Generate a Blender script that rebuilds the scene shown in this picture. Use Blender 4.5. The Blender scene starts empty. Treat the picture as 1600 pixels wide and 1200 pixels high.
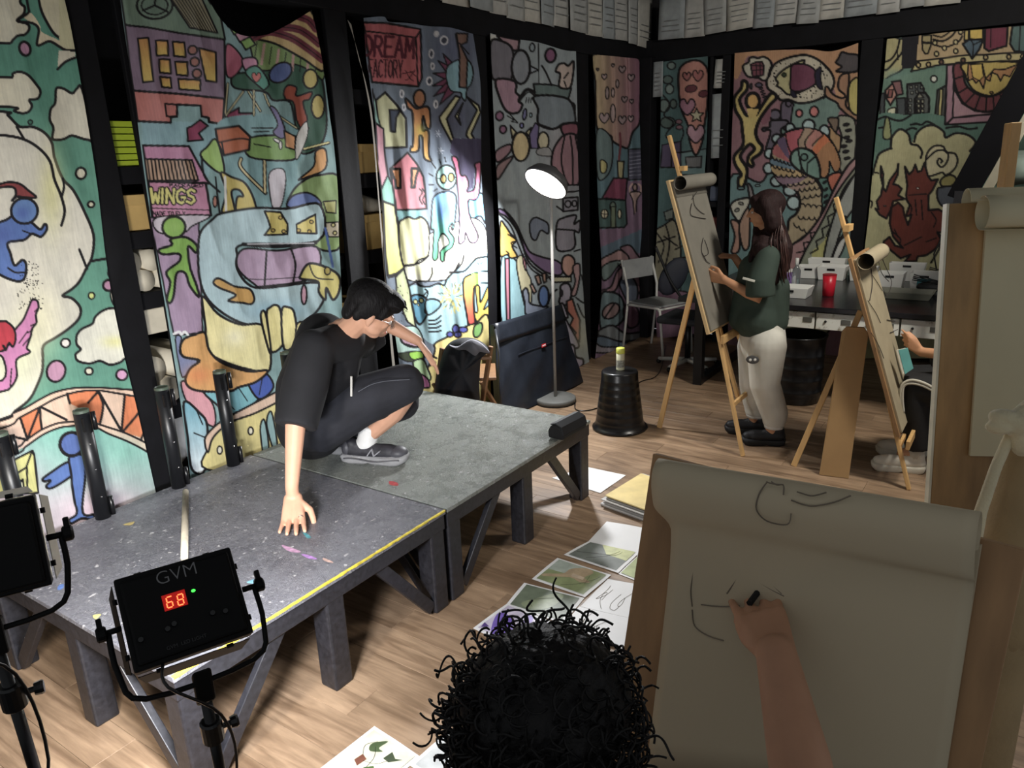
import bpy, math, random
import numpy as np
from mathutils import Vector, Matrix

# ------------------------------------------------------------------ camera
random.seed(7); np.random.seed(7)
FPX = 1182.4
PITCH, ROLL, YAW = [math.radians(a) for a in (16.675, -2.286, -55.257)]
CAMH = 1.8
def _frame():
    cy, sy = math.cos(YAW), math.sin(YAW)
    f = np.array([-sy*math.cos(PITCH), cy*math.cos(PITCH), -math.sin(PITCH)])
    r0 = np.array([cy, sy, 0.0]); u0 = np.cross(r0, f)
    return r0*math.cos(ROLL)+u0*math.sin(ROLL), -r0*math.sin(ROLL)+u0*math.cos(ROLL), f
CR, CU, CD = _frame()
CC = np.array([0, 0, CAMH])
scene = bpy.context.scene
cam = bpy.data.cameras.new('camera'); camo = bpy.data.objects.new('camera', cam)
scene.collection.objects.link(camo)
m = Matrix(((CR[0], CU[0], -CD[0], 0), (CR[1], CU[1], -CD[1], 0), (CR[2], CU[2], -CD[2], CAMH), (0, 0, 0, 1)))
camo.matrix_world = m
cam.sensor_width = 36; cam.lens = 36*FPX/1600; cam.clip_start = 0.02
scene.camera = camo

# ------------------------------------------------------------------ world, exposure
w = bpy.data.worlds.new('room_glow'); scene.world = w; w.use_nodes = True
w.node_tree.nodes['Background'].inputs[0].default_value = (0.92, 0.96, 1.0, 1)
w.node_tree.nodes['Background'].inputs[1].default_value = 0.27
scene.view_settings.view_transform = 'Standard'
scene.view_settings.look = 'None'
scene.view_settings.exposure = 0.0
scene.view_settings.gamma = 1
scene.view_settings.use_curve_mapping = False

def area(name, loc, direction, size, power, col, size_y=None, spread=180, shape='RECTANGLE'):
    l = bpy.data.lights.new(name, 'AREA'); l.shape = shape; l.size = size
    if size_y: l.size_y = size_y
    l.energy = power; l.color = col; l.spread = math.radians(spread)
    o = bpy.data.objects.new(name, l); scene.collection.objects.link(o)
    o.location = loc
    o.rotation_euler = Vector(direction).to_track_quat('-Z', 'Y').to_euler()
    return o
LED_N = np.array([0.304, 0.715, -0.629])
LED_C = CC+((288-800)/FPX*CR-(951-600)/FPX*CU+CD)*1.55
LED2_C = CC+((-36-800)/FPX*CR-(866-600)/FPX*CU+CD)*1.38; LED2_N = np.array([0.42, 0.86, -0.28])
LAMP_N = np.array([-0.66, 0.14, -0.74]); LAMP_C = np.array([4.40, 2.72, 1.62])
area('led_light', LED_C+LED_N*0.03, LED_N, 0.20, 31, (0.93, 0.95, 1.0), 0.15, 160)
area('led_light_left', LED2_C+LED2_N/np.linalg.norm(LED2_N)*0.03, LED2_N, 0.22, 24, (1.0, 0.95, 0.88), 0.17, 160)
area('lamp_light', LAMP_C+LAMP_N*0.012, LAMP_N, 0.20, 46, (0.97, 0.98, 1.0), shape='DISK', spread=165)

area('fill_light', (4.1, -0.25, 3.08), (0.75, 0.12, -1), 0.55, 125, (1.0, 0.95, 0.86), 0.55)  # fill light added to brighten the right side of the room

# ------------------------------------------------------------------ picture helpers: a picture point to a point on a real plane
def ray(x, y): return (x-800)/FPX*CR-(y-600)/FPX*CU+CD
def gz(x, y, z=0.0):
    d = ray(x, y); return CC+d*(z-CAMH)/d[2]
def gx(x, y, X): d = ray(x, y); return CC+d*X/d[0]
def gy(x, y, Y): d = ray(x, y); return CC+d*Y/d[1]
def gpl(x, y, P0, N):
    d = ray(x, y); return CC+d*(((P0-CC)@N)/(d@N))
def bp(x, y, base, off=0.0):
    n = np.array([base[0], base[1], 0.0]); n /= np.linalg.norm(n)
    d = ray(x, y); return CC+d*((n@np.asarray(base)+off)/(n@d))
def V(*a): return np.array(a, float)
def nrm(v): v = np.asarray(v, float); return v/np.linalg.norm(v)

# ------------------------------------------------------------------ mesh builder
class MB:
    def __init__(s): s.v = []; s.f = []
    def add(s, vs, fs):
        o = len(s.v); s.v += [tuple(map(float, q)) for q in vs]; s.f += [tuple(i+o for i in f) for f in fs]; return s
    def box(s, c, size, ax=None):
        c = np.asarray(c, float); h = np.asarray(size, float)/2
        A = np.eye(3) if ax is None else np.array([nrm(a) for a in ax])
        vs = [c+A[0]*h[0]*i+A[1]*h[1]*j+A[2]*h[2]*k for k in (-1, 1) for j in (-1, 1) for i in (-1, 1)]
        return s.add(vs, [(0, 2, 3, 1), (4, 5, 7, 6), (0, 1, 5, 4), (2, 6, 7, 3), (0, 4, 6, 2), (1, 3, 7, 5)])
    def box2(s, lo, hi):
        lo = np.asarray(lo, float); hi = np.asarray(hi, float); return s.box((lo+hi)/2, hi-lo)
    def beam(s, p0, p1, w, d, side=(0, 0, 1)):
        p0 = np.asarray(p0, float); p1 = np.asarray(p1, float); a = p1-p0; L = np.linalg.norm(a); a = a/L
        b = np.cross(side, a)
        if np.linalg.norm(b) < 1e-4: b = np.cross((1, 0, 0), a)
        b = nrm(b); c = np.cross(a, b)
        return s.box((p0+p1)/2, (L, w, d), (a, b, c))
    def tube(s, pts, r, n=10, cap=True):
        pts = [np.asarray(p, float) for p in pts]; k = len(pts)
        rr = [r]*k if np.isscalar(r) else list(r)
        prev = None; vs = []
        for i, p in enumerate(pts):
            t = pts[min(i+1, k-1)]-pts[max(i-1, 0)]
            t = nrm(t)
            if prev is None:
                u = np.cross(t, (0, 0, 1))
                if np.linalg.norm(u) < 1e-3: u = np.cross(t, (1, 0, 0))
            else: u = prev-t*(prev@t)
            u = nrm(u); prev = u; b = np.cross(t, u)
            for j in range(n):
                an = 2*math.pi*j/n; vs.append(p+rr[i]*(u*math.cos(an)+b*math.sin(an)))
        fs = [(i*n+j, i*n+(j+1) % n, (i+1)*n+(j+1) % n, (i+1)*n+j) for i in range(k-1) for j in range(n)]
        if cap: fs += [tuple(range(n-1, -1, -1)), tuple(range((k-1)*n, k*n))]
        return s.add(vs, fs)
    def lathe(s, prof, c=(0, 0, 0), axis=(0, 0, 1), n=32, cap=True):
        axis = nrm(axis); u = np.cross(axis, (0, 1, 0.01)); u = nrm(u); b = np.cross(axis, u); c = np.asarray(c, float)
        vs = []
        for (r, z) in prof:
            for j in range(n):
                an = 2*math.pi*j/n; vs.append(c+axis*z+r*(u*math.cos(an)+b*math.sin(an)))
        k = len(prof)
        fs = [(i*n+j, i*n+(j+1) % n, (i+1)*n+(j+1) % n, (i+1)*n+j) for i in range(k-1) for j in range(n)]
        if cap: fs += [tuple(range(n-1, -1, -1)), tuple(range((k-1)*n, k*n))]
        return s.add(vs, fs)
    def prism(s, poly, thick):                       # poly: 3-D points, thick: vector
        poly = [np.asarray(p, float) for p in poly]; t = np.asarray(thick, float); n = len(poly)
        return s.add(poly+[p+t for p in poly], [tuple(range(n-1, -1, -1)), tuple(range(n, 2*n))]+[(i, (i+1) % n, n+(i+1) % n, n+i) for i in range(n)])
    def grid(s, P):                                   # P[i][j] -> point
        P = np.asarray(P, float); a, b = P.shape[:2]
        return s.add(P.reshape(-1, 3), [(i*b+j, i*b+j+1, (i+1)*b+j+1, (i+1)*b+j) for i in range(a-1) for j in range(b-1)])
    def ell(s, c, r, ax=None, n=14, m=9):
        c = np.asarray(c, float); A = np.eye(3) if ax is None else np.array([nrm(a) for a in ax]); r = (r, r, r) if np.isscalar(r) else r
        vs = [c-A[2]*r[2]]
        for i in range(1, m):
            ph = -math.pi/2+math.pi*i/m
            for j in range(n):
                th = 2*math.pi*j/n
                vs.append(c+A[0]*r[0]*math.cos(ph)*math.cos(th)+A[1]*r[1]*math.cos(ph)*math.sin(th)+A[2]*r[2]*math.sin(ph))
        vs.append(c+A[2]*r[2]); L = len(vs)-1
        fs = [(0, 1+(j+1) % n, 1+j) for j in range(n)]
        fs += [(1+i*n+j, 1+i*n+(j+1) % n, 1+(i+1)*n+(j+1) % n, 1+(i+1)*n+j) for i in range(m-2) for j in range(n)]
        fs += [(1+(m-2)*n+j, 1+(m-2)*n+(j+1) % n, L) for j in range(n)]
        return s.add(vs, fs)
    def limb(s, pts, rad, flat0=False, flat1=False, n=14):  # tapered, round-ended
        pts = [np.asarray(p, float) for p in pts]
        P = []; R = []
        d0 = nrm(pts[0]-pts[1]); d1 = nrm(pts[-1]-pts[-2])
        if not flat0:
            for t in (1.0, .85, .6, .3): P.append(pts[0]+d0*rad[0]*t); R.append(max(rad[0]*math.sqrt(max(0, 1-t*t)), rad[0]*.02))
        for i in range(len(pts)-1):
            for t in (0, .25, .5, .75):
                if i == 0 or t > 0 or True:
                    P.append(pts[i]*(1-t)+pts[i+1]*t); R.append(rad[i]*(1-t)+rad[i+1]*t)
        P.append(pts[-1]); R.append(rad[-1])
        if not flat1:
            for t in (.3, .6, .85, 1.0): P.append(pts[-1]+d1*rad[-1]*t); R.append(max(rad[-1]*math.sqrt(max(0, 1-t*t)), rad[-1]*.02))
        return s.tube(P, R, n)
    def bar(s, p0, p1, r, n=8): return s.tube([p0, p1], r, n)

COL = scene.collection
def obj(name, mb, mat, parent=None, smooth=False, bevel=0.0, sub=0, solid=0.0):
    me = bpy.data.meshes.new(name)
    a = np.array(mb.v); c = (a.min(0)+a.max(0))/2
    me.from_pydata((a-c).tolist(), [], mb.f); me.materials.append(mat)
    if smooth: me.shade_smooth()
    o = bpy.data.objects.new(name, me); COL.objects.link(o)
    off = wloc(parent) if parent else Vector((0, 0, 0))
    o.parent = parent; o.location = Vector(c.tolist())-off
    if solid:
        q = o.modifiers.new('thick', 'SOLIDIFY'); q.thickness = solid; q.offset = 0
    if bevel:
        q = o.modifiers.new('bevel', 'BEVEL'); q.width = bevel; q.segments = 2; q.limit_method = 'ANGLE'
    if sub:
        q = o.modifiers.new('sub', 'SUBSURF'); q.levels = sub; q.render_levels = sub
    return o
def wloc(o):
    v = Vector(o.location)
    while o.parent: o = o.parent; v = v+Vector(o.location)
    return v
def thing(name, label, cat, loc=(0, 0, 0), group=None):
    o = bpy.data.objects.new(name, None); COL.objects.link(o); o.location = Vector([float(q) for q in loc]); o.empty_display_size = .1
    return tag(o, label, cat, group)
def tag(o, label, cat, group=None, kind=None):
    o['label'] = label; o['category'] = cat
    if group: o['group'] = group
    if kind: o['kind'] = kind
    return o
def struct(name, mb, mat, parent=None, **k):
    o = obj(name, mb, mat, parent, **k)
    if parent is None: o['kind'] = 'structure'
    return o
def dup(root, delta, label, group=None, rename=None):
    r = root.copy(); COL.objects.link(r); r.location = Vector(root.location)+Vector([float(q) for q in delta]); r['label'] = label
    if group: r['group'] = group
    def kids(a, b):
        for ch in list(a.children):
            if ch in made: continue
            c = ch.copy(); COL.objects.link(c); c.parent = b; made.add(c); kids(ch, c)
    made = {r}; kids(root, r)
    return r
def blob(name, mb, mat, parent=None, voxel=0.008, smooth=6):
    o = obj(name, mb, mat, parent, smooth=True)
    q = o.modifiers.new('remesh', 'REMESH'); q.mode = 'VOXEL'; q.voxel_size = voxel; q.use_smooth_shade = True
    if smooth:
        q = o.modifiers.new('soft', 'SMOOTH'); q.factor = .5; q.iterations = smooth
    return o
def hair_shell(name, mb, mat, parent, voxel=.007, smooth=2, scale=.05, strength=.012, direction=None):
    o = blob(name, mb, mat, parent, voxel, smooth)
    t = bpy.data.textures.new(name, 'CLOUDS'); t.noise_scale = scale
    q = o.modifiers.new('strands', 'DISPLACE'); q.texture = t; q.strength = strength; q.mid_level = .5
    return o

# ------------------------------------------------------------------ materials
def s2l(c): c = np.asarray(c, float)/255; return np.where(c <= .04045, c/12.92, ((c+.055)/1.055)**2.4)
MC = {}
def mat(name, col, rough=.6, metal=0.0, var=.15, vscale=8, bump=0.0, bscale=60, stretch=None, emit=None, strength=1, spec=.5, trans=0.0, coat=0.0, sheen=0.0):
    if name in MC: return MC[name]
    m = bpy.data.materials.new(name); m.use_nodes = True; nt = m.node_tree; b = nt.nodes['Principled BSDF']
    l = s2l(col)
    b.inputs['Roughness'].default_value = rough; b.inputs['Metallic'].default_value = metal
    b.inputs['Specular IOR Level'].default_value = spec
    if trans: b.inputs['Transmission Weight'].default_value = trans
    if coat: b.inputs['Coat Weight'].default_value = coat
    if sheen: b.inputs['Sheen Weight'].default_value = sheen
    tc = nt.nodes.new('ShaderNodeTexCoord'); src = tc.outputs['Object']
    if stretch:
        mp = nt.nodes.new('ShaderNodeMapping'); mp.inputs['Scale'].default_value = stretch; nt.links.new(src, mp.inputs[0]); src = mp.outputs[0]
    n = nt.nodes.new('ShaderNodeTexNoise'); n.inputs['Scale'].default_value = vscale; n.inputs['Detail'].default_value = 5; nt.links.new(src, n.inputs['Vector'])
    r = nt.nodes.new('ShaderNodeValToRGB'); nt.links.new(n.outputs[0], r.inputs[0])
    r.color_ramp.elements[0].position = .3; r.color_ramp.elements[1].position = .7
    r.color_ramp.elements[0].color = (*(l*(1-var)), 1); r.color_ramp.elements[1].color = (*np.minimum(l*(1+var), 1), 1)
    nt.links.new(r.outputs[0], b.inputs['Base Color'])
    if bump:
        n2 = nt.nodes.new('ShaderNodeTexNoise'); n2.inputs['Scale'].default_value = bscale; n2.inputs['Detail'].default_value = 3; nt.links.new(src, n2.inputs['Vector'])
        bm = nt.nodes.new('ShaderNodeBump'); bm.inputs['Strength'].default_value = bump; bm.inputs['Distance'].default_value = .004
        nt.links.new(n2.outputs[0], bm.inputs['Height']); nt.links.new(bm.outputs[0], b.inputs['Normal'])
    if emit is not None:
        b.inputs['Emission Color'].default_value = (*s2l(emit), 1); b.inputs['Emission Strength'].default_value = strength
    MC[name] = m
    return m
def node(nt, t, **k):
    n = nt.nodes.new(t)
    for a, b in k.items(): setattr(n, a, b)
    return n
BLACKW = mat('black_painted_wood', (13, 13, 17), .75, spec=.25, bump=.25, bscale=40, var=.3)
BLACKP = mat('black_plastic', (14, 14, 16), .32, var=.1)
BLACKS = mat('black_satin', (18, 19, 22), .4, var=.1)
BLACKM = mat('black_metal', (20, 20, 22), .38, metal=.3, var=.1)
PINE = mat('pine_wood', (208, 168, 112), .5, stretch=(1, 1, .12), vscale=30, var=.14)
PINEX = mat('light_pine', (216, 186, 138), .5, stretch=(.2, .2, .1), vscale=40, var=.1)
PAPER = mat('paper_white', (226, 224, 220), .8, var=.03)
GREYP = mat('sketch_paper', (190, 183, 168), .85, var=.05, vscale=3)
BOARD = mat('drawing_board_wood', (158, 122, 84), .55, stretch=(1, 1, .08), vscale=22, var=.2)
MDF = mat('tan_fibreboard', (176, 142, 98), .7, var=.06)
WHITEP = mat('white_plastic', (222, 222, 218), .4, var=.04)
CHROME = mat('chrome', (200, 200, 200), .2, metal=1, var=.02)
INKM = mat('charcoal_line', (58, 52, 50), .9, var=.3)
INKL = mat('faint_charcoal_line', (118, 108, 94), .9, var=.3)
SKIN = mat('skin', (218, 168, 140), .5, var=.05, vscale=20, spec=.35)
SKIN2 = mat('skin_tan', (196, 146, 112), .55, var=.06, vscale=20, spec=.3)
LIP = mat('lips', (186, 110, 100), .5, var=.05)
HAIRB = mat('black_hair', (16, 14, 16), .62, var=.4, vscale=120, bump=1, bscale=140, stretch=(1, 1, .25), spec=.25)
HAIRD = mat('dark_brown_hair', (40, 27, 27), .7, spec=.15, var=.3, vscale=90, bump=.8, bscale=110, stretch=(1, 1, .05))
# ------------------------------------------------------------------ floor
WY, WX = 3.2, 7.0                                    # inner faces of the mural walls
def wood_floor():
    m = bpy.data.materials.new('laminate_oak'); m.use_nodes = True; nt = m.node_tree; b = nt.nodes['Principled BSDF']
    tc = node(nt, 'ShaderNodeTexCoord'); oi = node(nt, 'ShaderNodeObjectInfo')
    g = node(nt, 'ShaderNodeNewGeometry')
    mp = node(nt, 'ShaderNodeMapping'); mp.inputs['Scale'].default_value = (9, .9, 1)
    nt.links.new(g.outputs['Position'], mp.inputs[0])
    ad = node(nt, 'ShaderNodeVectorMath', operation='ADD'); nt.links.new(mp.outputs[0], ad.inputs[0])
    sc = node(nt, 'ShaderNodeVectorMath', operation='SCALE'); sc.inputs['Scale'].default_value = 37
    nt.links.new(oi.outputs['Random'], sc.inputs[0]); nt.links.new(sc.outputs[0], ad.inputs[1])
    n1 = node(nt, 'ShaderNodeTexNoise'); n1.inputs['Scale'].default_value = 2.2; n1.inputs['Detail'].default_value = 7; n1.inputs['Distortion'].default_value = 1.1
    nt.links.new(ad.outputs[0], n1.inputs['Vector'])
    n2 = node(nt, 'ShaderNodeTexNoise'); n2.inputs['Scale'].default_value = 14; n2.inputs['Detail'].default_value = 4; nt.links.new(ad.outputs[0], n2.inputs['Vector'])
    r = node(nt, 'ShaderNodeValToRGB'); nt.links.new(n1.outputs[0], r.inputs[0])
    r.color_ramp.elements[0].position = .32; r.color_ramp.elements[0].color = (*s2l((126, 102, 80)), 1)
    r.color_ramp.elements[1].position = .68; r.color_ramp.elements[1].color = (*s2l((178, 150, 122)), 1)
    mx = node(nt, 'ShaderNodeMix', data_type='RGBA', blend_type='MULTIPLY'); mx.inputs['Factor'].default_value = .35
    nt.links.new(r.outputs[0], mx.inputs['A']); nt.links.new(n2.outputs[0], mx.inputs['B'])
    hs = node(nt, 'ShaderNodeHueSaturation'); nt.links.new(mx.outputs['Result'], hs.inputs['Color'])
    mr = node(nt, 'ShaderNodeMapRange'); mr.inputs['To Min'].default_value = 1.0; mr.inputs['To Max'].default_value = 1.14
    nt.links.new(oi.outputs['Random'], mr.inputs[0]); nt.links.new(mr.outputs[0], hs.inputs['Value'])
    # scuffs
    n3 = node(nt, 'ShaderNodeTexNoise'); n3.inputs['Scale'].default_value = 3; n3.inputs['Detail'].default_value = 8; nt.links.new(g.outputs['Position'], n3.inputs['Vector'])
    r3 = node(nt, 'ShaderNodeValToRGB'); nt.links.new(n3.outputs[0], r3.inputs[0]); r3.color_ramp.elements[0].position = .3; r3.color_ramp.elements[0].color = (.72, .70, .68, 1); r3.color_ramp.elements[1].position = .55
    m2 = node(nt, 'ShaderNodeMix', data_type='RGBA', blend_type='MULTIPLY'); m2.inputs['Factor'].default_value = 1
    nt.links.new(hs.outputs[0], m2.inputs['A']); nt.links.new(r3.outputs[0], m2.inputs['B'])
    nt.links.new(m2.outputs['Result'], b.inputs['Base Color'])
    b.inputs['Roughness'].default_value = .42
    bm = node(nt, 'ShaderNodeBump'); bm.inputs['Strength'].default_value = .12; bm.inputs['Distance'].default_value = .003
    nt.links.new(n2.outputs[0], bm.inputs['Height']); nt.links.new(bm.outputs[0], b.inputs['Normal'])
    return m
FLOORM = wood_floor()
DARKU = mat('dark_underlay', (40, 32, 26), .9)
floor = struct('floor', MB().box2((-1.2, -2.0, -.06), (WX+.35, 3.95, -.008)), DARKU)
PW, PL = 0.15, 1.2
def plank_mesh():
    g = .0005; a, b2 = PW/2-g, PL/2-g; c = .0009
    mb = MB(); vs = [(-a, -b2, -.008), (a, -b2, -.008), (a, b2, -.008), (-a, b2, -.008), (-a, -b2, -c), (a, -b2, -c), (a, b2, -c), (-a, b2, -c),
                     (-a+c, -b2+c, 0), (a-c, -b2+c, 0), (a-c, b2-c, 0), (-a+c, b2-c, 0)]
    mb.add(vs, [(0, 1, 5, 4), (1, 2, 6, 5), (2, 3, 7, 6), (3, 0, 4, 7), (4, 5, 9, 8), (5, 6, 10, 9), (6, 7, 11, 10), (7, 4, 8, 11), (8, 9, 10, 11)])
    me = bpy.data.meshes.new('plank'); me.from_pydata(mb.v, [], mb.f); me.materials.append(FLOORM); return me
pm = plank_mesh(); fz = wloc(floor)
i = 0
x = 0.15
while x < WX+.1:
    off = (i*.47) % 1.2
    y = -1.9+off
    while y < 3.9:
        if not (x < 1.0 and y < -.2):
            o = bpy.data.objects.new('plank', pm); COL.objects.link(o); o.parent = floor
            o.location = Vector((x, y, 0))-fz
        y += PL
    x += PW; i += 1

# ------------------------------------------------------------------ walls, posts, beams, ceiling
WALLM = mat('dark_back_wall', (34, 32, 34), .9, var=.2)
struct('wall_left', MB().box2((-.6, 3.85, 0), (WX+.35, 3.95, 3.3)), WALLM)
struct('wall_back', MB().box2((7.35, -1.5, 0), (7.45, 3.85, 3.3)), WALLM)
struct('ceiling', MB().box2((.9, -1.6, 3.2), (WX+.45, 3.95, 3.3)), WALLM)
def frame_post(x0, x1, y0, y1, z0=0, z1=2.62):
    return struct('trim_post', MB().box2((x0, y0, z0), (x1, y1, z1)), BLACKW, bevel=.004)
# left wall framing (face at y = WY)
for a, b in ((1.665, 1.81), (3.06, 3.215), (4.36, 4.50), (5.70, 5.93), (-.35, -.15)):
    frame_post(a, b, WY+.02, WY+.05)
frame_post(1.912, 1.935, WY+.015, WY+.04)
frame_post(6.90, 7.06, 3.10, 3.26)                       # corner
struct('trim_beam', MB().box2((-.6, WY+.01, 2.58), (7.1, WY+.16, 2.74)), BLACKW, bevel=.004)
# back wall framing
for a, b in ((2.40, 2.475), (1.185, 1.345), (2.56, 2.59), (.1, -.1)):
    frame_post(WX+.02, WX+.14, min(a, b), max(a, b))
struct('trim_beam', MB().box2((WX+.01, -1.5, 2.585), (WX+.16, 3.25, 2.78)), BLACKW, bevel=.004)
struct('trim_beam', MB().box2((WX-.03, -1.2, 2.80), (WX+.02, 1.25, 2.92)), BLACKW, bevel=.004)
# shelves behind the left wall framing
def wall_shelf(lab, lo, hi):
    o = obj('wall_shelf', MB().box2(lo, hi), BLACKW, bevel=.003); tag(o, lab, 'shelf'); return o
for z, nm in ((.67, 'lowest'), (1.205, 'third'), (1.475, 'second'), (1.75, 'topmost')):
    wall_shelf('%s black shelf board behind the murals, left of the striped canopy mural' % nm, (1.5, 3.265, z), (2.9, 3.80, z+.075))
for z, nm in ((.72, 'lowest'), (1.22, 'third'), (1.66, 'middle'), (2.12, 'topmost')):
    wall_shelf('%s black shelf board behind the pair of murals beside the crouching person' % nm, (2.9, 3.265, z), (4.3, 3.80, z+.08))
for z, nm in ((1.0, 'lower'), (1.28, 'middle'), (2.08, 'upper')):
    wall_shelf('%s black shelf in the narrow gap left of the fish mural' % nm, (WX+.05, 2.3, z), (WX+.33, 2.75, z+.05))
# ------------------------------------------------------------------ painted cloth: dense sheets carrying colours per vertex
K = (26, 23, 26)
def smooth_pts(p, closed, sub=5):
    p = np.asarray(p, float); n = len(p); out = []
    rng = range(n) if closed else range(n-1)
    for i in rng:
        if closed: a, b, c, d = p[(i-1) % n], p[i], p[(i+1) % n], p[(i+2) % n]
        else: a, b, c, d = p[max(i-1, 0)], p[i], p[i+1], p[min(i+2, n-1)]
        for t in np.arange(sub)/sub:
            out.append(.5*((2*b)+(c-a)*t+(2*a-5*b+4*c-d)*t*t+(-a+3*b-3*c+d)*t**3))
    if not closed: out.append(p[-1])
    return np.array(out)
FONT = {'D': [[0, 0, 0, 10, 4, 9.4, 6, 6, 5.5, 2.5, 3, .3, 0, 0]], 'R': [[0, 10, 0, 0, 4, .3, 5.6, 2.6, 4, 5, 0, 5.3], [2.4, 5.2, 6, 10]],
        'E': [[6, 0, 0, 0, 0, 10, 6, 10], [0, 5, 4.6, 5]], 'A': [[0, 10, 3, 0, 6, 10], [1.2, 6.3, 4.8, 6.3]], 'M': [[0, 10, .6, 0, 3.2, 6.5, 6, 0, 6.6, 10]],
        'F': [[6, 0, 0, 0, 0, 10], [0, 4.8, 4.4, 4.8]], 'C': [[6, 1.6, 3.6, 0, 1, 1.6, 0, 5, 1, 8.6, 3.6, 10, 6, 8.6]], 'T': [[0, 0, 6, 0], [3, 0, 3, 10]],
        'O': [[3, 0, .6, 1.8, 0, 5, .6, 8.4, 3, 10, 5.4, 8.4, 6, 5, 5.4, 1.8, 3, 0]], 'Y': [[0, 0, 3, 5, 6, 0], [3, 5, 3, 10]], 'I': [[1, 0, 1, 10]],
        'W': [[0, 0, 1.6, 10, 3.4, 3.5, 5.2, 10, 7, 0]], 'N': [[0, 10, 0, 0, 5.4, 10, 5.4, 0]], 'G': [[6, 1.6, 3.4, 0, .6, 2, 0, 5.4, 1, 8.8, 3.6, 10, 6, 8.6, 6, 5.8, 3.6, 5.8]],
        'S': [[5.6, 1.4, 3, 0, .6, 1.8, 1.4, 4.4, 4.6, 5.6, 5.6, 8, 3.2, 10, 0, 8.6]], 'L': [[0, 0, 0, 10, 5, 10]], 'P': [[0, 10, 0, 0, 4, .3, 5.4, 2.8, 4, 5.2, 0, 5.4]],
        'K': [[0, 0, 0, 10], [5.4, 0, 0, 5.6, 5.6, 10]], 'B': [[0, 10, 0, 0, 4, .5, 4.6, 2.6, 3.4, 4.8, 0, 5, 3.6, 5.2, 5.4, 7.4, 4, 9.8, 0, 10]]}
class Painter:
    def __init__(s, X, Y, base):
        s.X, s.Y = X, Y; s.c = np.tile(np.asarray(base, float), (len(X), 1)); s.ox = s.oy = 0.0; s.s = 1.0
    def T(s, ox, oy, sc): s.ox, s.oy, s.s = ox, oy, sc
    def pts(s, p):
        if isinstance(p, str): p = [float(q) for q in p.split()]
        a = np.asarray(p, float).reshape(-1, 2); return a/s.s+np.array([s.ox, s.oy])
    def dist(s, q, pad):
        lo = q.min(0)-pad; hi = q.max(0)+pad
        idx = np.where((s.X > lo[0]) & (s.X < hi[0]) & (s.Y > lo[1]) & (s.Y < hi[1]))[0]
        x, y = s.X[idx], s.Y[idx]; d = np.full(len(idx), 1e9)
        for a, b in zip(q[:-1], q[1:]):
            ab = b-a; L = ab@ab+1e-9; t = np.clip(((x-a[0])*ab[0]+(y-a[1])*ab[1])/L, 0, 1)
            d = np.minimum(d, (x-a[0]-t*ab[0])**2+(y-a[1]-t*ab[1])**2)
        return idx, np.sqrt(d)
    def stroke(s, q, w, col):
        w = w*1.3
        idx, d = s.dist(q, w+2)
        al = np.clip((w/2-d)/.8+.5, 0, 1)[:, None]
        s.c[idx] = s.c[idx]*(1-al)+np.asarray(col, float)*al
    def l(s, p, w=2.2, col=K, sm=1):
        q = s.pts(p)
        if sm and len(q) > 2: q = smooth_pts(q, False)
        s.stroke(q, w, col); return s
    def f(s, p, col, w=2.2, sm=1, oc=K):
        q = s.pts(p)
        if sm: q = smooth_pts(q, True)
        s.fill(q, col)
        if w: s.stroke(np.vstack([q, q[:1]]), w, oc)
        return s
    def fill(s, q, col):
        lo, hi = q.min(0), q.max(0)
        idx = np.where((s.X >= lo[0]) & (s.X <= hi[0]) & (s.Y >= lo[1]) & (s.Y <= hi[1]))[0]
        if not len(idx): return
        x, y = s.X[idx], s.Y[idx]; ins = np.zeros(len(idx), bool)
        for a, b in zip(q, np.roll(q, -1, 0)):
            if a[1] == b[1]: continue
            c = (a[1] > y) != (b[1] > y)
            ins ^= c & (x < (b[0]-a[0])*(y-a[1])/(b[1]-a[1])+a[0])
        idx = idx[ins]
        if isinstance(col[0], (tuple, list)):
            ax = (s.X[idx]-lo[0])/(hi[0]-lo[0]+1e-6) if (len(col) > 2 and col[2] == 'h') else (s.Y[idx]-lo[1])/(hi[1]-lo[1]+1e-6)
            ax = np.clip(ax, 0, 1)[:, None]; s.c[idx] = np.asarray(col[0], float)*(1-ax)+np.asarray(col[1], float)*ax
        else: s.c[idx] = col
    def e(s, cx, cy, rx, ry, col, w=2.2, ang=0, oc=K):
        t = np.arange(24)*2*math.pi/24; a = math.radians(ang)
        q = np.stack([cx+rx*np.cos(t)*math.cos(a)-ry*np.sin(t)*math.sin(a), cy+rx*np.cos(t)*math.sin(a)+ry*np.sin(t)*math.cos(a)], 1)
        q = q/s.s+np.array([s.ox, s.oy]); s.fill(q, col)
        if w: s.stroke(np.vstack([q, q[:1]]), w, oc)
        return s
    def text(s, t, x, y, cw, ch, w, col, ang=0, gap=1.3, over=None, ow=1):
        a = math.radians(ang); cx = 0.0
        for chh in t:
            if chh == ' ': cx += cw*.7; continue
            for st in FONT[chh]:
                q = np.asarray(st, float).reshape(-1, 2); q = np.stack([cx+q[:, 0]/6*cw, q[:, 1]/10*ch], 1)
                q = np.stack([x+q[:, 0]*math.cos(a)-q[:, 1]*math.sin(a), y+q[:, 0]*math.sin(a)+q[:, 1]*math.cos(a)], 1)
                q = q/s.s+np.array([s.ox, s.oy])
                if over is not None: s.stroke(q, w+ow, over)
                s.stroke(q, w, col)
            cx += (cw*.55 if chh == 'I' else cw)*gap
        return s
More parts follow.
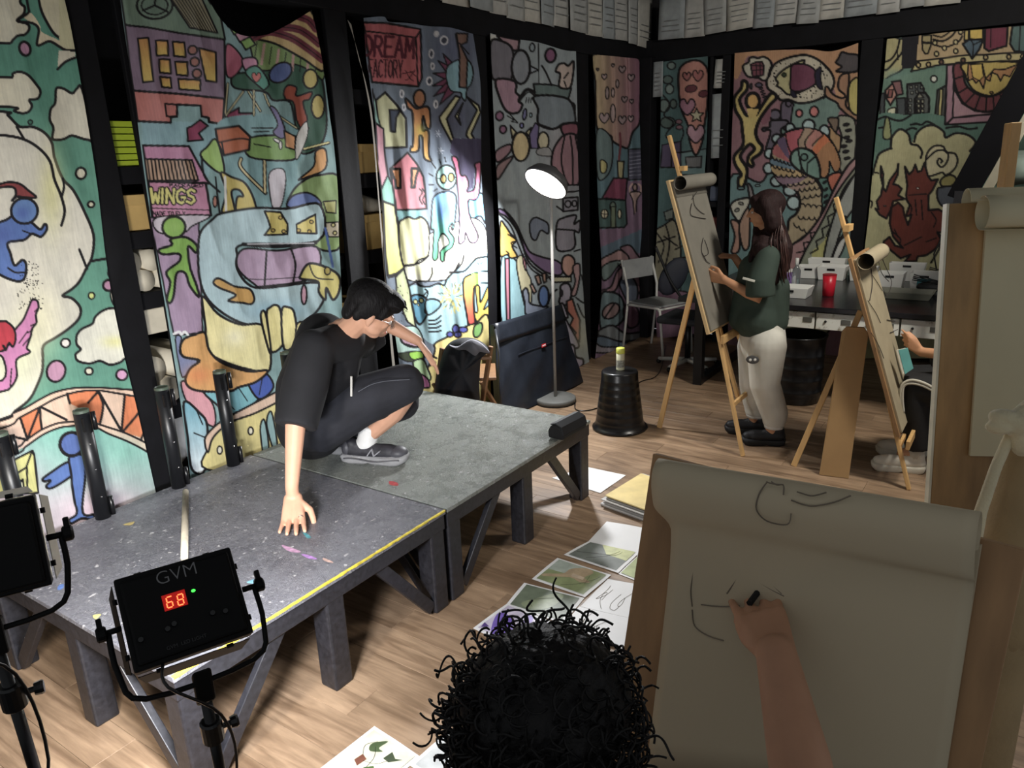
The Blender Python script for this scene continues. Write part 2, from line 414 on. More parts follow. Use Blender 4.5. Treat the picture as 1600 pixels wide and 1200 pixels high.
def pl(p, n):                                         # resample a polyline at n even steps
    p = np.asarray(p, float).reshape(-1, 2); p = smooth_pts(p, False, 8) if len(p) > 2 else p
    L = np.r_[0, np.cumsum(np.hypot(*np.diff(p, axis=0).T))]; t = np.linspace(0, L[-1], n)
    return np.stack([np.interp(t, L, p[:, 0]), np.interp(t, L, p[:, 1])], 1)
def cloth_mat():
    m = bpy.data.materials.new('painted_canvas'); m.use_nodes = True; nt = m.node_tree; b = nt.nodes['Principled BSDF']
    a = node(nt, 'ShaderNodeVertexColor', layer_name='paint')
    g = node(nt, 'ShaderNodeNewGeometry')
    n = node(nt, 'ShaderNodeTexNoise'); n.inputs['Scale'].default_value = 9; n.inputs['Detail'].default_value = 8; n.inputs['Roughness'].default_value = .7
    nt.links.new(g.outputs['Position'], n.inputs['Vector'])
    r = node(nt, 'ShaderNodeValToRGB'); nt.links.new(n.outputs[0], r.inputs[0]); r.color_ramp.elements[0].position = .25; r.color_ramp.elements[0].color = (.74, .74, .76, 1); r.color_ramp.elements[1].position = .7
    mp = node(nt, 'ShaderNodeMapping'); mp.inputs['Scale'].default_value = (60, 60, 5); nt.links.new(g.outputs['Position'], mp.inputs[0])
    n2 = node(nt, 'ShaderNodeTexNoise'); n2.inputs['Scale'].default_value = 2.2; n2.inputs['Detail'].default_value = 3; nt.links.new(mp.outputs[0], n2.inputs['Vector'])
    r2 = node(nt, 'ShaderNodeValToRGB'); nt.links.new(n2.outputs[0], r2.inputs[0]); r2.color_ramp.elements[0].position = .3; r2.color_ramp.elements[0].color = (.84, .84, .84, 1); r2.color_ramp.elements[1].position = .7
    x = node(nt, 'ShaderNodeMix', data_type='RGBA', blend_type='MULTIPLY'); x.inputs['Factor'].default_value = 1
    y = node(nt, 'ShaderNodeMix', data_type='RGBA', blend_type='MULTIPLY'); y.inputs['Factor'].default_value = 1
    nt.links.new(a.outputs[0], x.inputs['A']); nt.links.new(r.outputs[0], x.inputs['B'])
    nt.links.new(x.outputs['Result'], y.inputs['A']); nt.links.new(r2.outputs[0], y.inputs['B'])
    nt.links.new(y.outputs['Result'], b.inputs['Base Color']); b.inputs['Roughness'].default_value = .75; b.inputs['Specular IOR Level'].default_value = .25
    return m
CLOTH = cloth_mat()
def sheet(name, left, right, top, bottom, plane, art, base, fold=None, step=1.5, parent=None, flip=False):
    """a hanging cloth: four border curves in picture points, laid on the real wall plane and rippled off it"""
    Lp = np.asarray(left, float).reshape(-1, 2); Tp = np.asarray(top, float).reshape(-1, 2)
    plen = lambda q: np.hypot(*np.diff(np.asarray(q, float).reshape(-1, 2), axis=0).T).sum()
    nv = int(max(plen(left), plen(right))/step); nu = int(max(plen(top), plen(bottom))/step)
    L, R, T, B = pl(left, nv), pl(right, nv), pl(top, nu), pl(bottom, nu)
    v = np.linspace(0, 1, nv)[:, None, None]; u = np.linspace(0, 1, nu)[None, :, None]
    P = (1-u)*L[:, None]+u*R[:, None]+(1-v)*T[None]+v*B[None]-((1-u)*(1-v)*T[0]+u*(1-v)*T[-1]+(1-u)*v*B[0]+u*v*B[-1])
    X, Y = P[..., 0].ravel(), P[..., 1].ravel()
    pt = Painter(X, Y, base); art(pt)
    d = ((X-800)/FPX)[:, None]*CR-((Y-600)/FPX)[:, None]*CU+CD
    ax, val = plane
    W = CC+d*(val/d[:, ax])[:, None]
    al = W[:, 1-ax]; z = W[:, 2]
    uu = np.broadcast_to(u[..., 0], (nv, nu)).ravel(); vv = np.broadcast_to(v[..., 0], (nv, nu)).ravel()
    off = fold(uu, vv, al, z) if fold else 0*al
    W = W+d*(-off/np.abs(d[:, ax]))[:, None]           # towards the viewer side of the wall
    idx = np.arange(nv*nu).reshape(nv, nu)
    F = np.stack([idx[:-1, :-1], idx[1:, :-1], idx[1:, 1:], idx[:-1, 1:]], -1).reshape(-1, 4)
    c0 = W.mean(0)
    me = bpy.data.meshes.new(name); me.vertices.add(len(W)); me.vertices.foreach_set('co', (W-c0).ravel())
    me.loops.add(F.size); me.loops.foreach_set('vertex_index', F.ravel()); me.polygons.add(len(F))
    me.polygons.foreach_set('loop_start', np.arange(len(F))*4); me.polygons.foreach_set('loop_total', np.full(len(F), 4))
    me.update(calc_edges=True); me.shade_smooth()
    ca = me.color_attributes.new('paint', 'FLOAT_COLOR', 'POINT')
    lin = s2l(np.clip(pt.c, 0, 255)); grey = lin@np.array([.3, .59, .11]); lin = lin*.80+grey[:, None]*.20; ca.data.foreach_set('color', np.c_[lin, np.ones(len(lin))].ravel())
    me.materials.append(CLOTH)
    o = bpy.data.objects.new(name, me); COL.objects.link(o)
    o.location = Vector(c0.tolist())-(wloc(parent) if parent else Vector((0, 0, 0))); o.parent = parent
    return o
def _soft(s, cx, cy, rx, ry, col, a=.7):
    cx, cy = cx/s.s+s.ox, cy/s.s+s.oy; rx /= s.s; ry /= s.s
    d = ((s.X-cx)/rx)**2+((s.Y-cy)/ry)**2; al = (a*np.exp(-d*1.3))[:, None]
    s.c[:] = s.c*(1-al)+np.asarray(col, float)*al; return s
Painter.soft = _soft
def _heart(s, x, y, r, col, w=1.2):
    return s.f([x, y+r*.9, x-r*.8, y, x-r*.7, y-r*.7, x-r*.3, y-r*.8, x, y-r*.35, x+r*.3, y-r*.8, x+r*.7, y-r*.7, x+r*.8, y], col, w)
Painter.heart = _heart
def _specks(s, x0, y0, x1, y1, n, r=2, col=K, seed=1):
    g = np.random.RandomState(seed)
    for _ in range(n):
        x, y = g.uniform(x0, x1), g.uniform(y0, y1); s.e(x, y, r*g.uniform(.5, 1.2), r*g.uniform(.6, 1.4), col, 0)
    return s
Painter.specks = _specks
def _scal(s, x0, y0, x1, y1, n, amp, w=1.3, col=K):
    p = []
    for i in range(n):
        for t in (0, .12, .35, .65, .88):
            f = (i+t)/n; p += [x0+(x1-x0)*f, y0+(y1-y0)*f+amp*math.sin(math.pi*t)**.6]
    return s.l(p+[x1, y1], w, col, 0)
Painter.scal = _scal
def _zig(s, x0, y0, x1, y1, n, amp, w=1.3, col=K):
    p = []; dx, dy = x1-x0, y1-y0; L = math.hypot(dx, dy)
    for i in range(n+1):
        f = i/n; k = amp if i % 2 else -amp; p += [x0+dx*f-dy/L*k, y0+dy*f+dx/L*k]
    return s.l(p, w, col, 0)
Painter.zig = _zig
CREAM = (226, 220, 192); TEAL = (92, 158, 134); PINKM = (196, 142, 172); ORANGE = (226, 128, 72); PEACH = (232, 196, 166)
BLUEM = (84, 118, 186); YEL = (232, 220, 140); LILAC = (176, 148, 178); SKYM = (150, 186, 192); MAROON = (122, 60, 82)
def art_clouds(p):
    W = 3.2
    p.soft(60, 90, 90, 90, (70, 140, 118), .5)
    p.T(0, 0, 5.45)
    p.f("-900 -300 150 -200 170 10 210 60 200 120 145 175 235 205 248 250 210 295 150 305 110 340 60 370 -200 350 -900 360", CREAM, W)
    p.f("330 -250 335 20 400 190 505 320 700 330 660 -250", (222, 214, 176), W)
    p.f("500 -250 505 320 505 400 560 425 700 430 700 -250", (214, 208, 160), 0, 0)
    p.f("205 150 265 110 340 215 360 275 500 345 500 395 420 355 310 385 328 300 315 235 270 190", (222, 208, 170), 0)
    p.l("190 -200 240 60 240 110 150 180 270 195 330 250 318 385 420 352 510 400 560 425 680 432", W)
    p.f("500 430 640 440 640 490 560 525 490 600", (220, 212, 186), 0, 0).l("490 590 560 525 650 488", W)
    p.e(212, 415, 46, 60, PINKM, W, -20)
    p.f("-900 640 0 655 100 655 112 625 170 612 240 640 310 720 345 780 320 840 250 850 272 900 245 950 190 965 120 945 70 910 -900 880", CREAM, W)
    p.f("480 755 540 755 615 795 655 755 700 760 800 1170 750 1190 700 1180 610 1155 540 1185 450 1185 455 1090 425 1020 432 930 470 875", (226, 220, 196), W)
    p.e(258, 1040, 20, 18, (60, 120, 100), 1.6)
    p.T(0, 0, 1)
    p.f("12 180 31 198 50 198 69 207 81 223 85 246 98 279 115 298 133 333 146 367 144 400 135 419 124 440 112 452 98 462 112 466 124 478 126 490 120 502 104 516 86 528 68 540 67 560 66 580 58 602 46 624 24 642 0 656 -190 710 -190 160 0 174", (224, 219, 200), 3.4)
    p.soft(80, 300, 22, 70, (236, 232, 150), .75).soft(20, 560, 50, 60, (220, 228, 170), .6).soft(60, 500, 40, 60, (232, 226, 170), .5).soft(5, 470, 30, 30, (210, 205, 190), .6)
    p.l("-40 212 0 211 35 217 60 231 78 252 85 280 95 305 101 330 96 352", 3.4).l("98 279 100 292 97 306", 3).l("124 390 132 410 136 420", 3).l("26 198 38 218", 3)
    p.T(0, 200, 4.8)
    p.f("-300 470 -100 440 0 420 70 405 150 420 215 470 272 520 200 522 130 515 90 545 120 490 60 440 -300 500", (150, 62, 62), 2.8)
    p.f("-400 780 0 705 110 655 230 705 300 760 335 720 352 740 345 775 305 815 240 795 180 840 60 860 78 940 110 1030 165 990 195 1020 190 1110 150 1150 60 1130 -100 1060 -400 1000", BLUEM, W)
    p.e(183, 622, 100, 96, (98, 138, 196), W).soft(170, 640, 60, 60, (70, 90, 170), .6).soft(0, 800, 120, 80, (70, 90, 160), .6)
    p.l("170 770 250 800 310 820", 1.8).l("60 1050 120 1085 190 1080", 2.2)
    p.specks(150, 990, 290, 1200, 60, 5, seed=3)
    p.e(607, 340, 38, 42, CREAM, 2.8).e(683, 573, 24, 22, (230, 226, 190), 2.6).e(818, 1180, 42, 42, PINKM, 3)
    p.f("830 985 818 1040 812 1100 850 1140 940 1160 940 985", CREAM, 2.2).l("685 998 825 975", 3.4)
    p.T(0, 440, 5)
    p.specks(140, -10, 340, 220, 60, 5, seed=5)
    p.f("110 390 180 300 220 210 250 145 290 150 302 200 280 260 285 320 250 370 242 420 225 470 210 520 232 555 130 610 132 740 80 830 0 862 -400 950 -300 800 20 770 20 590 -80 560 60 500 112 470", (212, 128, 180), 2.6)
    for q in ("300 205 270 235", "285 325 240 345", "255 380 215 400", "240 425 180 500", "215 390 150 480", "90 680 80 820"): p.l(q, 1.5)
    p.f("-400 330 0 310 60 320 110 370 122 450 100 510 70 480 45 535 25 500 0 545 -400 520", (196, 40, 60), 2.6)
    p.e(715, 110, 24, 26, (210, 222, 120), 2).e(850, 30, 44, 42, PINKM, 3).f("865 85 930 60 960 120 960 190 920 205 880 165", CREAM, 2.2)
    p.f("940 215 860 208 790 235 742 280 720 330 640 370 600 420 600 490 630 530 590 570 610 620 700 640 780 620 860 650 940 630 990 600 1120 630 1120 260", (228, 226, 206), 3)
    p.soft(900, 470, 110, 50, (228, 224, 130), .7)
    p.e(512, 480, 36, 34, (235, 228, 218), 2.4).e(438, 700, 72, 84, PINKM, 2.8, 15).e(695, 700, 30, 28, CREAM, 2.4).e(952, 728, 44, 42, (220, 160, 200), 2.6)
    p.T(0, 600, 5)
    p.f("-900 600 0 290 100 230 200 185 330 110 440 60 600 30 800 30 1090 50 1300 60 1300 640 1150 530 1000 450 850 390 720 330 540 330 440 350 330 400 200 490 -900 900", PEACH, 0)
    for q in ("165 265 310 185 325 350 215 432", "522 78 640 55 760 50 805 160 790 305 700 298 640 200 545 150", "980 88 1108 108 1105 200 958 372", "1112 210 1135 340 1108 420 958 375", "1112 210 1112 210 958 375"):
        p.f(q, (228, 124, 62), 0, 0)
    p.f("-900 950 60 580 200 490 330 400 440 350 540 330 720 330 850 390 1000 450 1150 530 1300 640 1300 1400 -900 1400", ((122, 196, 176), (226, 192, 206)), 0)
    p.soft(100, 800, 230, 300, (224, 190, 206), .9).soft(950, 520, 200, 120, (130, 200, 180), .6).soft(760, 1000, 500, 240, (228, 196, 208), .9)
    for q in ("-900 520 0 290 100 230 200 185 330 110 440 60 600 30 800 30 1090 50 1300 60", "-900 560 0 350 150 265 320 175 440 112 600 62 760 50 900 70 1100 102 1300 110"): p.l(q, 2.4)
    for q in ("-900 800 40 530 200 440 320 360 440 310 530 298 700 298 850 340 1000 392 1200 490", "-900 950 60 580 200 490 330 400 440 350 540 330 720 330 850 390 1000 450 1150 530 1300 640"): p.l(q, 2.4)
    for q in ("160 270 215 435", "310 185 215 430", "310 185 325 355", "-40 380 210 435", "320 180 520 280", "525 75 545 150", "765 60 690 145", "770 60 805 170 780 315", "775 65 950 370", "975 85 950 365", "1105 110 1100 200 960 372", "1110 210 1135 340 1105 425"): p.l(q, 3)
    p.f("-100 700 75 610 255 520 268 560 300 850 -100 880", (214, 210, 120), 2.6, 0).l("95 720 210 650 215 850", 2.4, K, 0).l("250 525 205 650", 2.2).l("110 780 180 745 188 850", 2.2, K, 0).f("125 800 180 750 185 850 130 860", (232, 228, 180), 1.5, 0)
    p.f("335 740 400 690 530 610 600 650 590 690 500 760 400 815 360 800 395 755 345 760", BLUEM, 3)
    p.f("542 570 650 560 668 700 645 1000 740 1020 720 1060 640 1050 560 1090 540 1060 600 1010 575 880 555 700", BLUEM, 3)
    p.e(560, 470, 92, 92, (84, 112, 180), 4)
def art_factory(p):
    G = (128, 172, 176)
    p.T(180, 0, 3)
    p.f("0 -200 440 -200 515 185 300 158 45 115", (122, 148, 126), 2.4, 0)
    p.e(185, 25, 84, 64, (122, 148, 126), 2.6).e(185, 25, 62, 44, (112, 138, 118), 1.8).l("185 25 245 55", 2.4).l("185 25 130 50", 2.4).l("185 25 190 -25", 2.4)
    p.f("255 -10 400 -20 480 155 350 130", (150, 142, 112), 2, 0)
    for i in range(9): p.l([265+i*15, -5, 362+i*13, 132+i*2], .9)
    p.f("45 118 150 128 300 155 512 185 515 462 300 440 85 425", (142, 118, 140), 2.4, 0)
    for q in ("105 180 155 178 180 380 130 385", "190 190 245 190 250 260 195 260", "270 195 325 200 330 268 275 262", "205 278 255 278 262 345 210 340", "280 290 338 290 340 355 288 350", "210 360 260 365 265 412 218 408", "295 370 400 375 398 425 300 418", "392 225 472 245 475 385 425 378"):
        p.f(q, ((214, 150, 70), (220, 190, 70)), 2.4, 0)
    for c in ((363, 235), (373, 290), (383, 345)): p.e(c[0], c[1], 21, 21, (170, 110, 95), 2.2)
    p.f("120 560 510 580 560 640 470 690 430 850 340 690 130 690", (140, 182, 190), 0, 0)
    p.f("85 425 300 440 512 463 505 582 440 572 438 552 405 545 400 495 290 490 290 545 262 550 260 575 105 568", (206, 122, 112), 2.8, 0)
    p.l("235 487 240 545 290 548", 2.2, K, 0).l("290 490 235 487", 2.2)
    for q in ("338 600 358 592 398 562 435 590 392 625 412 655 340 662", "510 545 580 505 580 530 640 530 640 560 585 560 590 582"): p.f(q, (156, 66, 100), 2.2, 0)
    p.f("130 682 345 685 440 860 155 850", (206, 140, 176), 2.6, 0)
    p.f("138 745 360 750 390 845 152 848", (198, 160, 130), 2.2, 0)
    for i in range(12): p.l([150+i*18, 752, 162+i*19, 842], 2.0)
    p.f("155 850 425 858 450 1010 175 1025", (206, 138, 170), 3, 0).l("170 975 440 985", 1.2)
    p.text('WINGS', 168, 884, 38, 66, 3.0, (222, 214, 110), 1, 1.25, over=K, ow=3)
    p.text('PACKAGED', 255, 862, 15, 14, 1, K, 0, 1.35).text('MADE TO FLY', 178, 992, 11, 20, 1.1, K, 0, 1.4)
    p.f("500 560 760 540 960 600 1000 680 860 760 840 960 560 960 480 700", G, 0)
    p.f("560 350 700 330 830 290 950 320 985 480 990 600 962 680 900 720 860 700 905 600 850 600 820 480 740 470 700 430 560 412", (62, 104, 84), 2.4)
    p.f("640 190 760 210 880 270 975 320 972 375 930 340 830 300 720 330 660 310", (130, 160, 90), 2)
    for i in range(9): p.l([665+i*34, 195+i*13, 650+i*36, 300+(i*6 if i > 4 else 0)], 3.2 if i % 2 else 1.2, (206, 160, 150) if i % 2 else K)
    p.f("590 170 700 165 800 120 908 45 950 160 978 330 880 275 750 205 650 182", (212, 180, 112), 2.6)
    for q in ("650 178 720 150 820 175 900 225 972 280", "760 125 850 135 900 160 955 205", "850 75 905 95 940 135"): p.l(q, 9, (124, 52, 66)).l(q, 1.0)
    p.f("520 215 560 225 600 290 560 355 522 350", (190, 96, 120), 2)
    for i in range(7):
        a = i/7; x = 425+a*190; y = -20+a*250
        p.f([x, y, x+52-a*10, y-22, x+80-a*12, y+14, x+24, y+40], (214, 156, 176) if i % 2 else (150, 196, 96), 2, 0)
    p.f("595 280 650 270 668 295 655 325 615 335", (220, 150, 180), 2).f("610 340 665 310 720 385 700 420 680 410", (90, 160, 140), 2).heart(662, 362, 26, (220, 120, 110), 1)
    p.e(775, 340, 58, 42, (86, 104, 158), 2.2, -35).e(915, 370, 34, 45, (206, 186, 96), 2.2).e(950, 500, 30, 55, (206, 186, 96), 2.2)
    p.f("790 430 810 400 850 410 850 450 920 430 910 465 880 480 900 560 880 612 850 560 835 480 800 465", (168, 76, 52), 2)
    for q in ("528 392 516 530", "625 430 680 520", "650 425 650 540", "520 540 600 430", "700 440 740 520 850 600"): p.l(q, 3.4).l(q, 1.6, (210, 200, 150))
    p.f("635 645 860 640 850 690 830 750 630 735", (128, 168, 84), 2.4)
    p.f("470 605 580 590 632 640 628 702 510 728 482 672", (196, 106, 64), 2.8, 0).l("475 670 580 650 628 655", 2).l("510 725 500 670", 1.8)
    for q in ("640 600 740 600", "650 618 720 616", "650 675 730 690"): p.l(q, 1.4)
    p.f("400 730 430 690 475 655 512 800 470 800", (160, 200, 96), 2.4)
    p.l("405 735 420 830 490 900", 2.4)
    p.f("725 500 760 520 800 620 780 650 740 620 762 580", (120, 112, 156), 1.8).f("792 612 845 640 842 702 800 690", (240, 170, 110), 1.8, 0)
    p.e(760, 660, 20, 8, (235, 230, 225), 1.2, 30).e(775, 680, 8, 20, (235, 230, 225), 1.2)
    p.f("850 640 895 570 900 640 850 750", (225, 222, 215), 1)
    p.l("590 745 592 790 705 905", 5).l("590 745 592 790 705 905", 2.4, (214, 196, 140)).l("700 755 702 900", 5).l("700 755 702 900", 2.4, (214, 196, 140))
    p.f("720 820 780 790 800 840 780 960 740 980", (214, 206, 214), 1.4)
    p.f("860 842 930 780 940 710 985 700 985 790 900 830", (230, 164, 84), 2.2)
    p.f("808 972 830 900 880 850 950 822 1060 845 1060 1150 930 1150 940 1010 900 985", (142, 172, 100), 2.6).f("812 972 830 920 900 903 955 935 955 972", (100, 122, 180), 2.2)
    p.l("885 700 1000 670", 4).l("885 698 1000 668", 2, YEL)
    p.f("975 945 1035 940 1035 1000 990 995", (190, 190, 110), 1.6, 0).f("980 1045 1050 1040 1050 1110 1000 1110", (214, 200, 170), 1.6, 0).e(1022, 1055, 9, 9, YEL, 1.2).e(1030, 1092, 9, 9, YEL, 1.2)
    p.f("495 810 545 830 610 860 655 950 668 1060 620 1090 570 1040 570 930 600 920 580 890 545 900 560 1000 500 1000 520 900", (208, 186, 84), 2.6)
    p.f("485 1060 500 1010 560 1010 585 1050 585 1100 540 1118 495 1105", (208, 186, 84), 2.8).l("515 1075 530 1065 540 1080 560 1065", 1.6).e(632, 1058, 24, 22, (212, 120, 70), 1.6).e(610, 1000, 14, 12, (180, 150, 60), 1)
    p.l("470 830 490 1010", 2.2).l("515 830 520 1000", 3, (226, 222, 214))
    p.e(468, 945, 10, 26, (206, 140, 120), 1.6)
    p.T(200, 300, 3)
    p.f("100 120 330 110 350 660 215 672 140 300", LILAC, 2, 0)
    p.f("135 120 380 110 300 160 260 190 145 190", (206, 196, 206), 1.8)
    p.f("330 250 345 180 400 125 440 100 600 75 750 78 900 60 890 230 545 245 512 300 512 360 560 430 640 450 895 425 920 500 830 605 640 632 500 600 380 510 335 400", (176, 206, 212), 3)
    p.soft(700, 560, 160, 50, (140, 190, 214), .7)
    p.l("540 245 700 255 880 238", 4.6).l("560 244 870 240", 1.4, (200, 200, 205))
    p.f("540 268 700 275 885 258 872 398 640 442 590 430 512 352", (186, 156, 184), 2.4).l("650 275 640 440", 2.4).l("765 268 785 340 775 420", 2.4).l("540 405 640 410 860 395", 1)
    p.f("640 90 715 95 748 150 748 198 640 202 668 165 655 125", (224, 204, 96), 2.4, 0).f("790 152 878 105 884 195 792 192", (224, 204, 96), 2.4, 0)
    for c in ((680, 180), (715, 120), (730, 185), (850, 185), (860, 140), (800, 180)): p.e(c[0], c[1], 9, 8, (206, 170, 70), 1.2)
    p.f("400 425 425 405 500 442 570 455 592 500 578 525 540 520 470 510 505 482 430 450", (206, 156, 66), 2.6)
    p.e(825, 482, 13, 45, (214, 160, 180), 2.2)
    p.f("808 392 850 335 940 358 992 400 988 470 960 505 930 450 925 505 895 470 890 420 815 408", (206, 192, 92), 3).l("850 340 880 400 960 410", 1.6).e(935, 370, 14, 18, (190, 170, 70), 1.6)
    p.l("925 170 960 350", 3, (80, 110, 180))
    p.f("350 490 420 570 520 620 642 635 665 832 560 830 440 790 375 740 362 620", (236, 224, 150), 3)
    p.soft(500, 680, 60, 50, (246, 240, 200), .7)
    for q in ("650 575 668 540 695 530 715 560 732 700 668 745", "720 560 750 540 780 570 788 700 732 735", "622 585 645 570 670 740 658 735"): p.f(q, (240, 226, 140), 2.8)
    p.f("790 625 840 612 900 640 880 740 800 760", (236, 220, 140), 2.4)
    p.f("200 222 270 212 322 250 318 285 282 255 290 350 322 440 332 492 290 440 268 380 228 382 215 480 200 518 182 505 198 425 180 375 240 325 238 290 165 292 145 270 205 248", (130, 182, 66), 3)
    p.e(215, 165, 54, 50, (138, 190, 70), 3).soft(215, 160, 40, 40, (160, 200, 100), .5)
    p.l("215 665 240 655 250 668 265 655 280 668", 3, (235, 235, 235))
    p.f("222 690 250 682 245 760 325 792 270 860 248 850", (130, 140, 180), 1.6)
    p.f("250 890 330 920 400 1000 400 1100 290 1010", (226, 156, 166), 2)
    p.f("262 985 330 1030 372 1100 362 1300 300 1300 280 1150", ((110, 180, 200), (225, 232, 235)), 3).l("320 1020 350 1090", 1.6).l("310 1130 360 1150", 1.6)
    p.f("360 925 560 885 615 968 470 1045 420 1000", (120, 190, 200), 2.4).f("556 868 640 846 682 915 612 970", (70, 100, 190), 2.4)
    for q in ("430 960 500 1020", "520 920 560 980", "560 900 600 960", "630 870 615 950"): p.l(q, 1.2)
    p.f("245 730 262 690 310 670 360 660 380 740 440 800 560 840 655 838 600 890 520 915 470 935 320 930 270 890 290 830 335 790 260 772", (230, 168, 84), 3)
    p.soft(330, 860, 70, 50, (230, 120, 50), .6)
    p.f("370 1300 375 1200 400 1130 480 1080 600 1030 740 940 740 1300", (232, 216, 130), 2.4)
    p.f("360 1160 395 1110 470 1055 690 940 740 920 740 960 600 1035 480 1080 400 1150 375 1220", PEACH, 2.4)
    for c in ((575, 1120, 12), (500, 1170, 10), (430, 1210, 12), (520, 1245, 12)): p.e(c[0], c[1], c[2], c[2]*1.5, (240, 234, 206), 1.8)
    for q in ("620 1110 640 1070 660 1200 640 1260", "650 1090 672 1030 700 1180 690 1230", "690 1060 706 1030 730 1180"): p.f(q, (150, 190, 190), 2)
def art_dream(p):
    S = 5.4545; p.T(560, 20, S)
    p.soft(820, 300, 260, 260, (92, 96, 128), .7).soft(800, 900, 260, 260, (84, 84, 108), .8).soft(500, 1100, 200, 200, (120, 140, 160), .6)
    p.f("40 82 240 88 530 140 540 560 512 628 115 590 58 170", (198, 100, 104), 2.6, 0)
    p.l("50 155 280 180 490 213 507 612", 2, K, 0).l("490 213 530 150", 2.4)
    p.text('DREAM', 58, 192, 66, 172, 3.4, (96, 34, 50), 3, 1.32).text('FACTORY', 88, 398, 34, 150, 1.6, (60, 30, 40), 1, 1.25)
    for q in ("370 520 420 510 480 500", "400 490 440 560 470 580", "480 490 430 560 400 575", "440 500 490 540"): p.l(q, 1, (70, 30, 40))
    p.f("150 745 228 678 330 790 405 900 412 1145 215 1152 165 930", (196, 196, 148), 2.8, 0)
    p.f("265 828 360 828 322 895 315 1015 275 1010", (60, 70, 90), 2.4, 0).f("120 650 145 760 170 900 215 1060 228 1190 190 1190 140 900", (150, 205, 190), 1.6, 0)
    for (x, y, a, b) in ((665, 180, 16, 22), (730, 235, 30, 34), (622, 350, 18, 34), (632, 455, 13, 25), (605, 582, 22, 32), (370, 690, 14, 30), (388, 805, 12, 26), (660, 780, 14, 30)):
        p.e(x, y, a, b, (66, 70, 86) if x != 665 else (235, 235, 235), 2, 0, (214, 214, 220))
    for (x, y) in ((720, 348), (678, 408), (635, 515), (630, 622), (640, 712), (690, 785)):
        a = math.atan2(560-y, 880-x); p.f([x, y, 860+60*math.sin(a), 560-60*math.cos(a), 860-60*math.sin(a), 560+60*math.cos(a)], (124, 62, 92), 1.6, 0)
    p.f("760 460 850 400 940 408 978 500 962 600 925 655 912 750 880 715 870 680 785 660 750 560", (128, 172, 184), 1.8)
    p.f("835 175 932 178 925 250 870 275 930 400 920 640 860 632 862 360", (132, 98, 84), 2, 0).l("862 260 940 350", 1.6).l("830 180 850 300 860 380", 2.2)
    for q in ("828 708 868 722 752 905 815 1090 798 1115 700 930 690 890", "922 715 1025 790 1042 850 962 1030 1045 1175 1035 1225 920 1045 925 1010 1012 830", "892 768 852 880 872 955 825 882"): p.f(q, (206, 202, 150), 2.4, 0)
    for c in ((680, 1030), (860, 1100), (700, 1175), (910, 1250)):
        for k in range(6): p.l([c[0], c[1], c[0]+26*math.cos(k), c[1]+30*math.sin(k)], .8, (190, 200, 215))
    p.f("400 735 420 742 480 808 512 815 600 808 612 975 578 972 552 880 545 1000 598 1012 600 1200 622 1262 570 1250 552 1190 545 1062 518 1055 512 1170 445 1185 450 1140 465 1120 462 860 420 810", ((176, 104, 62), (240, 184, 66)), 2.6)
    p.e(520, 730, 50, 74, (178, 118, 76), 2.6).soft(530, 1000, 50, 60, (206, 196, 50), .6)
    p.T(560, 220, S)
    p.f("150 -150 215 -100 225 100 250 295 195 415 165 200", (226, 160, 176), 2.2, 0).f("250 295 300 400 310 555 205 512 195 415", (140, 205, 186), 2, 0)
    p.f("205 515 310 552 350 800 392 1080 320 1135 250 1150 225 900", ((226, 226, 160), (232, 228, 90)), 2.8, 0)
    p.f("270 240 420 100 500 200 555 310 570 430 580 580 325 592", (214, 122, 134), 2.4, 0)
    for q in ("275 240 355 238 358 402 318 402 312 335", "455 235 515 238 490 312 478 400 452 398"): p.f(q, (226, 150, 90), 3, 0)
    for q in ("520 410 545 440 520 490 545 540", "545 410 570 450 548 500 565 540"): p.l(q, 1.8)
    p.f("330 600 580 595 600 800 345 712", (126, 186, 190), 0, 0)
    p.f("345 712 380 670 430 650 480 668 540 652 595 720 608 880 590 985 520 1015 470 1060 390 1072 350 900", (230, 228, 170), 2.6)
    p.f("600 820 620 790 700 740 850 690 960 650 1080 740 1110 1000 1000 1010 900 1100 760 1180 500 1200 395 1160 395 1075 470 1065 520 1018 590 985 608 880", (246, 246, 228), 1.6)
    p.soft(560, 1100, 120, 60, (230, 232, 150), .7)
    p.f("800 -20 1050 -20 1052 180 1000 200 975 400 930 435 870 290 840 160 780 100", (76, 70, 98), 0, 0)
    p.soft(700, 300, 90, 130, (190, 225, 230), .6)
    for q in ("620 180 660 235", "600 280 635 300", "600 375 640 375", "640 430 670 410", "690 160 705 200", "735 140 745 180"): p.l(q, 1.4)
    p.f("940 512 1040 448 1072 500 1085 700 1040 640 960 655", (96, 184, 222), 2)
    p.e(750, 312, 86, 104, (156, 214, 204), 2.2).e(725, 325, 24, 37, (235, 205, 110), 2).e(790, 312, 25, 37, (235, 205, 60), 2).l("670 320 700 322", 1.6).l("815 310 835 312", 1.6)
    p.f("635 500 670 455 730 435 790 435 832 480 828 620 812 750 795 752 800 700 770 760 815 830 800 905 740 955 730 1022 703 1018 703 935 775 870 722 790 682 860 676 998 633 998 642 770 620 748 625 600", ((120, 180, 226), (70, 190, 120)), 2)
    p.soft(735, 600, 60, 90, (70, 100, 206), .8)
    p.f("795 145 825 135 850 170 872 290 915 300 940 370 925 430 960 430 992 395 1000 250 990 205 1020 185 1045 205 1030 430 1000 502 935 508 952 650 1018 800 1000 865 950 862 912 780 905 850 855 872 862 700 850 450 825 240", ((206, 96, 130), (232, 186, 236)), 2)
    p.T(600, 400, S)
    p.f("215 262 380 262 540 200 640 100 780 40 900 5 900 570 720 610 430 750 300 640 240 480", (158, 202, 212), 0)
    p.f("170 108 215 270 272 610 200 560 110 350 100 180", (196, 204, 150), 2, 0).specks(120, 250, 210, 560, 22, 6, seed=8)
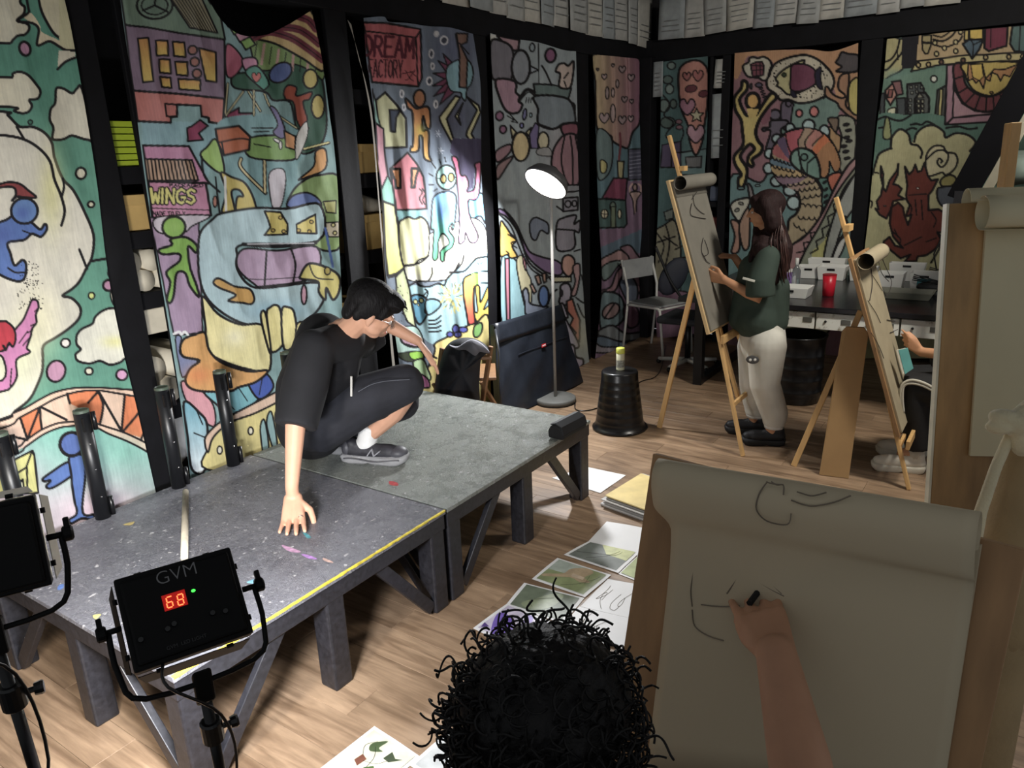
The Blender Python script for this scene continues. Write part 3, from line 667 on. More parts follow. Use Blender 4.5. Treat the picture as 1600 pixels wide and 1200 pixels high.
    for q in ("40 185 110 160 170 110", "180 80 300 60 380 0", "215 255 290 215 370 215 408 160 410 100", "275 210 300 250 380 262 460 235 512 250 540 190 600 130 640 60", "560 140 680 130 750 60 790 20 880 5", "680 0 660 70 600 130"): p.l(q, 2.4)
    p.f("232 350 290 330 358 365 350 470 368 500 310 582 268 540 242 430", (86, 156, 186), 2.6).e(268, 390, 18, 20, (206, 206, 130), 1.4).e(318, 380, 18, 20, (206, 206, 130), 1.4).e(295, 415, 6, 14, YEL, .8)
    p.f("355 385 440 370 486 410 440 468 370 498", (130, 180, 190), 2.2).l("355 375 375 310 350 282", 2).l("340 335 365 305", 1.8)
    for i in range(4): p.l([382, 548+i*32, 440, 545+i*34, 485, 510+i*42], 2)
    g = np.random.RandomState(2)
    for i in range(90):
        a = g.uniform(0, 6.3); r = g.uniform(20, 110); p.l([585+r*math.cos(a), 350+r*1.1*math.sin(a), 585+(r+22)*math.cos(a), 350+(r+26)*1.1*math.sin(a)], 1.1, (232, 214, 90) if i % 4 else (90, 90, 50))
    p.f("675 230 690 185 740 158 805 150 805 240 768 272 765 400 775 560 768 610 750 638 725 612 705 500 680 350", ((244, 214, 48), (222, 48, 60)), 2.4)
    p.f("745 158 805 150 805 240 770 245", (150, 206, 70), 0).soft(720, 330, 40, 60, (244, 150, 50), .5)
    p.l("800 60 815 80 835 55", 1).l("815 80 815 260", 2.4, (235, 238, 240))
    p.f("780 270 815 265 822 395 885 265 900 330 850 455 900 425 900 530 800 565 768 480 798 470", (244, 206, 52), 1.8)
    p.l("820 130 900 130", 1.6).l("825 230 900 232", 1.6)
    p.f("430 752 540 690 700 600 780 575 900 555 920 1400 200 1400 420 860", (228, 210, 120), 2.4)
    for c in ((612, 622, 28, 36), (562, 668, 28, 22), (675, 628, 38, 24), (630, 670, 30, 24)): p.e(c[0], c[1], c[2], c[3], (84, 92, 180), 1.8)
    p.f("770 600 830 570 835 640 800 690 765 680", (120, 180, 90), 2)
    p.f("100 640 260 600 330 700 325 812 120 832", (176, 212, 200), 1.6).f("148 700 200 705 280 755 295 775 230 775 165 745", (190, 150, 170), 2.2).l("140 700 165 745 280 778", 2.4)
    p.f("120 835 320 815 335 880 200 900", (60, 70, 50), 1.6).f("220 822 318 818 330 868 240 878", (150, 214, 40), 1)
    p.l("325 815 450 872", 2.4).f("250 900 330 880 372 960 400 1040 360 1060 270 980", (170, 206, 150), 2.2).f("270 1000 340 1020 380 1060 385 1120 290 1110", (196, 110, 160), 2)
    p.l("370 950 440 905", 2)
def art_grey(p):
    p.T(760, 40, 4.6125)
    p.soft(540, 900, 150, 400, (160, 146, 150), .5)
    p.f("28 60 80 75 45 115 28 115", (225, 225, 215), 0, 0).f("75 72 238 105 230 175 192 182 120 120", (176, 140, 148), 2.6, 0)
    p.f("30 122 110 112 190 180 180 385 110 382 40 370", (128, 124, 134), 2.8)
    p.e(248, 298, 66, 122, (142, 148, 156), 3).f("315 290 375 320 315 345", (170, 180, 190), 2, 0)
    p.f("68 392 190 395 215 430 212 480 240 510 232 545 258 570 235 622 180 632 135 605 95 520", (178, 138, 156), 3)
    p.e(330, 158, 18, 30, (160, 176, 184), 1.8).e(462, 215, 38, 50, (140, 88, 122), 2.8).e(608, 592, 30, 36, (150, 140, 158), 3).e(95, 652, 28, 32, (160, 110, 142), 2.2).e(120, 748, 24, 28, (160, 110, 142), 2.2)
    p.f("340 420 460 425 612 452 592 525 350 500", (108, 128, 126), 2.2, 0).f("350 508 590 530 640 700 560 705 480 745 375 708 372 600", (130, 142, 150), 2.8)
    p.l("400 290 430 340 470 430", 2.2).l("375 130 378 410", 1.4)
    p.f("500 330 520 282 560 272 590 290 628 258 622 372 598 450 525 440 532 350", (206, 184, 172), 2.6).l("560 380 590 340", 2).l("560 400 575 440", 1.6)
    p.l("238 530 290 462 345 480", 4).l("240 545 300 480 345 505", 1.6)
    for x in (290, 308, 325): p.l([x, 520, x-6, 555], 1.2)
    p.e(276, 640, 14, 40, (130, 130, 180), 1.8, 8).e(255, 720, 14, 18, (130, 130, 190), 1.8).l("150 650 200 680 180 690 225 700 170 640", 1.4, K, 0).e(320, 645, 9, 16, SKYM, 1.4)
    p.f("172 720 215 770 185 810", (206, 196, 150), 2, 0).f("285 770 322 735 310 800", (206, 196, 150), 2, 0)
    p.f("310 785 352 700 378 720 372 885 322 885", (126, 114, 160), 1.6, 0)
    p.e(248, 872, 62, 105, (212, 190, 136), 2.6).e(410, 832, 40, 64, (206, 196, 160), 2.2).f("370 890 450 880 470 940 370 930", (160, 160, 160), 1)
    p.l("375 712 440 735 480 745 540 725 580 705 650 700", 3)
    p.f("545 718 650 708 660 780 600 792 552 780", (146, 86, 102), 2.4).f("560 790 645 790 668 900 672 1120 600 1165 510 1120 472 1020 475 930 500 860", (166, 124, 134), 2.6)
    p.l("565 795 540 950 560 1080 600 1160", 2).l("605 795 622 950 622 1160", 2).l("640 800 660 900", 1.8)
    p.f("70 905 170 855 168 915 80 985", (166, 126, 136), 2.2).f("78 1010 192 940 150 1010 80 1110", (160, 128, 130), 2.2)
    p.f("495 1160 670 1150 672 1190 500 1200", (150, 150, 156), 2)
    p.T(770, 300, 4)
    p.f("438 38 532 32 532 112 440 122", (150, 148, 158), 2.2, 0).e(470, 75, 18, 21, (160, 158, 168), 1.8).e(510, 72, 14, 19, (160, 158, 168), 1.8).l("400 90 440 120", 2).l("400 10 440 40", 2)
    p.f("400 200 440 162 520 146 508 200 545 180 540 250 510 250 515 330 480 365 400 355", (150, 146, 158), 2.4).l("400 232 515 240", 2).l("510 370 545 360", 2)
    p.f("40 105 90 130 140 190 165 240 205 330 240 380 320 410 400 430 440 470 420 520 330 500 250 440 200 370 150 240 90 160 40 130", (138, 112, 154), 2.2)
    p.f("230 200 260 160 300 170 345 200 345 260 300 240 270 300 240 280", (128, 140, 160), 2)
    p.l("70 110 120 180 175 290 215 420 280 490 340 520", 2.4).l("40 140 110 210 160 330 195 410 250 490 340 540", 2)
    p.f("345 530 490 530 490 560 380 565", (200, 196, 160), 2, 0)
    p.f("55 415 145 430 165 560 215 765 60 820", (156, 208, 218), 1.8).f("76 415 102 415 108 800 86 805", (220, 134, 156), 2, 0)
    p.f("48 190 80 215 112 262 148 300 122 340 152 402 110 412 92 390 60 402 45 380", (242, 196, 64), 2.2)
    p.l("95 265 145 300 115 320 150 350", 1.6).l("85 370 100 385 95 400", 1.6)
    p.f("148 430 185 400 215 500 240 560 240 700 215 765 165 560", (214, 206, 160), 1.6).f("188 390 208 455 205 490 190 440", (214, 140, 150), 1.6)
    for q in ("232 582 248 574 272 622 256 636", "264 528 290 518 302 570 284 582", "308 512 330 505 336 560 318 568"): p.f(q, (190, 150, 130), 2, 0)
    p.f("188 625 210 600 225 640 232 695 290 712 345 722 215 770 200 690", (150, 160, 180), 2.2).e(318, 652, 32, 66, (100, 134, 190), 2.4).l("345 700 365 640 400 610", 2.4)
    p.f("425 585 470 572 492 620 480 680 450 708 415 690 425 640", (166, 160, 176), 2.6).e(428, 632, 10, 22, (40, 36, 44), 1)
    p.f("432 480 440 410 480 395 512 430 500 500 470 528", (198, 152, 136), 2.4).f("500 470 540 450 545 520 520 640 490 640 515 560", (188, 150, 150), 2)
    p.f("462 682 498 668 520 740 545 800 542 935 500 910 520 880 482 835 502 790 465 745", (202, 118, 98), 2.2, 0)
    p.f("415 710 440 700 470 780 460 800 540 960 470 965 450 900 415 760", (176, 170, 190), 2.2)
    p.l("520 660 560 690 585 700 580 780 560 770 530 700", 2).l("555 520 590 690", 1.8)
    p.f("472 965 508 962 520 1030 562 1045 560 1085 500 1112 490 1060", (168, 156, 182), 2.6)
    p.soft(560, 900, 60, 160, (206, 200, 160), .6)
def art_hearts(p):
    p.T(915, 75, 4.8)
    p.f("55 50 400 78 408 420 405 560 350 640 320 745 270 738 205 700 190 660 130 640 80 575 72 250", ((196, 176, 124), (150, 98, 124), 'h'), 2.6)
    for x, y, r in ((140, 215, 24), (275, 160, 30), (342, 222, 30), (292, 385, 26), (345, 400, 18), (140, 525, 44), (275, 540, 36), (340, 530, 26), (205, 130, 14), (90, 160, 12)): p.heart(x, y, r, (176, 150, 150), 1.3)
    for x, y, a, b in ((162, 338, 14, 46), (205, 490, 20, 68), (205, 335, 12, 34), (238, 268, 12, 30)): p.e(x, y, a, b, (180, 154, 150), 1.3)
    p.f("85 620 190 670 200 850 160 960 90 965", (112, 134, 134), 1.6).f("110 850 130 840 160 870 150 930 115 930", (190, 180, 110), 1.4)
    p.f("320 760 425 755 425 985 320 990", (84, 84, 104), 1.4, 0)
    for i in range(7): p.l([330, 790+i*28, 415, 780+i*28], .9, (150, 150, 170))
    p.l("258 640 262 720 250 840", 2.6, (130, 60, 70)).f("238 850 288 850 275 1030 250 1030", (196, 184, 130), 1.8, 0)
    p.f("300 1000 440 990 440 1500 300 1500", (134, 106, 132), 0, 0)
    p.f("125 1125 210 975 312 978 300 1142", (134, 62, 88), 2, 0).f("88 1130 300 1142 310 1320 290 1345 100 1350", (76, 104, 100), 2, 0)
    p.e(205, 1190, 22, 36, (120, 140, 120), 1.6).f("190 1190 225 1190 225 1345 190 1345", (126, 140, 112), 1.2, 0)
    p.e(142, 1245, 26, 34, (206, 196, 160), 1.4).e(255, 1245, 14, 34, (206, 196, 160), 1.4).l("142 1212 142 1278", 1).l("118 1245 166 1245", 1)
    p.e(370, 1045, 16, 26, (196, 160, 150), 1.6).l("335 1085 330 1050 350 1020", 2.2, (196, 160, 150)).l("415 1085 415 1040 395 1020", 2.2, (196, 160, 150)).f("335 1085 415 1085 385 1140 380 1240 395 1290 370 1290 355 1150", (196, 160, 150), 1.4)
    p.T(915, 325, 4.8)
    p.f("100 160 300 150 440 -60 440 1200 60 1200", (132, 104, 128), 0, 0)
    p.f("110 295 200 258 300 212 440 150 440 330 110 400", (96, 118, 134), 0, 0)
    p.f("112 390 200 340 260 315 330 370 330 430 260 440 240 400 160 430 112 450", (166, 128, 126), 2)
    p.f("260 300 330 280 380 340 415 400 340 430 320 360", (150, 112, 124), 2)
    p.f("112 620 190 590 240 470 330 425 390 470 410 560 400 640 340 500 270 520 220 620 130 640", (164, 122, 130), 2.2)
    p.f("120 450 200 400 280 400 240 440 180 520 130 540", (110, 128, 124), 1.8)
    p.f("255 560 300 510 350 520 390 600 380 700 330 720 280 640", (96, 106, 124), 2)
    p.f("115 660 180 630 260 660 290 740 280 840 200 900 112 900", (112, 134, 138), 2.4).e(190, 772, 72, 50, (150, 122, 120), 2, -38).l("140 830 215 720", 2)
    p.f("290 740 350 720 400 780 395 870 330 900 290 830", (130, 90, 110), 2)
    p.f("100 920 200 880 300 940 440 930 470 970 300 1000 150 990 100 960", (122, 128, 130), 2.2).f("100 960 300 1010 470 980 470 1060 100 1060", (96, 112, 128), 2).f("60 1000 120 1040 250 1045 240 1080 60 1080", (146, 138, 146), 1.8)
def art_balloon(p):
    p.T(1020, 75, 3.43)
    for x, y, a, b, c in ((100, 95, 22, 20, 120), (80, 170, 26, 22, 96), (90, 220, 22, 26, 130), (60, 310, 30, 34, 110), (110, 300, 18, 24, 92), (80, 400, 40, 30, 88)): p.e(x, y, a, b, (c, c+20, c+14), 1.6)
    p.l("50 250 90 300 60 360 110 400 70 470 120 520", 1.8).l("140 400 165 450 150 500", 1.6)
    p.f("50 520 150 500 150 640 40 640", (96, 84, 112), 1.6, 0).f("100 560 160 560 150 640 100 640", (112, 92, 122), 1.6, 0)
    p.f("150 560 290 540 290 680 150 680", (110, 140, 140), 1.6, 0)
    p.f("138 140 168 85 225 66 270 82 297 140 292 300 272 440 266 500 230 575 196 495 190 420 148 310", (202, 138, 122), 2.6)
    p.heart(182, 152, 26, (180, 110, 106), 1.4).heart(242, 148, 34, (180, 110, 106), 1.4).heart(185, 315, 50, (172, 120, 140), 1.8).heart(230, 460, 56, (190, 146, 160), 1.8)
    p.e(205, 218, 32, 20, (110, 56, 66), 1, -10).e(272, 245, 28, 18, (110, 56, 66), 1, -10)
    q = []
    for k in range(10): r = 40 if k % 2 == 0 else 18; q += [235+r*math.sin(k*math.pi/5), 362-r*math.cos(k*math.pi/5)]
    p.f(q, (200, 194, 156), 1.6, 0)
    p.e(140, 395, 18, 12, (150, 110, 120), 1.2).e(142, 425, 18, 12, (150, 110, 120), 1.2)
    p.f("175 585 262 580 258 640 180 640", (120, 120, 120), 1.4, 0)
    p.f("-10 1010 60 950 120 930 150 1100 120 1200 60 1350 0 1180", (156, 150, 122), 2)
    for q in ("20 990 60 1060 30 1150", "70 950 90 1050 60 1200", "0 1050 120 1010", "120 1080 200 1070 200 1330 110 1330", "110 1130 200 1120", "150 1080 150 1330", "110 1200 200 1200", "60 1010 130 1060"): p.l(q, 1.8)
    p.f("60 880 110 860 110 910 70 925", (130, 140, 130), 1.4, 0).f("-20 1330 60 1300 230 1340 230 1600 0 1600", (142, 106, 128), 1.6)
def art_fish(p):
    p.T(1135, 65, 5.714)
    p.f("20 1240 300 1260 420 1180 700 1700 600 2200 20 2200", (112, 148, 148), 2.4)
    p.f("500 560 700 545 900 500 1010 560 985 690 900 760 1000 1100 1190 1200 1190 2300 480 2300 700 1600 480 900", (122, 152, 142), 0)
    p.f("70 90 780 70 1190 10 1190 620 1000 520 900 250 700 130 450 200 380 150 200 130 150 220 100 330 60 300", (206, 154, 108), 0)
    p.f("150 212 198 185 205 150 240 138 282 148 330 135 385 165 402 215 385 260 365 340 320 345 290 325 240 320 190 310 155 260", (202, 196, 174), 2.6)
    p.f("215 205 270 180 318 180 335 215 328 300 235 315", (130, 70, 84), 2, 0).l("220 215 330 215", 1.2).l("265 200 270 305", 1.2).l("300 195 300 300", 1.2).l("225 260 330 250", 1.2)
    p.f("400 250 440 195 520 155 620 128 720 122 830 170 930 270 962 360 935 440 870 492 760 538 640 548 560 520 480 520 430 460 372 420 358 350 385 300", (206, 196, 170), 3)
    p.specks(390, 190, 900, 520, 130, 7, seed=11)
    p.f("440 330 490 268 580 210 690 165 695 205 770 240 800 290 800 370 700 432 600 470 540 468 490 420 450 395 462 368", (196, 188, 132), 2.6)
    p.f("590 208 700 203 775 240 800 290 798 370 700 432 600 442 568 400 575 300", (124, 66, 90), 2.2).f("790 285 825 235 848 240 840 320 858 425 820 410 800 370", (46, 42, 64), 1.6).e(515, 297, 20, 18, (60, 78, 50), 1.4).f("570 440 600 440 630 495 590 495", (46, 42, 64), 1)
    p.f("490 560 560 530 600 560 590 600 560 780 500 760", (116, 104, 122), 2).e(555, 555, 25, 25, (116, 104, 122), 2)
    p.e(650, 640, 30, 32, (214, 128, 122), 2.2).e(783, 625, 38, 46, (214, 128, 122), 2.2)
    p.e(435, 655, 50, 48, (112, 104, 120), 2.6).f("395 710 470 700 545 708 540 745 485 790 505 900 390 1010 350 970 395 800 328 798 325 772 385 765", (112, 104, 120), 2.6)
    p.f("300 600 360 560 400 620 380 700 320 740", (150, 96, 110), 0)
    for c in ((290, 388, 30, 20), (222, 400, 8, 26)): p.e(*c, (90, 84, 104), 1.8)
    for i in range(5): p.e(310+i*10, 420+i*24, 18, 7, (70, 50, 70), 1, -20)
    p.f("978 190 1000 150 1030 95 1085 108 1180 130 1170 262 985 268 1030 225", (94, 88, 90), 2.6)
    p.f("880 420 905 405 950 470 1030 505 1060 480 1000 420 1010 320 1060 285 1095 300 1085 450 1070 580 1180 650 1180 712 1090 660 1010 590 985 545 890 490", (176, 130, 96), 2.6)
    p.f("1100 380 1190 340 1190 640 1100 600", (206, 190, 96), 2.2)
    p.f("985 700 1040 660 1150 720 1140 1060 1040 1180 985 1010 1030 860", (160, 162, 142), 2.2)
    for x, y in ((1070, 742), (1090, 792), (1072, 855), (1095, 888), (1048, 935), (1065, 982), (1078, 1042)): p.e(x, y, 30, 14, (40, 36, 40), 1, -10)
    p.f("905 700 930 680 1000 690 990 780 960 840 940 760", (130, 110, 92), 2.2).f("920 760 980 820 1020 860 1000 1000 930 900", (190, 150, 100), 1.8)
    for x, y, a, b in ((568, 772, 40, 42), (735, 748, 54, 52), (875, 805, 46, 58), (450, 868, 42, 42), (382, 1000, 42, 44), (375, 1132, 44, 48), (445, 1248, 50, 46), (570, 1330, 60, 50), (600, 1440, 60, 60)): p.e(x, y, a, b, (180, 206, 206), 2.6)
    p.f("400 1080 408 980 450 895 520 825 600 785 700 775 800 790 900 850 970 950 1012 1060 1000 1140 965 1150 920 1060 915 1150 880 1210 842 1190 830 1080 790 1000 720 955 640 950 585 995 572 1070 640 1150 780 1220 850 1320 862 1430 842 1560 790 1660 680 1750 560 1830 470 1830 540 1700 560 1590 620 1540 655 1460 640 1360 580 1300 500 1280 430 1190", (184, 164, 126), 3.4)
    for q, c in (("545 815 690 785 650 850 645 948 600 975 560 1040 540 940 520 860", (196, 96, 108)), ("690 782 770 790 720 880 705 950 645 945 650 860", (176, 150, 124)), ("770 790 860 830 800 880 760 960 710 950 725 880", (206, 140, 128)),
                 ("860 830 925 895 890 960 820 1010 770 960 810 900", (224, 124, 72)), ("925 895 1008 1060 1000 1140 965 1148 920 1060 912 1150 880 1208 842 1188 830 1080 805 1015", (184, 130, 82)),
                 ("455 900 520 855 545 950 575 1060 520 1010", (116, 96, 128)), ("415 1000 450 920 520 1010 572 1080 500 1050", (192, 108, 112)), ("405 1050 500 1060 575 1085 620 1140 560 1150 410 1100", (116, 146, 164)),
                 ("410 1110 520 1130 620 1150 700 1190 600 1210 430 1180", (206, 174, 118)), ("440 1200 600 1215 720 1200 640 1260 510 1275", (146, 118, 136)), ("530 1285 680 1270 790 1230 700 1300 620 1330", (176, 146, 132))): p.f(q, c, 0)
    for a in ((415, 1100, 610, 1150, 5, 28), (440, 1190, 730, 1190, 6, 24), (500, 1280, 790, 1240, 6, 26), (610, 1320, 830, 1290, 5, 30), (645, 1390, 850, 1350, 4, 30), (655, 1470, 855, 1490, 4, -26), (640, 1560, 835, 1570, 4, 28), (600, 1620, 740, 1700, 3, 26), (415, 1030, 580, 1090, 5, 24)): p.scal(*a, 1.6)
    for q in ("690 785 660 850 640 880 645 945", "780 795 730 850 700 900 712 950", "865 835 800 890 765 930", "530 830 540 900 570 980 600 990"): p.l(q, 1.6)
    p.f("582 1000 640 955 720 960 790 1010 828 1100 838 1190 820 1230 700 1180 625 1135 575 1075", (122, 160, 146), 3)
    p.e(695, 1032, 30, 30, (104, 140, 128), 2).l("640 960 665 1100 700 1170", 2.2).l("730 1080 790 1030", 2.2).l("665 1060 670 1180", 1.8).l("725 1080 720 1180", 1.8)
    p.f("140 360 165 352 188 380 180 435 118 520 165 640 200 662 262 655 300 600 390 470 430 465 445 505 380 575 300 690 262 800 280 880 322 940 300 1000 232 1050 242 1100 222 1115 190 1085 200 1020 250 960 205 918 130 1005 132 1050 180 1125 182 1200 152 1292 110 1292 108 1222 132 1185 80 1100 72 1020 148 920 142 800 130 700 80 610 72 500 130 420", (212, 190, 104), 4.2)
    p.e(235, 532, 60, 74, (218, 170, 84), 4.2).f("180 600 290 600 262 680 200 680", (214, 184, 98), 0, 0)
    p.T(1135, 240, 5.714)
    p.e(130, 308, 32, 15, (112, 148, 148), 2).e(278, 285, 22, 10, (130, 160, 160), 1.4)
    p.f("190 270 225 300 245 400 225 450 205 380", (150, 140, 140), 2.4)
    p.f("38 460 90 415 205 398 195 470 120 600 70 560 45 510", (206, 204, 184), 2.6).e(130, 445, 22, 12, (150, 150, 136), 1.4, 15).e(95, 505, 22, 14, (150, 150, 136), 1.4, -30)
    p.f("40 600 110 620 118 740 110 870 45 880 75 740", (190, 142, 120), 2.4).f("118 620 200 490 205 800 160 860 125 760", (184, 146, 120), 2.4)
    p.f("820 230 905 225 960 340 880 500 850 420 860 320", (96, 140, 128), 2)
    for x, y in ((878, 255), (888, 320), (888, 380), (885, 430), (900, 460)): p.e(x, y, 22, 11, (34, 32, 36), 1, -35)
    p.f("905 215 960 175 1030 175 1035 230 1000 270 960 345 925 300", (206, 112, 84), 2.4)
    p.f("560 850 700 740 840 560 980 280 1090 100 1190 20 1190 110 1010 330 850 640 770 800 680 920 600 1100 540 1100", (182, 138, 138), 3).zig(650, 900, 800, 680, 5, 26, 1.8)
    p.f("680 920 830 650 1000 330 1190 80 1190 130 1040 330 950 600 890 760 860 960 840 1200 600 1200", (150, 156, 132), 2.6)
    p.f("760 890 830 820 870 780 910 700 970 500 1000 400 985 520 940 700 900 800 870 1000 800 1000", (196, 192, 110), 0).zig(770, 900, 1000, 410, 9, 22, 2)
    p.f("860 1100 880 860 960 560 1060 330 1190 150 1190 400 1060 600 980 820 930 1100", (160, 164, 156), 2.4).l("1060 560 1080 660 990 800 930 960", 2.6)
    p.f("940 960 1000 800 1070 740 1040 860 980 960", (206, 206, 200), 2.2)
    p.f("480 1300 560 1230 900 1250 960 1500 700 1800 500 1700", (176, 176, 132), 2.4).l("640 1300 720 1400 760 1500", 3, (80, 84, 100))
def art_dragon(p):
    p.T(1370, 30, 6)
    p.f("90 180 212 185 285 195 260 440 130 530 55 540", (190, 180, 122), 2.2).l("215 190 190 290 140 370 80 400", 2.4).l("250 200 240 300 190 370 100 470 60 470", 2.6).l("190 290 200 380", 1.6)
    p.f("390 145 1500 20 1500 330 800 342 375 392", (192, 164, 116), 0, 0).f("370 395 800 342 1500 305 1500 378 830 412 600 425 320 490", (204, 188, 124), 2.2, 0)
    p.l("530 190 620 205 700 160 740 110", 2.4).l("530 150 610 165 680 120", 2).l("530 235 640 262 760 215 800 160", 2.2)
    for x, y in ((545, 222), (635, 270), (740, 300), (560, 325), (740, 215), (785, 120)): p.e(x, y, 20, 22, (206, 190, 130), 1.8)
    for x, y in ((390, 430), (485, 425), (605, 402), (810, 385), (1020, 358), (1238, 352), (1370, 350)): p.e(x, y, 20, 22, (120, 84, 66) if x in (605, 810) else (196, 172, 110), 2)
    p.f("425 150 510 150 510 220 425 215", (180, 164, 110), 2, 0).f("425 225 515 225 480 320 455 325 430 290", (180, 164, 110), 2, 0)
    p.f("822 110 860 95 862 190 822 200", (206, 180, 90), 2, 0).f("868 92 998 84 998 190 868 192", (224, 190, 70), 2.6, 0).f("805 232 868 190 1000 190 960 285 895 372", (86, 108, 122), 2.6, 0).l("895 372 905 240 870 190", 1.4).l("905 240 1000 195", 1.4)
    p.f("1018 80 1228 70 1216 250 1130 275 1050 300 1008 270", (124, 52, 72), 2.6, 0).l("1070 85 1065 260", 1.4).f("1272 60 1500 50 1500 315 1290 300 1248 230", (88, 116, 112), 2.6, 0).l("1345 60 1335 300", 1.6)
    p.f("60 560 640 450 650 960 40 960", (112, 146, 126), 0, 0).soft(150, 520, 120, 60, (120, 160, 150), .6)
    p.e(535, 560, 30, 30, (226, 226, 210), 2)
    p.f("285 612 410 598 442 655 442 745 355 745 355 892 288 892", (92, 98, 96), 2.6, 0)
    for x, y in ((322, 640), (372, 635), (330, 690), (375, 680), (420, 640), (315, 760), (312, 810), (312, 855)): p.f([x-12, y-14, x+12, y-14, x+12, y+14, x-12, y+14], (140, 144, 130), 1.2, 0)
    p.f("362 742 400 690 455 690 490 740 490 870 465 888 365 890", (96, 100, 96), 2.8, 0).f("372 740 400 690 440 735", (150, 150, 130), 1.6, 0)
    for i in range(3):
        for j in range(2): p.f([380+j*36, 755+i*44, 405+j*36, 755+i*44, 405+j*36, 785+i*44, 380+j*36, 785+i*44], (170, 168, 140), 1.4, 0)
    p.f("80 668 150 600 192 705 128 805 90 745", (196, 138, 120), 2.4, 0).f("115 660 155 660 140 735 100 735", (150, 90, 84), 1.6, 0).f("140 585 225 575 245 700 190 715", (140, 96, 96), 2.2, 0)
    p.f("185 740 268 740 270 905 195 905", (72, 78, 80), 2.2, 0).f("25 700 75 690 70 905 30 905", (72, 78, 80), 2, 0).f("105 850 175 830 165 905 110 905", (206, 206, 170), 1.6)
    p.f("568 665 655 618 640 912 548 902", (84, 84, 76), 2.4, 0).f("590 660 620 655 605 905 575 905", (204, 190, 112), 1.8, 0)
    p.f("10 900 300 900 450 880 640 910 940 960 1100 1000 1060 1250 0 1250", (92, 130, 114), 0)
    for q in ("10 940 80 915 150 940 230 950 320 900", "320 990 370 980 420 990 470 960 540 990", "280 1040 330 1020 370 1030", "20 1020 80 1010", "650 1020 760 1005 860 1030 940 1020"): p.l(q, 2.6)
    p.f("75 960 98 915 120 960 130 1110 60 1110", (150, 156, 100), 1.8)
    p.f("658 428 726 420 716 925 662 985 640 985", (176, 132, 146), 2.6, 0).f("726 420 722 650 800 790 920 862 1100 868 1150 885 712 925", (190, 146, 156), 2, 0).f("712 925 1160 880 1080 962 650 988", (176, 132, 146), 2.6, 0)
    p.f("724 428 730 600 800 770 920 850 1060 865 1180 800 1300 640 1420 400 1320 400 1250 620 1100 716 960 710 840 620 812 500 816 420", (128, 66, 72), 2.8)
    for q in ("728 560 820 530", "770 690 850 640", "830 790 920 690", "920 850 970 715", "1020 865 1030 720", "1100 850 1090 718", "1190 790 1150 695"): p.l(q, 2)
    p.f("822 414 830 520 860 600 930 680 1080 716 1230 625 1300 500 1330 405", (212, 184, 84), 2.4)
    p.f("860 575 900 560 930 600 960 570 1000 650 1020 560 1060 580 1080 500 1130 520 1160 580 1190 520 1250 540 1280 480 1330 420 1200 470 1100 470 1020 560 1000 470 990 420 860 420 850 500", (196, 140, 84), 1.8, 0)
    p.f("880 425 985 420 1000 540 960 575 900 545", (226, 190, 70), 1.2, 0).e(1075, 688, 16, 12, (150, 110, 60), 1.4)
    p.f("235 150 395 140 372 400 330 462 232 470", (36, 34, 40), 0, 0)
    p.T(1340, 190, 5.217)
    p.f("120 430 150 330 180 260 268 218 278 130 345 62 415 105 435 180 470 115 540 45 620 30 700 80 718 130 800 95 900 110 962 170 915 250 880 500 1000 900 1000 2000 0 2000 50 900 90 620", (190, 184, 132), 0)
    p.l("120 430 150 330 180 260 268 218 272 215 280 130 345 62 415 105 435 180 490 195 525 245 515 295", 2.8).l("462 165 480 100 540 45 620 30 700 80 718 130 800 95 900 110 962 170 915 240", 2.8)
    p.soft(620, 200, 60, 120, (168, 164, 110), .5).soft(200, 620, 80, 200, (196, 200, 140), .6)
    p.f("555 350 560 280 590 225 640 195 700 205 722 250 790 260 815 310 800 370 760 415 715 435 690 415 640 430 580 445 555 400", (204, 194, 150), 2.4)
    p.l("560 310 640 240 720 240 740 290 715 350 680 370 650 335 665 300 690 320 680 335", 2.4)
    R = (118, 54, 42)
    p.f("155 650 190 600 205 520 188 440 190 365 210 430 208 540 230 570 260 480 320 400 332 345 328 430 290 510 330 520 360 548 330 600 382 630 330 640 290 650 270 720 235 790 180 760 145 710 170 715", R, 2.6, 0)
    p.f("395 600 405 520 385 365 420 430 450 400 470 350 490 410 520 400 545 335 572 440 600 480 655 470 610 560 578 600 578 722 660 715 745 765 780 900 650 905 690 980 620 1050 560 1090 490 1100 480 1135 385 1140 430 1085 350 1115 260 1040 208 1010 215 975 260 940 305 1010 370 1030 290 940 262 830 275 700 330 660 370 700 380 760 410 842 440 760 390 775 425 680 400 640", R, 2.6, 0)
    p.soft(330, 800, 60, 120, (130, 50, 36), .5)
    for q in ("420 600 560 590", "410 650 440 700 430 760", "470 640 480 760", "520 640 530 800", "290 900 350 960 340 1000", "380 1010 520 940", "300 880 330 940", "600 740 640 800 620 860", "560 980 640 950"): p.l(q, 1.6)
    p.e(490, 542, 10, 8, (230, 220, 200), 1).e(222, 688, 10, 6, (230, 220, 200), 1)
    p.e(738, 485, 68, 46, (156, 146, 78), 2.4, -20).f("648 560 680 535 820 530 825 620 770 680 700 692 655 640", (92, 98, 108), 2.4)
    p.l("650 900 690 980 600 1150", 2.4).l("120 410 170 420", 2).l("95 640 120 660 110 700", 2)

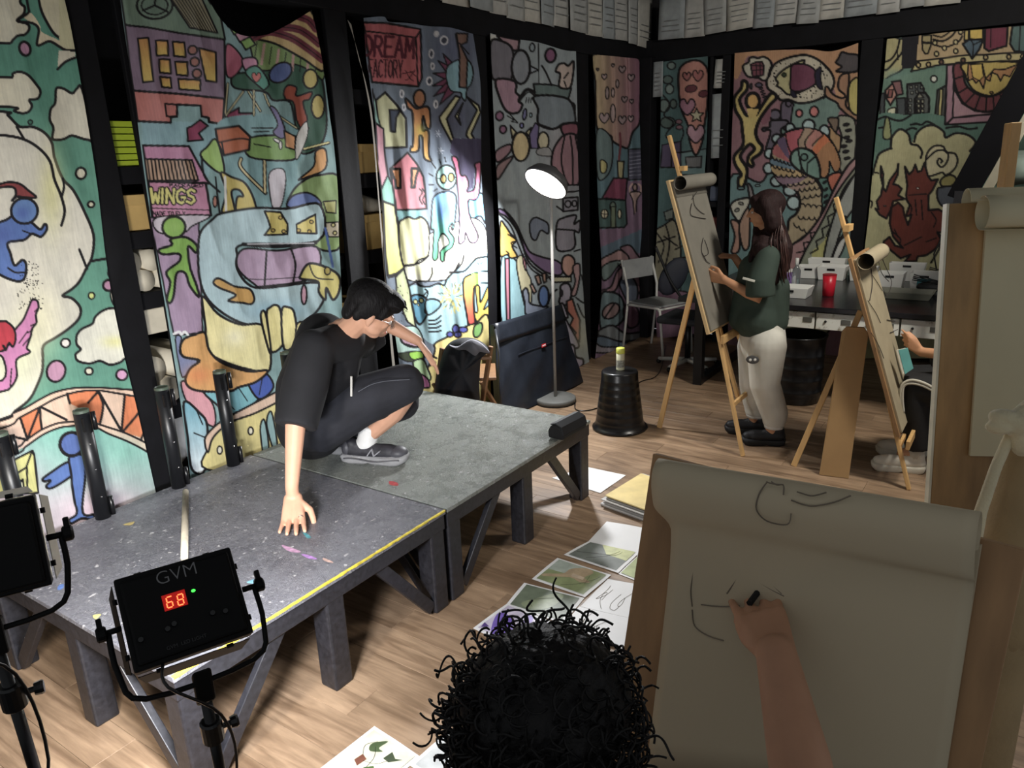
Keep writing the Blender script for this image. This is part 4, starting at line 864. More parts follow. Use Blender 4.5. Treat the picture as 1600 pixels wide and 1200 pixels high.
def cloth_fold(waves, amp=.012, lift=.02):
    def f(u, v, al, z):
        o = np.full_like(u, lift)
        for (ph, wl, a, sl) in waves: o = o+a*np.sin(2*math.pi*(al+sl*z)/wl+ph)*(1-.35*v)
        return np.maximum(o, .004)
    return f
FW = [(0.3, .41, .012, .08), (1.7, .23, .006, -.12), (2.6, .12, .0025, .1)]
def mural(name, label, *a, **k):
    o = sheet(name, *a, **k); tag(o, label, 'mural'); return o
mural('painted_cloth', 'large teal painted cloth at the far left with cream clouds and an orange striped arch', [-180, -50, -172, 330, -160, 860], [93, -40, 101, 0, 112, 50, 135, 180, 152, 290, 165, 400, 178, 480, 195, 560, 212, 630, 228, 700, 246, 780, 262, 850],
      [-180, -50, 93, -40], [-160, 860, 262, 850], (1, WY), art_clouds, TEAL, cloth_fold([(0, .35, .012, .05), (1, .21, .006, .2), (.4, .13, .003, 0)]))
mural('painted_cloth', 'painted cloth with a green runner, striped canopy and WINGS stall, behind the squatting person', [184, -40, 188, 0, 196, 60, 212, 170, 228, 290, 245, 400, 262, 500, 278, 600, 290, 690, 302, 780],
      [487, 16, 497, 60, 506, 110, 515, 180, 522, 230, 528, 300, 530, 380, 533, 440, 538, 560, 545, 700], [184, -40, 300, -44, 322, -8, 345, 30, 375, 54, 413, 55, 447, 40, 487, 16], [302, 780, 545, 700], (1, WY), art_factory, (134, 172, 172),
      cloth_fold([(0.6, .30, .014, .25), (2.0, .17, .006, -.3), (1, .09, .002, .3)]))
mdream = thing('painted_banner', 'painted cloth with the DREAM FACTORY sign and small houses, behind the black jacket', 'mural', (3.8, WY, .5))
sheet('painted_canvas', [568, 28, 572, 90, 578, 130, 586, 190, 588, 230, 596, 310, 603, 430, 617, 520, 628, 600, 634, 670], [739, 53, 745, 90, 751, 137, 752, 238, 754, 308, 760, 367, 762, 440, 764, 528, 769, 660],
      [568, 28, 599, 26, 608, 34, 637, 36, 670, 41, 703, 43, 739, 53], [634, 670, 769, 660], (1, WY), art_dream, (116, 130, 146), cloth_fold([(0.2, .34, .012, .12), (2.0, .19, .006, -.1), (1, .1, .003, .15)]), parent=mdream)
sheet('folded_edge', [543, 31, 556, 70, 567, 115, 580, 190, 590, 300, 598, 400, 612, 560, 620, 640], [549, 38, 560, 90, 572, 130, 583, 190, 592, 300, 601, 400, 616, 560, 627, 640], [543, 31, 549, 38], [620, 640, 627, 640], (1, WY-.03), lambda p: None, (168, 162, 150), parent=mdream)
mural('painted_cloth', 'greyish painted cloth with a balloon, cat head and yellow tree, behind the lit floor lamp', [766, 52, 770, 150, 775, 260, 779, 330, 782, 400, 783, 480, 784, 540, 790, 642], [900, 80, 902, 170, 903, 250, 906, 330, 910, 430, 915, 510, 921, 569],
      [766, 52, 800, 60, 840, 66, 880, 78, 900, 80], [790, 642, 921, 569], (1, WY), art_grey, (158, 170, 174), cloth_fold([(0.9, .5, .008, .05), (2.2, .17, .003, .1)]))
mural('painted_cloth', 'narrow painted cloth with a heart-covered dome above a small house, left of the room corner', [926, 85, 929, 150, 932, 250, 935, 330, 940, 420, 938, 480, 930, 560], [999, 92, 1000, 200, 1003, 300, 1006, 400, 1007, 480, 1014, 527],
      [926, 85, 960, 88, 999, 92], [930, 560, 970, 548, 1014, 527], (1, WY), art_hearts, (96, 128, 138), cloth_fold([(0.3, .26, .012, .05), (1.2, .15, .006, .1)]))
mural('painted_cloth', 'dark painted cloth with a salmon balloon of hearts and lips, behind the first easel', [1033, 97, 1032, 200, 1028, 330, 1024, 420, 1026, 530], [1106, 88, 1105, 200, 1100, 300, 1098, 420, 1096, 520],
      [1033, 97, 1070, 92, 1106, 88], [1026, 530, 1096, 520], (0, WX), art_balloon, (84, 116, 116), cloth_fold([(0.3, .26, .01, .05)]))
mural('painted_cloth', 'painted cloth with fish, yellow man and scaled serpent, behind the standing woman', [1148, 83, 1146, 150, 1144, 200, 1141, 300, 1139, 380, 1138, 450, 1137, 590], [1341, 67, 1338, 200, 1335, 280, 1331, 330, 1327, 400, 1322, 590],
      [1148, 83, 1200, 79, 1260, 77, 1300, 80, 1341, 67], [1137, 590, 1322, 590], (0, WX), art_fish, (160, 116, 124), cloth_fold([(0.3, .46, .008, .05), (1.2, .25, .005, .1)]))
mural('painted_cloth', 'painted cloth with a red dragon, cream clouds and half sun at far right', [1386, 61, 1380, 130, 1371, 190, 1365, 250, 1358, 330, 1350, 400, 1346, 480, 1342, 560], [1660, 35, 1660, 560],
      [1386, 61, 1440, 55, 1490, 49, 1600, 39, 1660, 34], [1342, 560, 1660, 560], (0, WX), art_dragon, (104, 140, 122), cloth_fold([(0.3, .4, .008, .05), (1.2, .25, .004, .1)]))
# ------------------------------------------------------------------ platforms
def platform_top(name, base, dark):
    m = bpy.data.materials.new(name); m.use_nodes = True; nt = m.node_tree; b = nt.nodes['Principled BSDF']
    g = node(nt, 'ShaderNodeNewGeometry')
    def nz(scale, det=6, rough=.6, dist=0, st=None):
        n = node(nt, 'ShaderNodeTexNoise'); n.inputs['Scale'].default_value = scale; n.inputs['Detail'].default_value = det; n.inputs['Roughness'].default_value = rough; n.inputs['Distortion'].default_value = dist
        v = g.outputs['Position']
        if st:
            mp = node(nt, 'ShaderNodeMapping'); mp.inputs['Scale'].default_value = st[0]; mp.inputs['Rotation'].default_value = (0, 0, st[1]); nt.links.new(v, mp.inputs[0]); v = mp.outputs[0]
        nt.links.new(v, n.inputs['Vector']); return n.outputs[0]
    def ramp(src, a, ca, c, cb):
        r = node(nt, 'ShaderNodeValToRGB'); nt.links.new(src, r.inputs[0]); e = r.color_ramp.elements
        e[0].position = a; e[0].color = (*ca, 1); e[1].position = c; e[1].color = (*cb, 1); return r.outputs[0]
    def mixc(f, a, c):
        x = node(nt, 'ShaderNodeMix', data_type='RGBA'); nt.links.new(f, x.inputs['Factor'])
        (nt.links.new(a, x.inputs['A'])); x.inputs['B'].default_value = (*c, 1); return x.outputs['Result']
    c = ramp(nz(3, 8, .7), .3, s2l(dark), .75, s2l(base))
    c = mixc(ramp(nz(1, 6, .8, 1.5, ((120, 20, 1), .5)), .57, (0, 0, 0), .64, (.6, .6, .6)), c, s2l((190, 190, 190)))
    c = mixc(ramp(nz(1, 6, .8, 1.5, ((18, 130, 1), -.4)), .58, (0, 0, 0), .65, (.5, .5, .5)), c, s2l((180, 180, 186)))
    c = mixc(ramp(nz(1, 5, .8, 2.0, ((70, 84, 1), 1.2)), .58, (0, 0, 0), .66, (.55, .55, .55)), c, s2l((30, 30, 36)))
    c = mixc(ramp(nz(42, 3, .5), .66, (0, 0, 0), .72, (.9, .9, .9)), c, s2l((214, 212, 214)))
    c = mixc(ramp(nz(5, 5, .8), .70, (0, 0, 0), .78, (.35, .35, .35)), c, s2l((150, 120, 170)))
    nt.links.new(c, b.inputs['Base Color'])
    nt.links.new(ramp(nz(12, 6, .7), .3, (.17, .17, .17), .7, (.40, .40, .40)), b.inputs['Roughness'])
    bm = node(nt, 'ShaderNodeBump'); bm.inputs['Strength'].default_value = 1; bm.inputs['Distance'].default_value = .008
    nt.links.new(nz(38, 9, .72, 3.5), bm.inputs['Height']); nt.links.new(bm.outputs[0], b.inputs['Normal'])
    return m
TOPA = platform_top('scratched_black_paint', (136, 136, 143), (98, 98, 106)); TOPB = platform_top('worn_grey_black_paint', (150, 154, 148), (122, 127, 122))
YELLOW = mat('yellow_edge_paint', (216, 196, 70), .6, var=.35, vscale=40)
LEGM = mat('scuffed_black_post', (38, 38, 43), .42, bump=.3, bscale=30, var=.35, vscale=60)
ZT = .44
def smear(t, px, col, name='paint_smear'):
    P = [gz(x, y, ZT)+V(0, 0, .0009) for x, y in smooth_pts(np.asarray(px, float).reshape(-1, 2), True, 3)]
    obj(name, MB().add(P, [tuple(range(len(P)))]), mat('smear_%d_%d' % col[:2], col, .5, var=.4, vscale=60), t)
def stage(x0, x1, y0, y1, label, topm, yellow):
    t = thing('stage_platform', label, 'platform', ((x0+x1)/2, (y0+y1)/2, 0), 'low platforms of the stage')
    obj('platform_top', MB().box2((x0, y0, ZT-.018), (x1, y1, ZT)), topm, t, bevel=.002)
    if yellow:
        n = 60; P = []
        g = np.random.RandomState(4)
        for i in range(n+1):
            x = x0+.002+(x1-x0-.004)*i/n; wv = .010+.006*g.rand()+(.012 if i < 5 else 0); P.append([(x, y0-.0012, ZT-.003-.004*g.rand()), (x, y0-.0012, ZT+.0006), (x, y0+wv*.55, ZT+.0006)])
        obj('painted_edge', MB().grid(P), YELLOW, t)['label'] = 'flaking yellow paint line along the front edge'
    L = .082; zr = .325
    for ya, yb in ((y0+.006, y0+.046), (y1-.046, y1-.006)): obj('rail', MB().box2((x0+.004, ya, ZT-.085), (x1-.004, yb, ZT-.019)), LEGM, t, bevel=.003)
    for xa in (x0+.006, x1-.046): obj('rail', MB().box2((xa, y0+.048, ZT-.085), (xa+.04, y1-.048, ZT-.019)), LEGM, t, bevel=.003)
    xm, ym = (x0+x1)/2, (y0+y1)/2
    for cx, cy in ((x0+.049, y0+.049), (x1-.049, y0+.049), (x0+.049, y1-.049), (x1-.049, y1-.049), (xm, y0+.049), (x0+.049, ym), (x1-.049, ym)):
        obj('leg', MB().box2((cx-L/2, cy-L/2, 0), (cx+L/2, cy+L/2, ZT-.019)), LEGM, t, bevel=.008)
    def br(a, b, side): obj('brace', MB().beam(a, b, .05, .026, side), LEGM, t, bevel=.003)
    yf, yb = y0+.03, y1-.03
    br((x0+.10, yf, .03), (x0+.40, yf, ZT-.05), (0, 1, 0)); br((x1-.10, yf, .03), (x1-.40, yf, ZT-.05), (0, 1, 0))
    for xx in (x0+.03, x1-.03):
        br((xx, y0+.10, .03), (xx, y0+.42, ZT-.05), (1, 0, 0)); br((xx, y1-.10, .03), (xx, y1-.42, ZT-.05), (1, 0, 0))
    return t
st1 = stage(.922, 2.134, 1.833, 3.070, 'near black stage platform with scratched top and yellow painted front edge', TOPA, True)
st2 = stage(2.146, 3.365, 1.833, 3.066, 'far grey-black stage platform the person squats on, nearest the floor lamp', TOPB, False)
o = obj('wooden_stick', MB().tube([gz(288, 872, ZT+.014), gz(289, 820, ZT+.014), gz(290, 768, ZT+.014)], [.013, .0135, .0125], 12), mat('worn_pale_stick', (196, 186, 166), .7, var=.15, vscale=30), smooth=True)
tag(o, 'pale wooden stick lying across the near platform behind the video light', 'stick')
for q, c in (([473, 832, 480, 834, 486, 840, 480, 841], (90, 160, 170)), ([440, 852, 452, 855, 470, 862, 462, 864, 448, 860], (190, 150, 180)), ([470, 866, 484, 868, 496, 874, 482, 873], (170, 130, 190)), ([505, 872, 520, 878, 518, 880, 506, 876], (190, 160, 150)),
             ([92, 915, 100, 913, 98, 920, 90, 922], (90, 120, 180)), ([145, 962, 158, 960, 150, 968], (210, 200, 120)), ([192, 820, 210, 815, 205, 821], (190, 170, 110)), ([385, 910, 400, 905, 396, 912], (120, 170, 190))): smear(st1, q, c)
smear(st2, [608, 752, 620, 754, 622, 759, 610, 758], (176, 66, 70))
# black capped tubes along the rear edge of the platforms
tube_labels = ['black capped tube standing at the far left edge behind the video light', 'tall black capped tube before the painted orange arch, with side clip', 'black capped tube before the dark post, second from the orange arch',
               'black capped tube before the yellow pool of the canopy painting', 'black capped tube right beside the back of the crouching person']
for (bx, by), (tx, ty), lab in zip(((8, 838), (150, 803), (270, 757), (352, 722), (448, 682)), ((-14, 668), (120, 634), (243, 603), (330, 566), (433, 541)), tube_labels):
    b = gz(bx, by, ZT); b[1] = min(b[1], 3.06); b = V(b[0], 3.035, ZT); h = .47
    t = thing('capped_tube', lab, 'tube', b, 'black capped tubes along the rear of the stage')
    r = .030
    obj('tube', MB().lathe([(r, 0), (r, h-.012)], b, n=28), BLACKS, t, smooth=False).data.shade_smooth()
    obj('cap', MB().lathe([(r*.98, h-.012), (r*.98, h-.002), (r*.86, h), (r*.8, h-.004)], b, n=28), mat('dark_green_cap', (70, 82, 70), .5), t)
    obj('clip', MB().lathe([(.009, h-.09), (.009, h-.015)], b+V(.032, -.024, 0), n=12), BLACKP, t, smooth=True)
    obj('clip', MB().lathe([(.010, .005), (.010, .085)], b+V(.034, -.018, 0), n=12), BLACKP, t, smooth=True)
    obj('latch', MB().box2((b[0]-.018, b[1]-r-.004, h+ZT-.085), (b[0]-.010, b[1]-r+.006, h+ZT-.03)), BLACKM, t)
    for z in (.33, .22, .1): obj('rivet', MB().ell((b[0]-.004, b[1]-r, ZT+z), .0035, n=8, m=5), CHROME, t)
# soft black case at the platform corner
c0 = (gz(868, 688, ZT)+gz(905, 668, ZT))/2; ax = nrm(gz(905, 668, ZT)-gz(868, 688, ZT)); ay = V(-ax[1], ax[0], 0)
t = thing('soft_case', 'small black soft zip case lying on the right corner of the far platform', 'case', c0)
pf = []
for s in (-.125, .125):
    pass
prof = [(-.045, .004), (-.050, .03), (-.035, .068), (.0, .082), (.03, .074), (.048, .045), (.046, .004)]
obj('case_body', MB().prism([c0+ax*-.11+ay*p+V(0, 0, q) for p, q in prof], ax*.22), mat('black_fabric', (12, 12, 14), .8, bump=.2, bscale=200), t, bevel=.012)
obj('case_flap', MB().prism([c0+ax*-.108+ay*p+V(0, 0, q) for p, q in ((-.05, .034), (-.037, .074), (.0, .090), (.03, .082), (.028, .076), (0, .083), (-.033, .068), (-.044, .034))], ax*.216), mat('dark_shiny_flap', (34, 35, 38), .35), t)

# ------------------------------------------------------------------ papers on the floor
def paper_sheet(name, label, pts, m, z=.001, art=None, parent=None, cat='paper', group='prints and sketches laid out on the floor'):
    c = np.mean([gz(x, y, z) for x, y in pts], 0)
    t = thing(name, label, cat, (c[0], c[1], 0), group)
    q = [gz(x, y, z) for x, y in pts]; n = 8
    P = [[(q[0]*(1-u)+q[1]*u)*(1-v)+(q[3]*(1-u)+q[2]*u)*v+V(0, 0, .002*math.sin(3*u+v)**2+.0012) for u in np.linspace(0, 1, n)] for v in np.linspace(0, 1, n)]
    obj('sheet', MB().grid(P), m, t, solid=.0006)
    def uv(u, v, dz=0): return (q[0]*(1-u)+q[1]*u)*(1-v)+(q[3]*(1-u)+q[2]*u)*v+V(0, 0, .0042+dz)
    if art: art(t, uv)
    return t
def patch(t, uv, name, pts, m, dz=0, lab=None):
    p = smooth_pts(np.asarray(pts, float).reshape(-1, 2), True, 3) if len(pts) > 10 else np.asarray(pts, float).reshape(-1, 2)
    V_ = [uv(a, b, dz) for a, b in p]
    o = obj(name, MB().add(V_, [tuple(range(len(V_)))]), m, t)
    if lab: o['label'] = lab
def inkline(t, P, r, m, name='pencil_line'):
    return obj(name, MB().tube(P, r, 4), m, t)
def pict(bg, shapes, lines, inset=.06):
    def art(t, uv):
        patch(t, uv, 'printed_picture', [inset, inset, 1-inset, inset, 1-inset, 1-inset, inset, 1-inset], mat('print_%d_%d_%d' % bg, bg, .45, var=.25, vscale=14), 0)
        for i, (c, p) in enumerate(shapes): patch(t, uv, 'printed_shape', p, mat('print_%d_%d_%d' % c, c, .45, var=.2, vscale=20), .0004*(i+1))
        for p in lines:
            pp = smooth_pts(np.asarray(p, float).reshape(-1, 2), False, 4); inkline(t, [uv(a, b, .0018) for a, b in pp], .0006, INKM, 'printed_line')
    return art
WHITEPR = mat('print_paper', (232, 232, 232), .5, var=.02)
paper_sheet('blank_sheet', 'white sheet lying behind the far platform leg, beside the folder stack', [(863, 747), (918, 730), (978, 743), (938, 771)], WHITEPR)
def pencil(t, uv):
    g = np.random.RandomState(int(uv(0, 0)[0]*1000) % 999)
    for k in range(4):
        a, b = g.uniform(.2, .7, 2); pts = [(a+.25*math.sin(i*.8+k), b+.12*i/6*math.cos(i*1.1)) for i in range(7)]
        inkline(t, [uv(*p) for p in smooth_pts(pts, False, 4)], .0009, INKL)
paper_sheet('sketch_sheet', 'white sheet at the top of the row of prints, half in shadow', [(948, 815), (1010, 826), (1006, 872), (920, 846)], WHITEPR, .001)
paper_sheet('printed_photo', 'dark grey print with a slanted branch, highest of the prints in the row', [(881, 867), (920, 846), (1000, 863), (966, 896)], WHITEPR, .003,
            pict((118, 124, 118), [((200, 204, 150), [.55, .55, 1-.06, .3, 1-.06, .94, .5, .94])], [[.3, .1, .5, .5, .6, .7, .8, .75], [.15, .35, .5, .6, .8, .7]]))
paper_sheet('printed_photo', 'pale green print half hidden at the drawing board edge, below the branch print', [(966, 897), (1000, 866), (1010, 880), (1004, 912)], WHITEPR, .001, pict((170, 180, 130), [], []))
paper_sheet('printed_photo', 'green print of a pale reclining figure with legs bent, middle of the row', [(831, 905), (871, 872), (955, 899), (914, 934)], WHITEPR, .002,
            pict((140, 150, 110), [((168, 178, 168), [.5, .06, .94, .06, .94, .6, .55, .6]), ((176, 156, 128), [.2, .12, .3, .1, .5, .35, .75, .38, .94, .6, .85, .75, .6, .7, .5, .85, .4, .7, .45, .5]), ((196, 178, 156), [.5, .5, .62, .48, .6, .7, .5, .72])],
                 [[.1, .5, .3, .7, .6, .85, .8, .9], [.4, .8, .7, .75]]), )
paper_sheet('printed_photo', 'grey-green print with a white border, just above the purple print', [(790, 946), (819, 911), (913, 935), (880, 975)], WHITEPR, .001,
            pict((112, 122, 104), [((140, 150, 122), [.12, .3, .25, .2, .5, .35, .8, .5, .9, .7, .5, .7, .2, .55])], [[.2, .4, .4, .3, .7, .6]]))
paper_sheet('printed_photo', 'purple striped print nearest the near platform leg', [(739, 982), (793, 943), (868, 975), (812, 1018)], WHITEPR, .003,
            pict((204, 196, 214), [((120, 100, 180), [.06, .35, .5, .1, .7, .12, .6, .4, .3, .6, .06, .6]), ((150, 132, 200), [.1, .75, .9, .5, .94, .6, .3, .94]), ((90, 70, 130), [.1, .1, .25, .06, .2, .2])], [[.4, .3, .6, .5, .8, .6]]))
paper_sheet('sketch_sheet', 'white sheet with faint pencil figures, left of the board edge below the reclining print', [(907, 948), (950, 905), (1010, 916), (990, 968)], WHITEPR, .001, pencil)
paper_sheet('sketch_sheet', 'white pencil-drawing sheet just behind the curly head', [(870, 990), (905, 948), (990, 968), (975, 1015)], WHITEPR, .004, pencil)
paper_sheet('printed_photo', 'print of dark green flowers on cream at the bottom edge of the picture', [(585, 1135), (657, 1183), (590, 1240), (500, 1202)], WHITEPR, .001,
            pict((206, 204, 180), [((70, 84, 56), [.3, .2, .42, .1, .4, .28, .5, .3, .34, .4, .25, .3]), ((60, 70, 50), [.62, .22, .75, .3, .85, .25, .72, .42, .6, .4]), ((110, 70, 56), [.3, .5, .42, .55, .4, .72, .28, .65]), ((80, 100, 60), [.6, .6, .72, .7, .6, .82, .5, .7])],
                 [[.35, .3, .5, .5, .55, .9], [.7, .38, .6, .55, .4, .6], [.3, .2, .2, .35, .3, .5]]), )
paper_sheet('printed_photo', 'pale grey print next to the flower print, partly under the curls', [(640, 1196), (704, 1140), (790, 1190), (720, 1250)], WHITEPR, .002, pict((190, 192, 190), [((150, 152, 154), [.1, .5, .9, .3, .9, .5, .1, .7])], []))
# stack of folders
q = [gz(x, y, .07) for x, y in ((944, 771), (1000, 737), (1060, 757), (1012, 795))]
t = thing('folder_stack', 'stack of cream and grey card folders on the floor beside the large drawing board', 'folders', (q[0][0]+.2, q[0][1]-.1, 0))
g = np.random.RandomState(5)
FCOL = [mat('cream_card', (226, 204, 140), .6), mat('grey_card', (160, 156, 150), .6), mat('white_card', (206, 204, 200), .6)]
for k in range(9):
    d = V(g.uniform(-.02, .02), g.uniform(-.02, .02), 0); P = [V(p[0], p[1], 0)+d+V(0, 0, .007*k+.001) for p in q]
    obj('folder', MB().prism(P, (0, 0, .0062)), FCOL[0] if k == 8 else FCOL[1+k % 2], t)
PAPER_TOPS = 1

# ------------------------------------------------------------------ floor lamp
LG = mat('light_grey_metal', (150, 148, 144), .45, metal=.2, var=.04)
lb = gz(868, 628, 0); lb = V(lb[0], lb[1], 0)
t = thing('floor_lamp', 'lit floor lamp with round shade and grey disc base', 'lamp', lb)
obj('base', MB().lathe([(.150, 0), (.155, .01), (.155, .035), (.148, .042), (.02, .045)], lb, n=48), mat('mid_grey_base', (104, 104, 100), .6), t, bevel=0).data.shade_smooth()
obj('base_ring', MB().lathe([(.158, 0.0), (.158, .008), (.15, .008), (.15, 0.0)], lb, n=48), BLACKP, t)
ptop = lb+V(0, 0, 1.60)
obj('pole', MB().tube([lb+V(0, 0, .04), lb+V(0, 0, .85), ptop], [.0115, .0115, .0105], 16), LG, t, smooth=True)
LN = nrm(LAMP_N); LAMP_BACK = LAMP_C-LN*.02
obj('arm', MB().tube([ptop, ptop+V(-.02, 0, .035), LAMP_C-LN*.11], .009, 12), LG, t, smooth=True)
obj('lamp_shade', MB().lathe([(.150, .004), (.156, .002), (.155, -.02), (.13, -.065), (.08, -.095), (.04, -.105), (.03, -.13), (.0275, -.125), (.04, -.095), (.08, -.085), (.125, -.06), (.147, -.02)], LAMP_C, LN, 48, False), mat('dark_grey_shade', (70, 70, 72), .5), t, smooth=True)
em = mat('lamp_diffuser_glow', (255, 250, 240), .5, emit=(255, 250, 240), strength=12)
obj('diffuser', MB().lathe([(.147, -.002), (.10, .003), (.02, .006), (.001, .006)], LAMP_C, LN, 48), em, t)
# cable
pc = [lb+V(.1, -.12, .006)]+[gz(x, y, .006) for x, y in ((900, 640), (925, 640), (960, 625), (1000, 597), (1022, 590), (1033, 575), (1040, 540))]
o = obj('power_cable', MB().tube(smooth_pts(pc, False, 5), .004, 6), BLACKP, smooth=True); tag(o, 'thin black cable running over the floor behind the overturned bucket', 'cable')
# ------------------------------------------------------------------ overturned bucket and glue tube
bc = gz(968, 668, 0); bc = V(bc[0], bc[1], 0)
t = thing('bucket', 'black ribbed plastic bucket standing upside down between lamp and first easel', 'bucket', bc)
bp_ = [(.182, 0), (.186, .006), (.186, .014), (.172, .020)]
for k in range(7): z = .06+k*.048; r = .168-.052*z/.41; bp_ += [(r, z), (r+.0006, z+.003), (r-.0007, z+.006)]
bp_ += [(.122, .395), (.118, .405), (.11, .409), (.02, .407)]
obj('bucket_wall', MB().lathe(bp_, bc, n=56), BLACKP, t, smooth=False).data.shade_smooth()
a = bc+V(-.1, -.165, .03)
obj('handle', MB().tube([bc+V(.186*math.cos(x), .186*math.sin(x), .012+.0*x) for x in np.linspace(-2.4, .5, 16)], .006, 6), BLACKP, t, smooth=True)
gt = bc+V(.012, 0, .409)
t = thing('glue_tube', 'small round white tube with yellow-green cap standing on the overturned bucket', 'tube', gt)
obj('tube_body', MB().lathe([(.027, 0), (.028, .004), (.028, .112), (.026, .114)], gt, n=28), mat('tube_label_cream', (206, 204, 176), .5), t).data.shade_smooth()
obj('printed_band', MB().lathe([(.0284, .02), (.0284, .07)], gt, n=28), mat('tube_grey_print', (150, 150, 140), .5, var=.6, vscale=60), t)
obj('cap', MB().lathe([(.028, .114), (.029, .116), (.029, .148), (.026, .151)], gt, n=28), mat('yellow_green_cap', (202, 208, 96), .4), t).data.shade_smooth()
# ------------------------------------------------------------------ portfolio bag leaning on the wall
t = thing('portfolio_bag', 'large black artist portfolio bag leaning against the grey painted cloth beside the lamp', 'bag', (4.7, 3.0, 0))
B0, B1 = V(4.10, 3.00, .0), V(5.24, 2.96, .0); T0, T1 = gy(765, 508, 3.13), gy(868, 478, 3.13)
NB = nrm(np.cross(B1-B0, T0-B0)); NB = -NB if NB[1] > 0 else NB
BAGM = mat('black_nylon', (34, 38, 46), .36, bump=1, bscale=9, var=.25)
def bagpt(u, v, d): return (B0*(1-u)+B1*u)*(1-v)+(T0*(1-u)+T1*u)*v+NB*d
def wr(u, v): return .006*math.sin(9*u+5*v)+.005*math.sin(17*u-13*v)+.02*math.sin(math.pi*u)*math.sin(math.pi*v)
P = [[bagpt(u, v, .045+wr(u, v)) for u in np.linspace(0, 1, 30)] for v in np.linspace(0, 1, 24)]
mb = MB().grid(P); Q = [[bagpt(u, v, .0) for u in np.linspace(0, 1, 30)] for v in np.linspace(0, 1, 24)]; mb.grid([r[::-1] for r in Q])
for e in ([(0, v) for v in np.linspace(0, 1, 24)], [(1, v) for v in np.linspace(0, 1, 24)], [(u, 0) for u in np.linspace(0, 1, 30)], [(u, 1) for u in np.linspace(0, 1, 30)]):
    mb.grid([[bagpt(u, v, .045+wr(u, v)) for u, v in e], [bagpt(u, v, 0) for u, v in e]])
obj('bag_body', mb, BAGM, t, smooth=True)
obj('top_flap', MB().grid([[bagpt(u, v, .058+wr(u, v)*.6) for u in np.linspace(-.004, 1.004, 20)] for v in np.linspace(.80, 1.01, 6)]), BAGM, t, smooth=True, solid=.004)
obj('seam', MB().tube([bagpt(u, .60+.02*math.sin(3*u), .052+wr(u, .6)) for u in np.linspace(.25, .95, 20)], .003, 6), BAGM, t)
obj('red_tag', MB().box(bagpt(.55, .62, .062+wr(.55, .62)), (.055, .003, .024), (nrm(B1-B0), NB, nrm(T0-B0))), mat('red_label', (200, 40, 46), .5), t)
obj('tag_lettering', MB().box(bagpt(.55, .62, .0645+wr(.55, .62)), (.040, .002, .009), (nrm(B1-B0), NB, nrm(T0-B0))), mat('white_print', (230, 220, 220), .5), t)
obj('strap', MB().tube([bagpt(0.0, .95, .05), bagpt(-.01, .7, .08), bagpt(-.012, .35, .07), bagpt(0.01, .02, .05)], .010, 6), BAGM, t, smooth=True)
# ------------------------------------------------------------------ folding chair with jacket
cb = V(3.80, 2.74, 0); DW = mat('worn_dark_wood', (120, 88, 60), .5, stretch=(1, 1, .1), vscale=20, var=.2)
A1, A2 = bp(767, 541, cb), bp(752, 640, cb)
t = thing('folding_chair', 'wooden folding chair with a black jacket over its back, behind the far platform', 'chair', cb)
hx = nrm(A1*V(1, 1, 0)-V(CC[0], CC[1], 0)); sd = V(-CR[0], -CR[1], 0); sd = nrm(sd)
W_ = .31
for s in (0, W_):
    top = A1+sd*s; mid = A2+sd*s; foot = mid+(mid-top)*((mid[2])/(top[2]-mid[2]))
    foot[2] = 0.0
    obj('leg', MB().beam(top, foot, .030, .022, (1, 0, 0)), DW, t, bevel=.004)
    f2 = bp(750, 560, cb)+sd*s; f2b = V(f2[0]+.25, f2[1]-.05, 0)
    obj('leg', MB().beam(V(f2[0], f2[1], .42), f2b, .026, .02, (1, 0, 0)), DW, t, bevel=.004)
obj('back_slat', MB().beam(A1-V(0, 0, .07), A1+sd*W_-V(0, 0, .07), .02, .07, (1, 0, 0)), DW, t, bevel=.004)
obj('seat', MB().box(A1*V(1, 1, 0)+sd*W_/2+hx*.20+V(0, 0, .43), (.36, .36, .02), (sd, hx, V(0, 0, 1))), DW, t, bevel=.005)
JM = mat('black_jacket', (20, 22, 30), .75, bump=.4, bscale=30, var=.3); JL = mat('grey_lining', (104, 104, 112), .7)
t = thing('jacket', 'black jacket with grey lining hung over the folding chair back', 'jacket', cb)
outline = [(697, 541), (716, 529), (738, 528), (757, 537), (764, 549), (752, 560), (749, 600), (746, 640), (700, 640), (676, 640), (678, 612), (686, 572)]
pp = smooth_pts(outline, True, 4); fr = [bp(x, y, cb, -.075) for x, y in pp]; bk = [bp(x, y, cb, .03) for x, y in pp]
c1 = np.mean(fr, 0)-hx*.05; mb = MB(); n = len(pp)
mb.add([c1]+[c1*.35+f*.65-hx*.02+hx*.02*math.sin(i*.9) for i, f in enumerate(fr)]+fr+bk, [(0, 1+(i+1) % n, 1+i) for i in range(n)]+[(1+i, 1+(i+1) % n, 1+n+(i+1) % n, 1+n+i) for i in range(n)]+[(1+n+i, 1+n+(i+1) % n, 1+2*n+(i+1) % n, 1+2*n+i) for i in range(n)])
obj('jacket_body', mb, JM, t, smooth=True, sub=1)
lp = [(702, 540), (715, 543), (735, 532), (752, 538), (765, 552), (750, 550), (742, 556), (728, 547), (716, 547)]
ll = [bp(x, y, cb, -.125) for x, y in smooth_pts(lp, True, 4)]
obj('lining_fold', MB().prism(ll, hx*.03), JL, t, smooth=True)
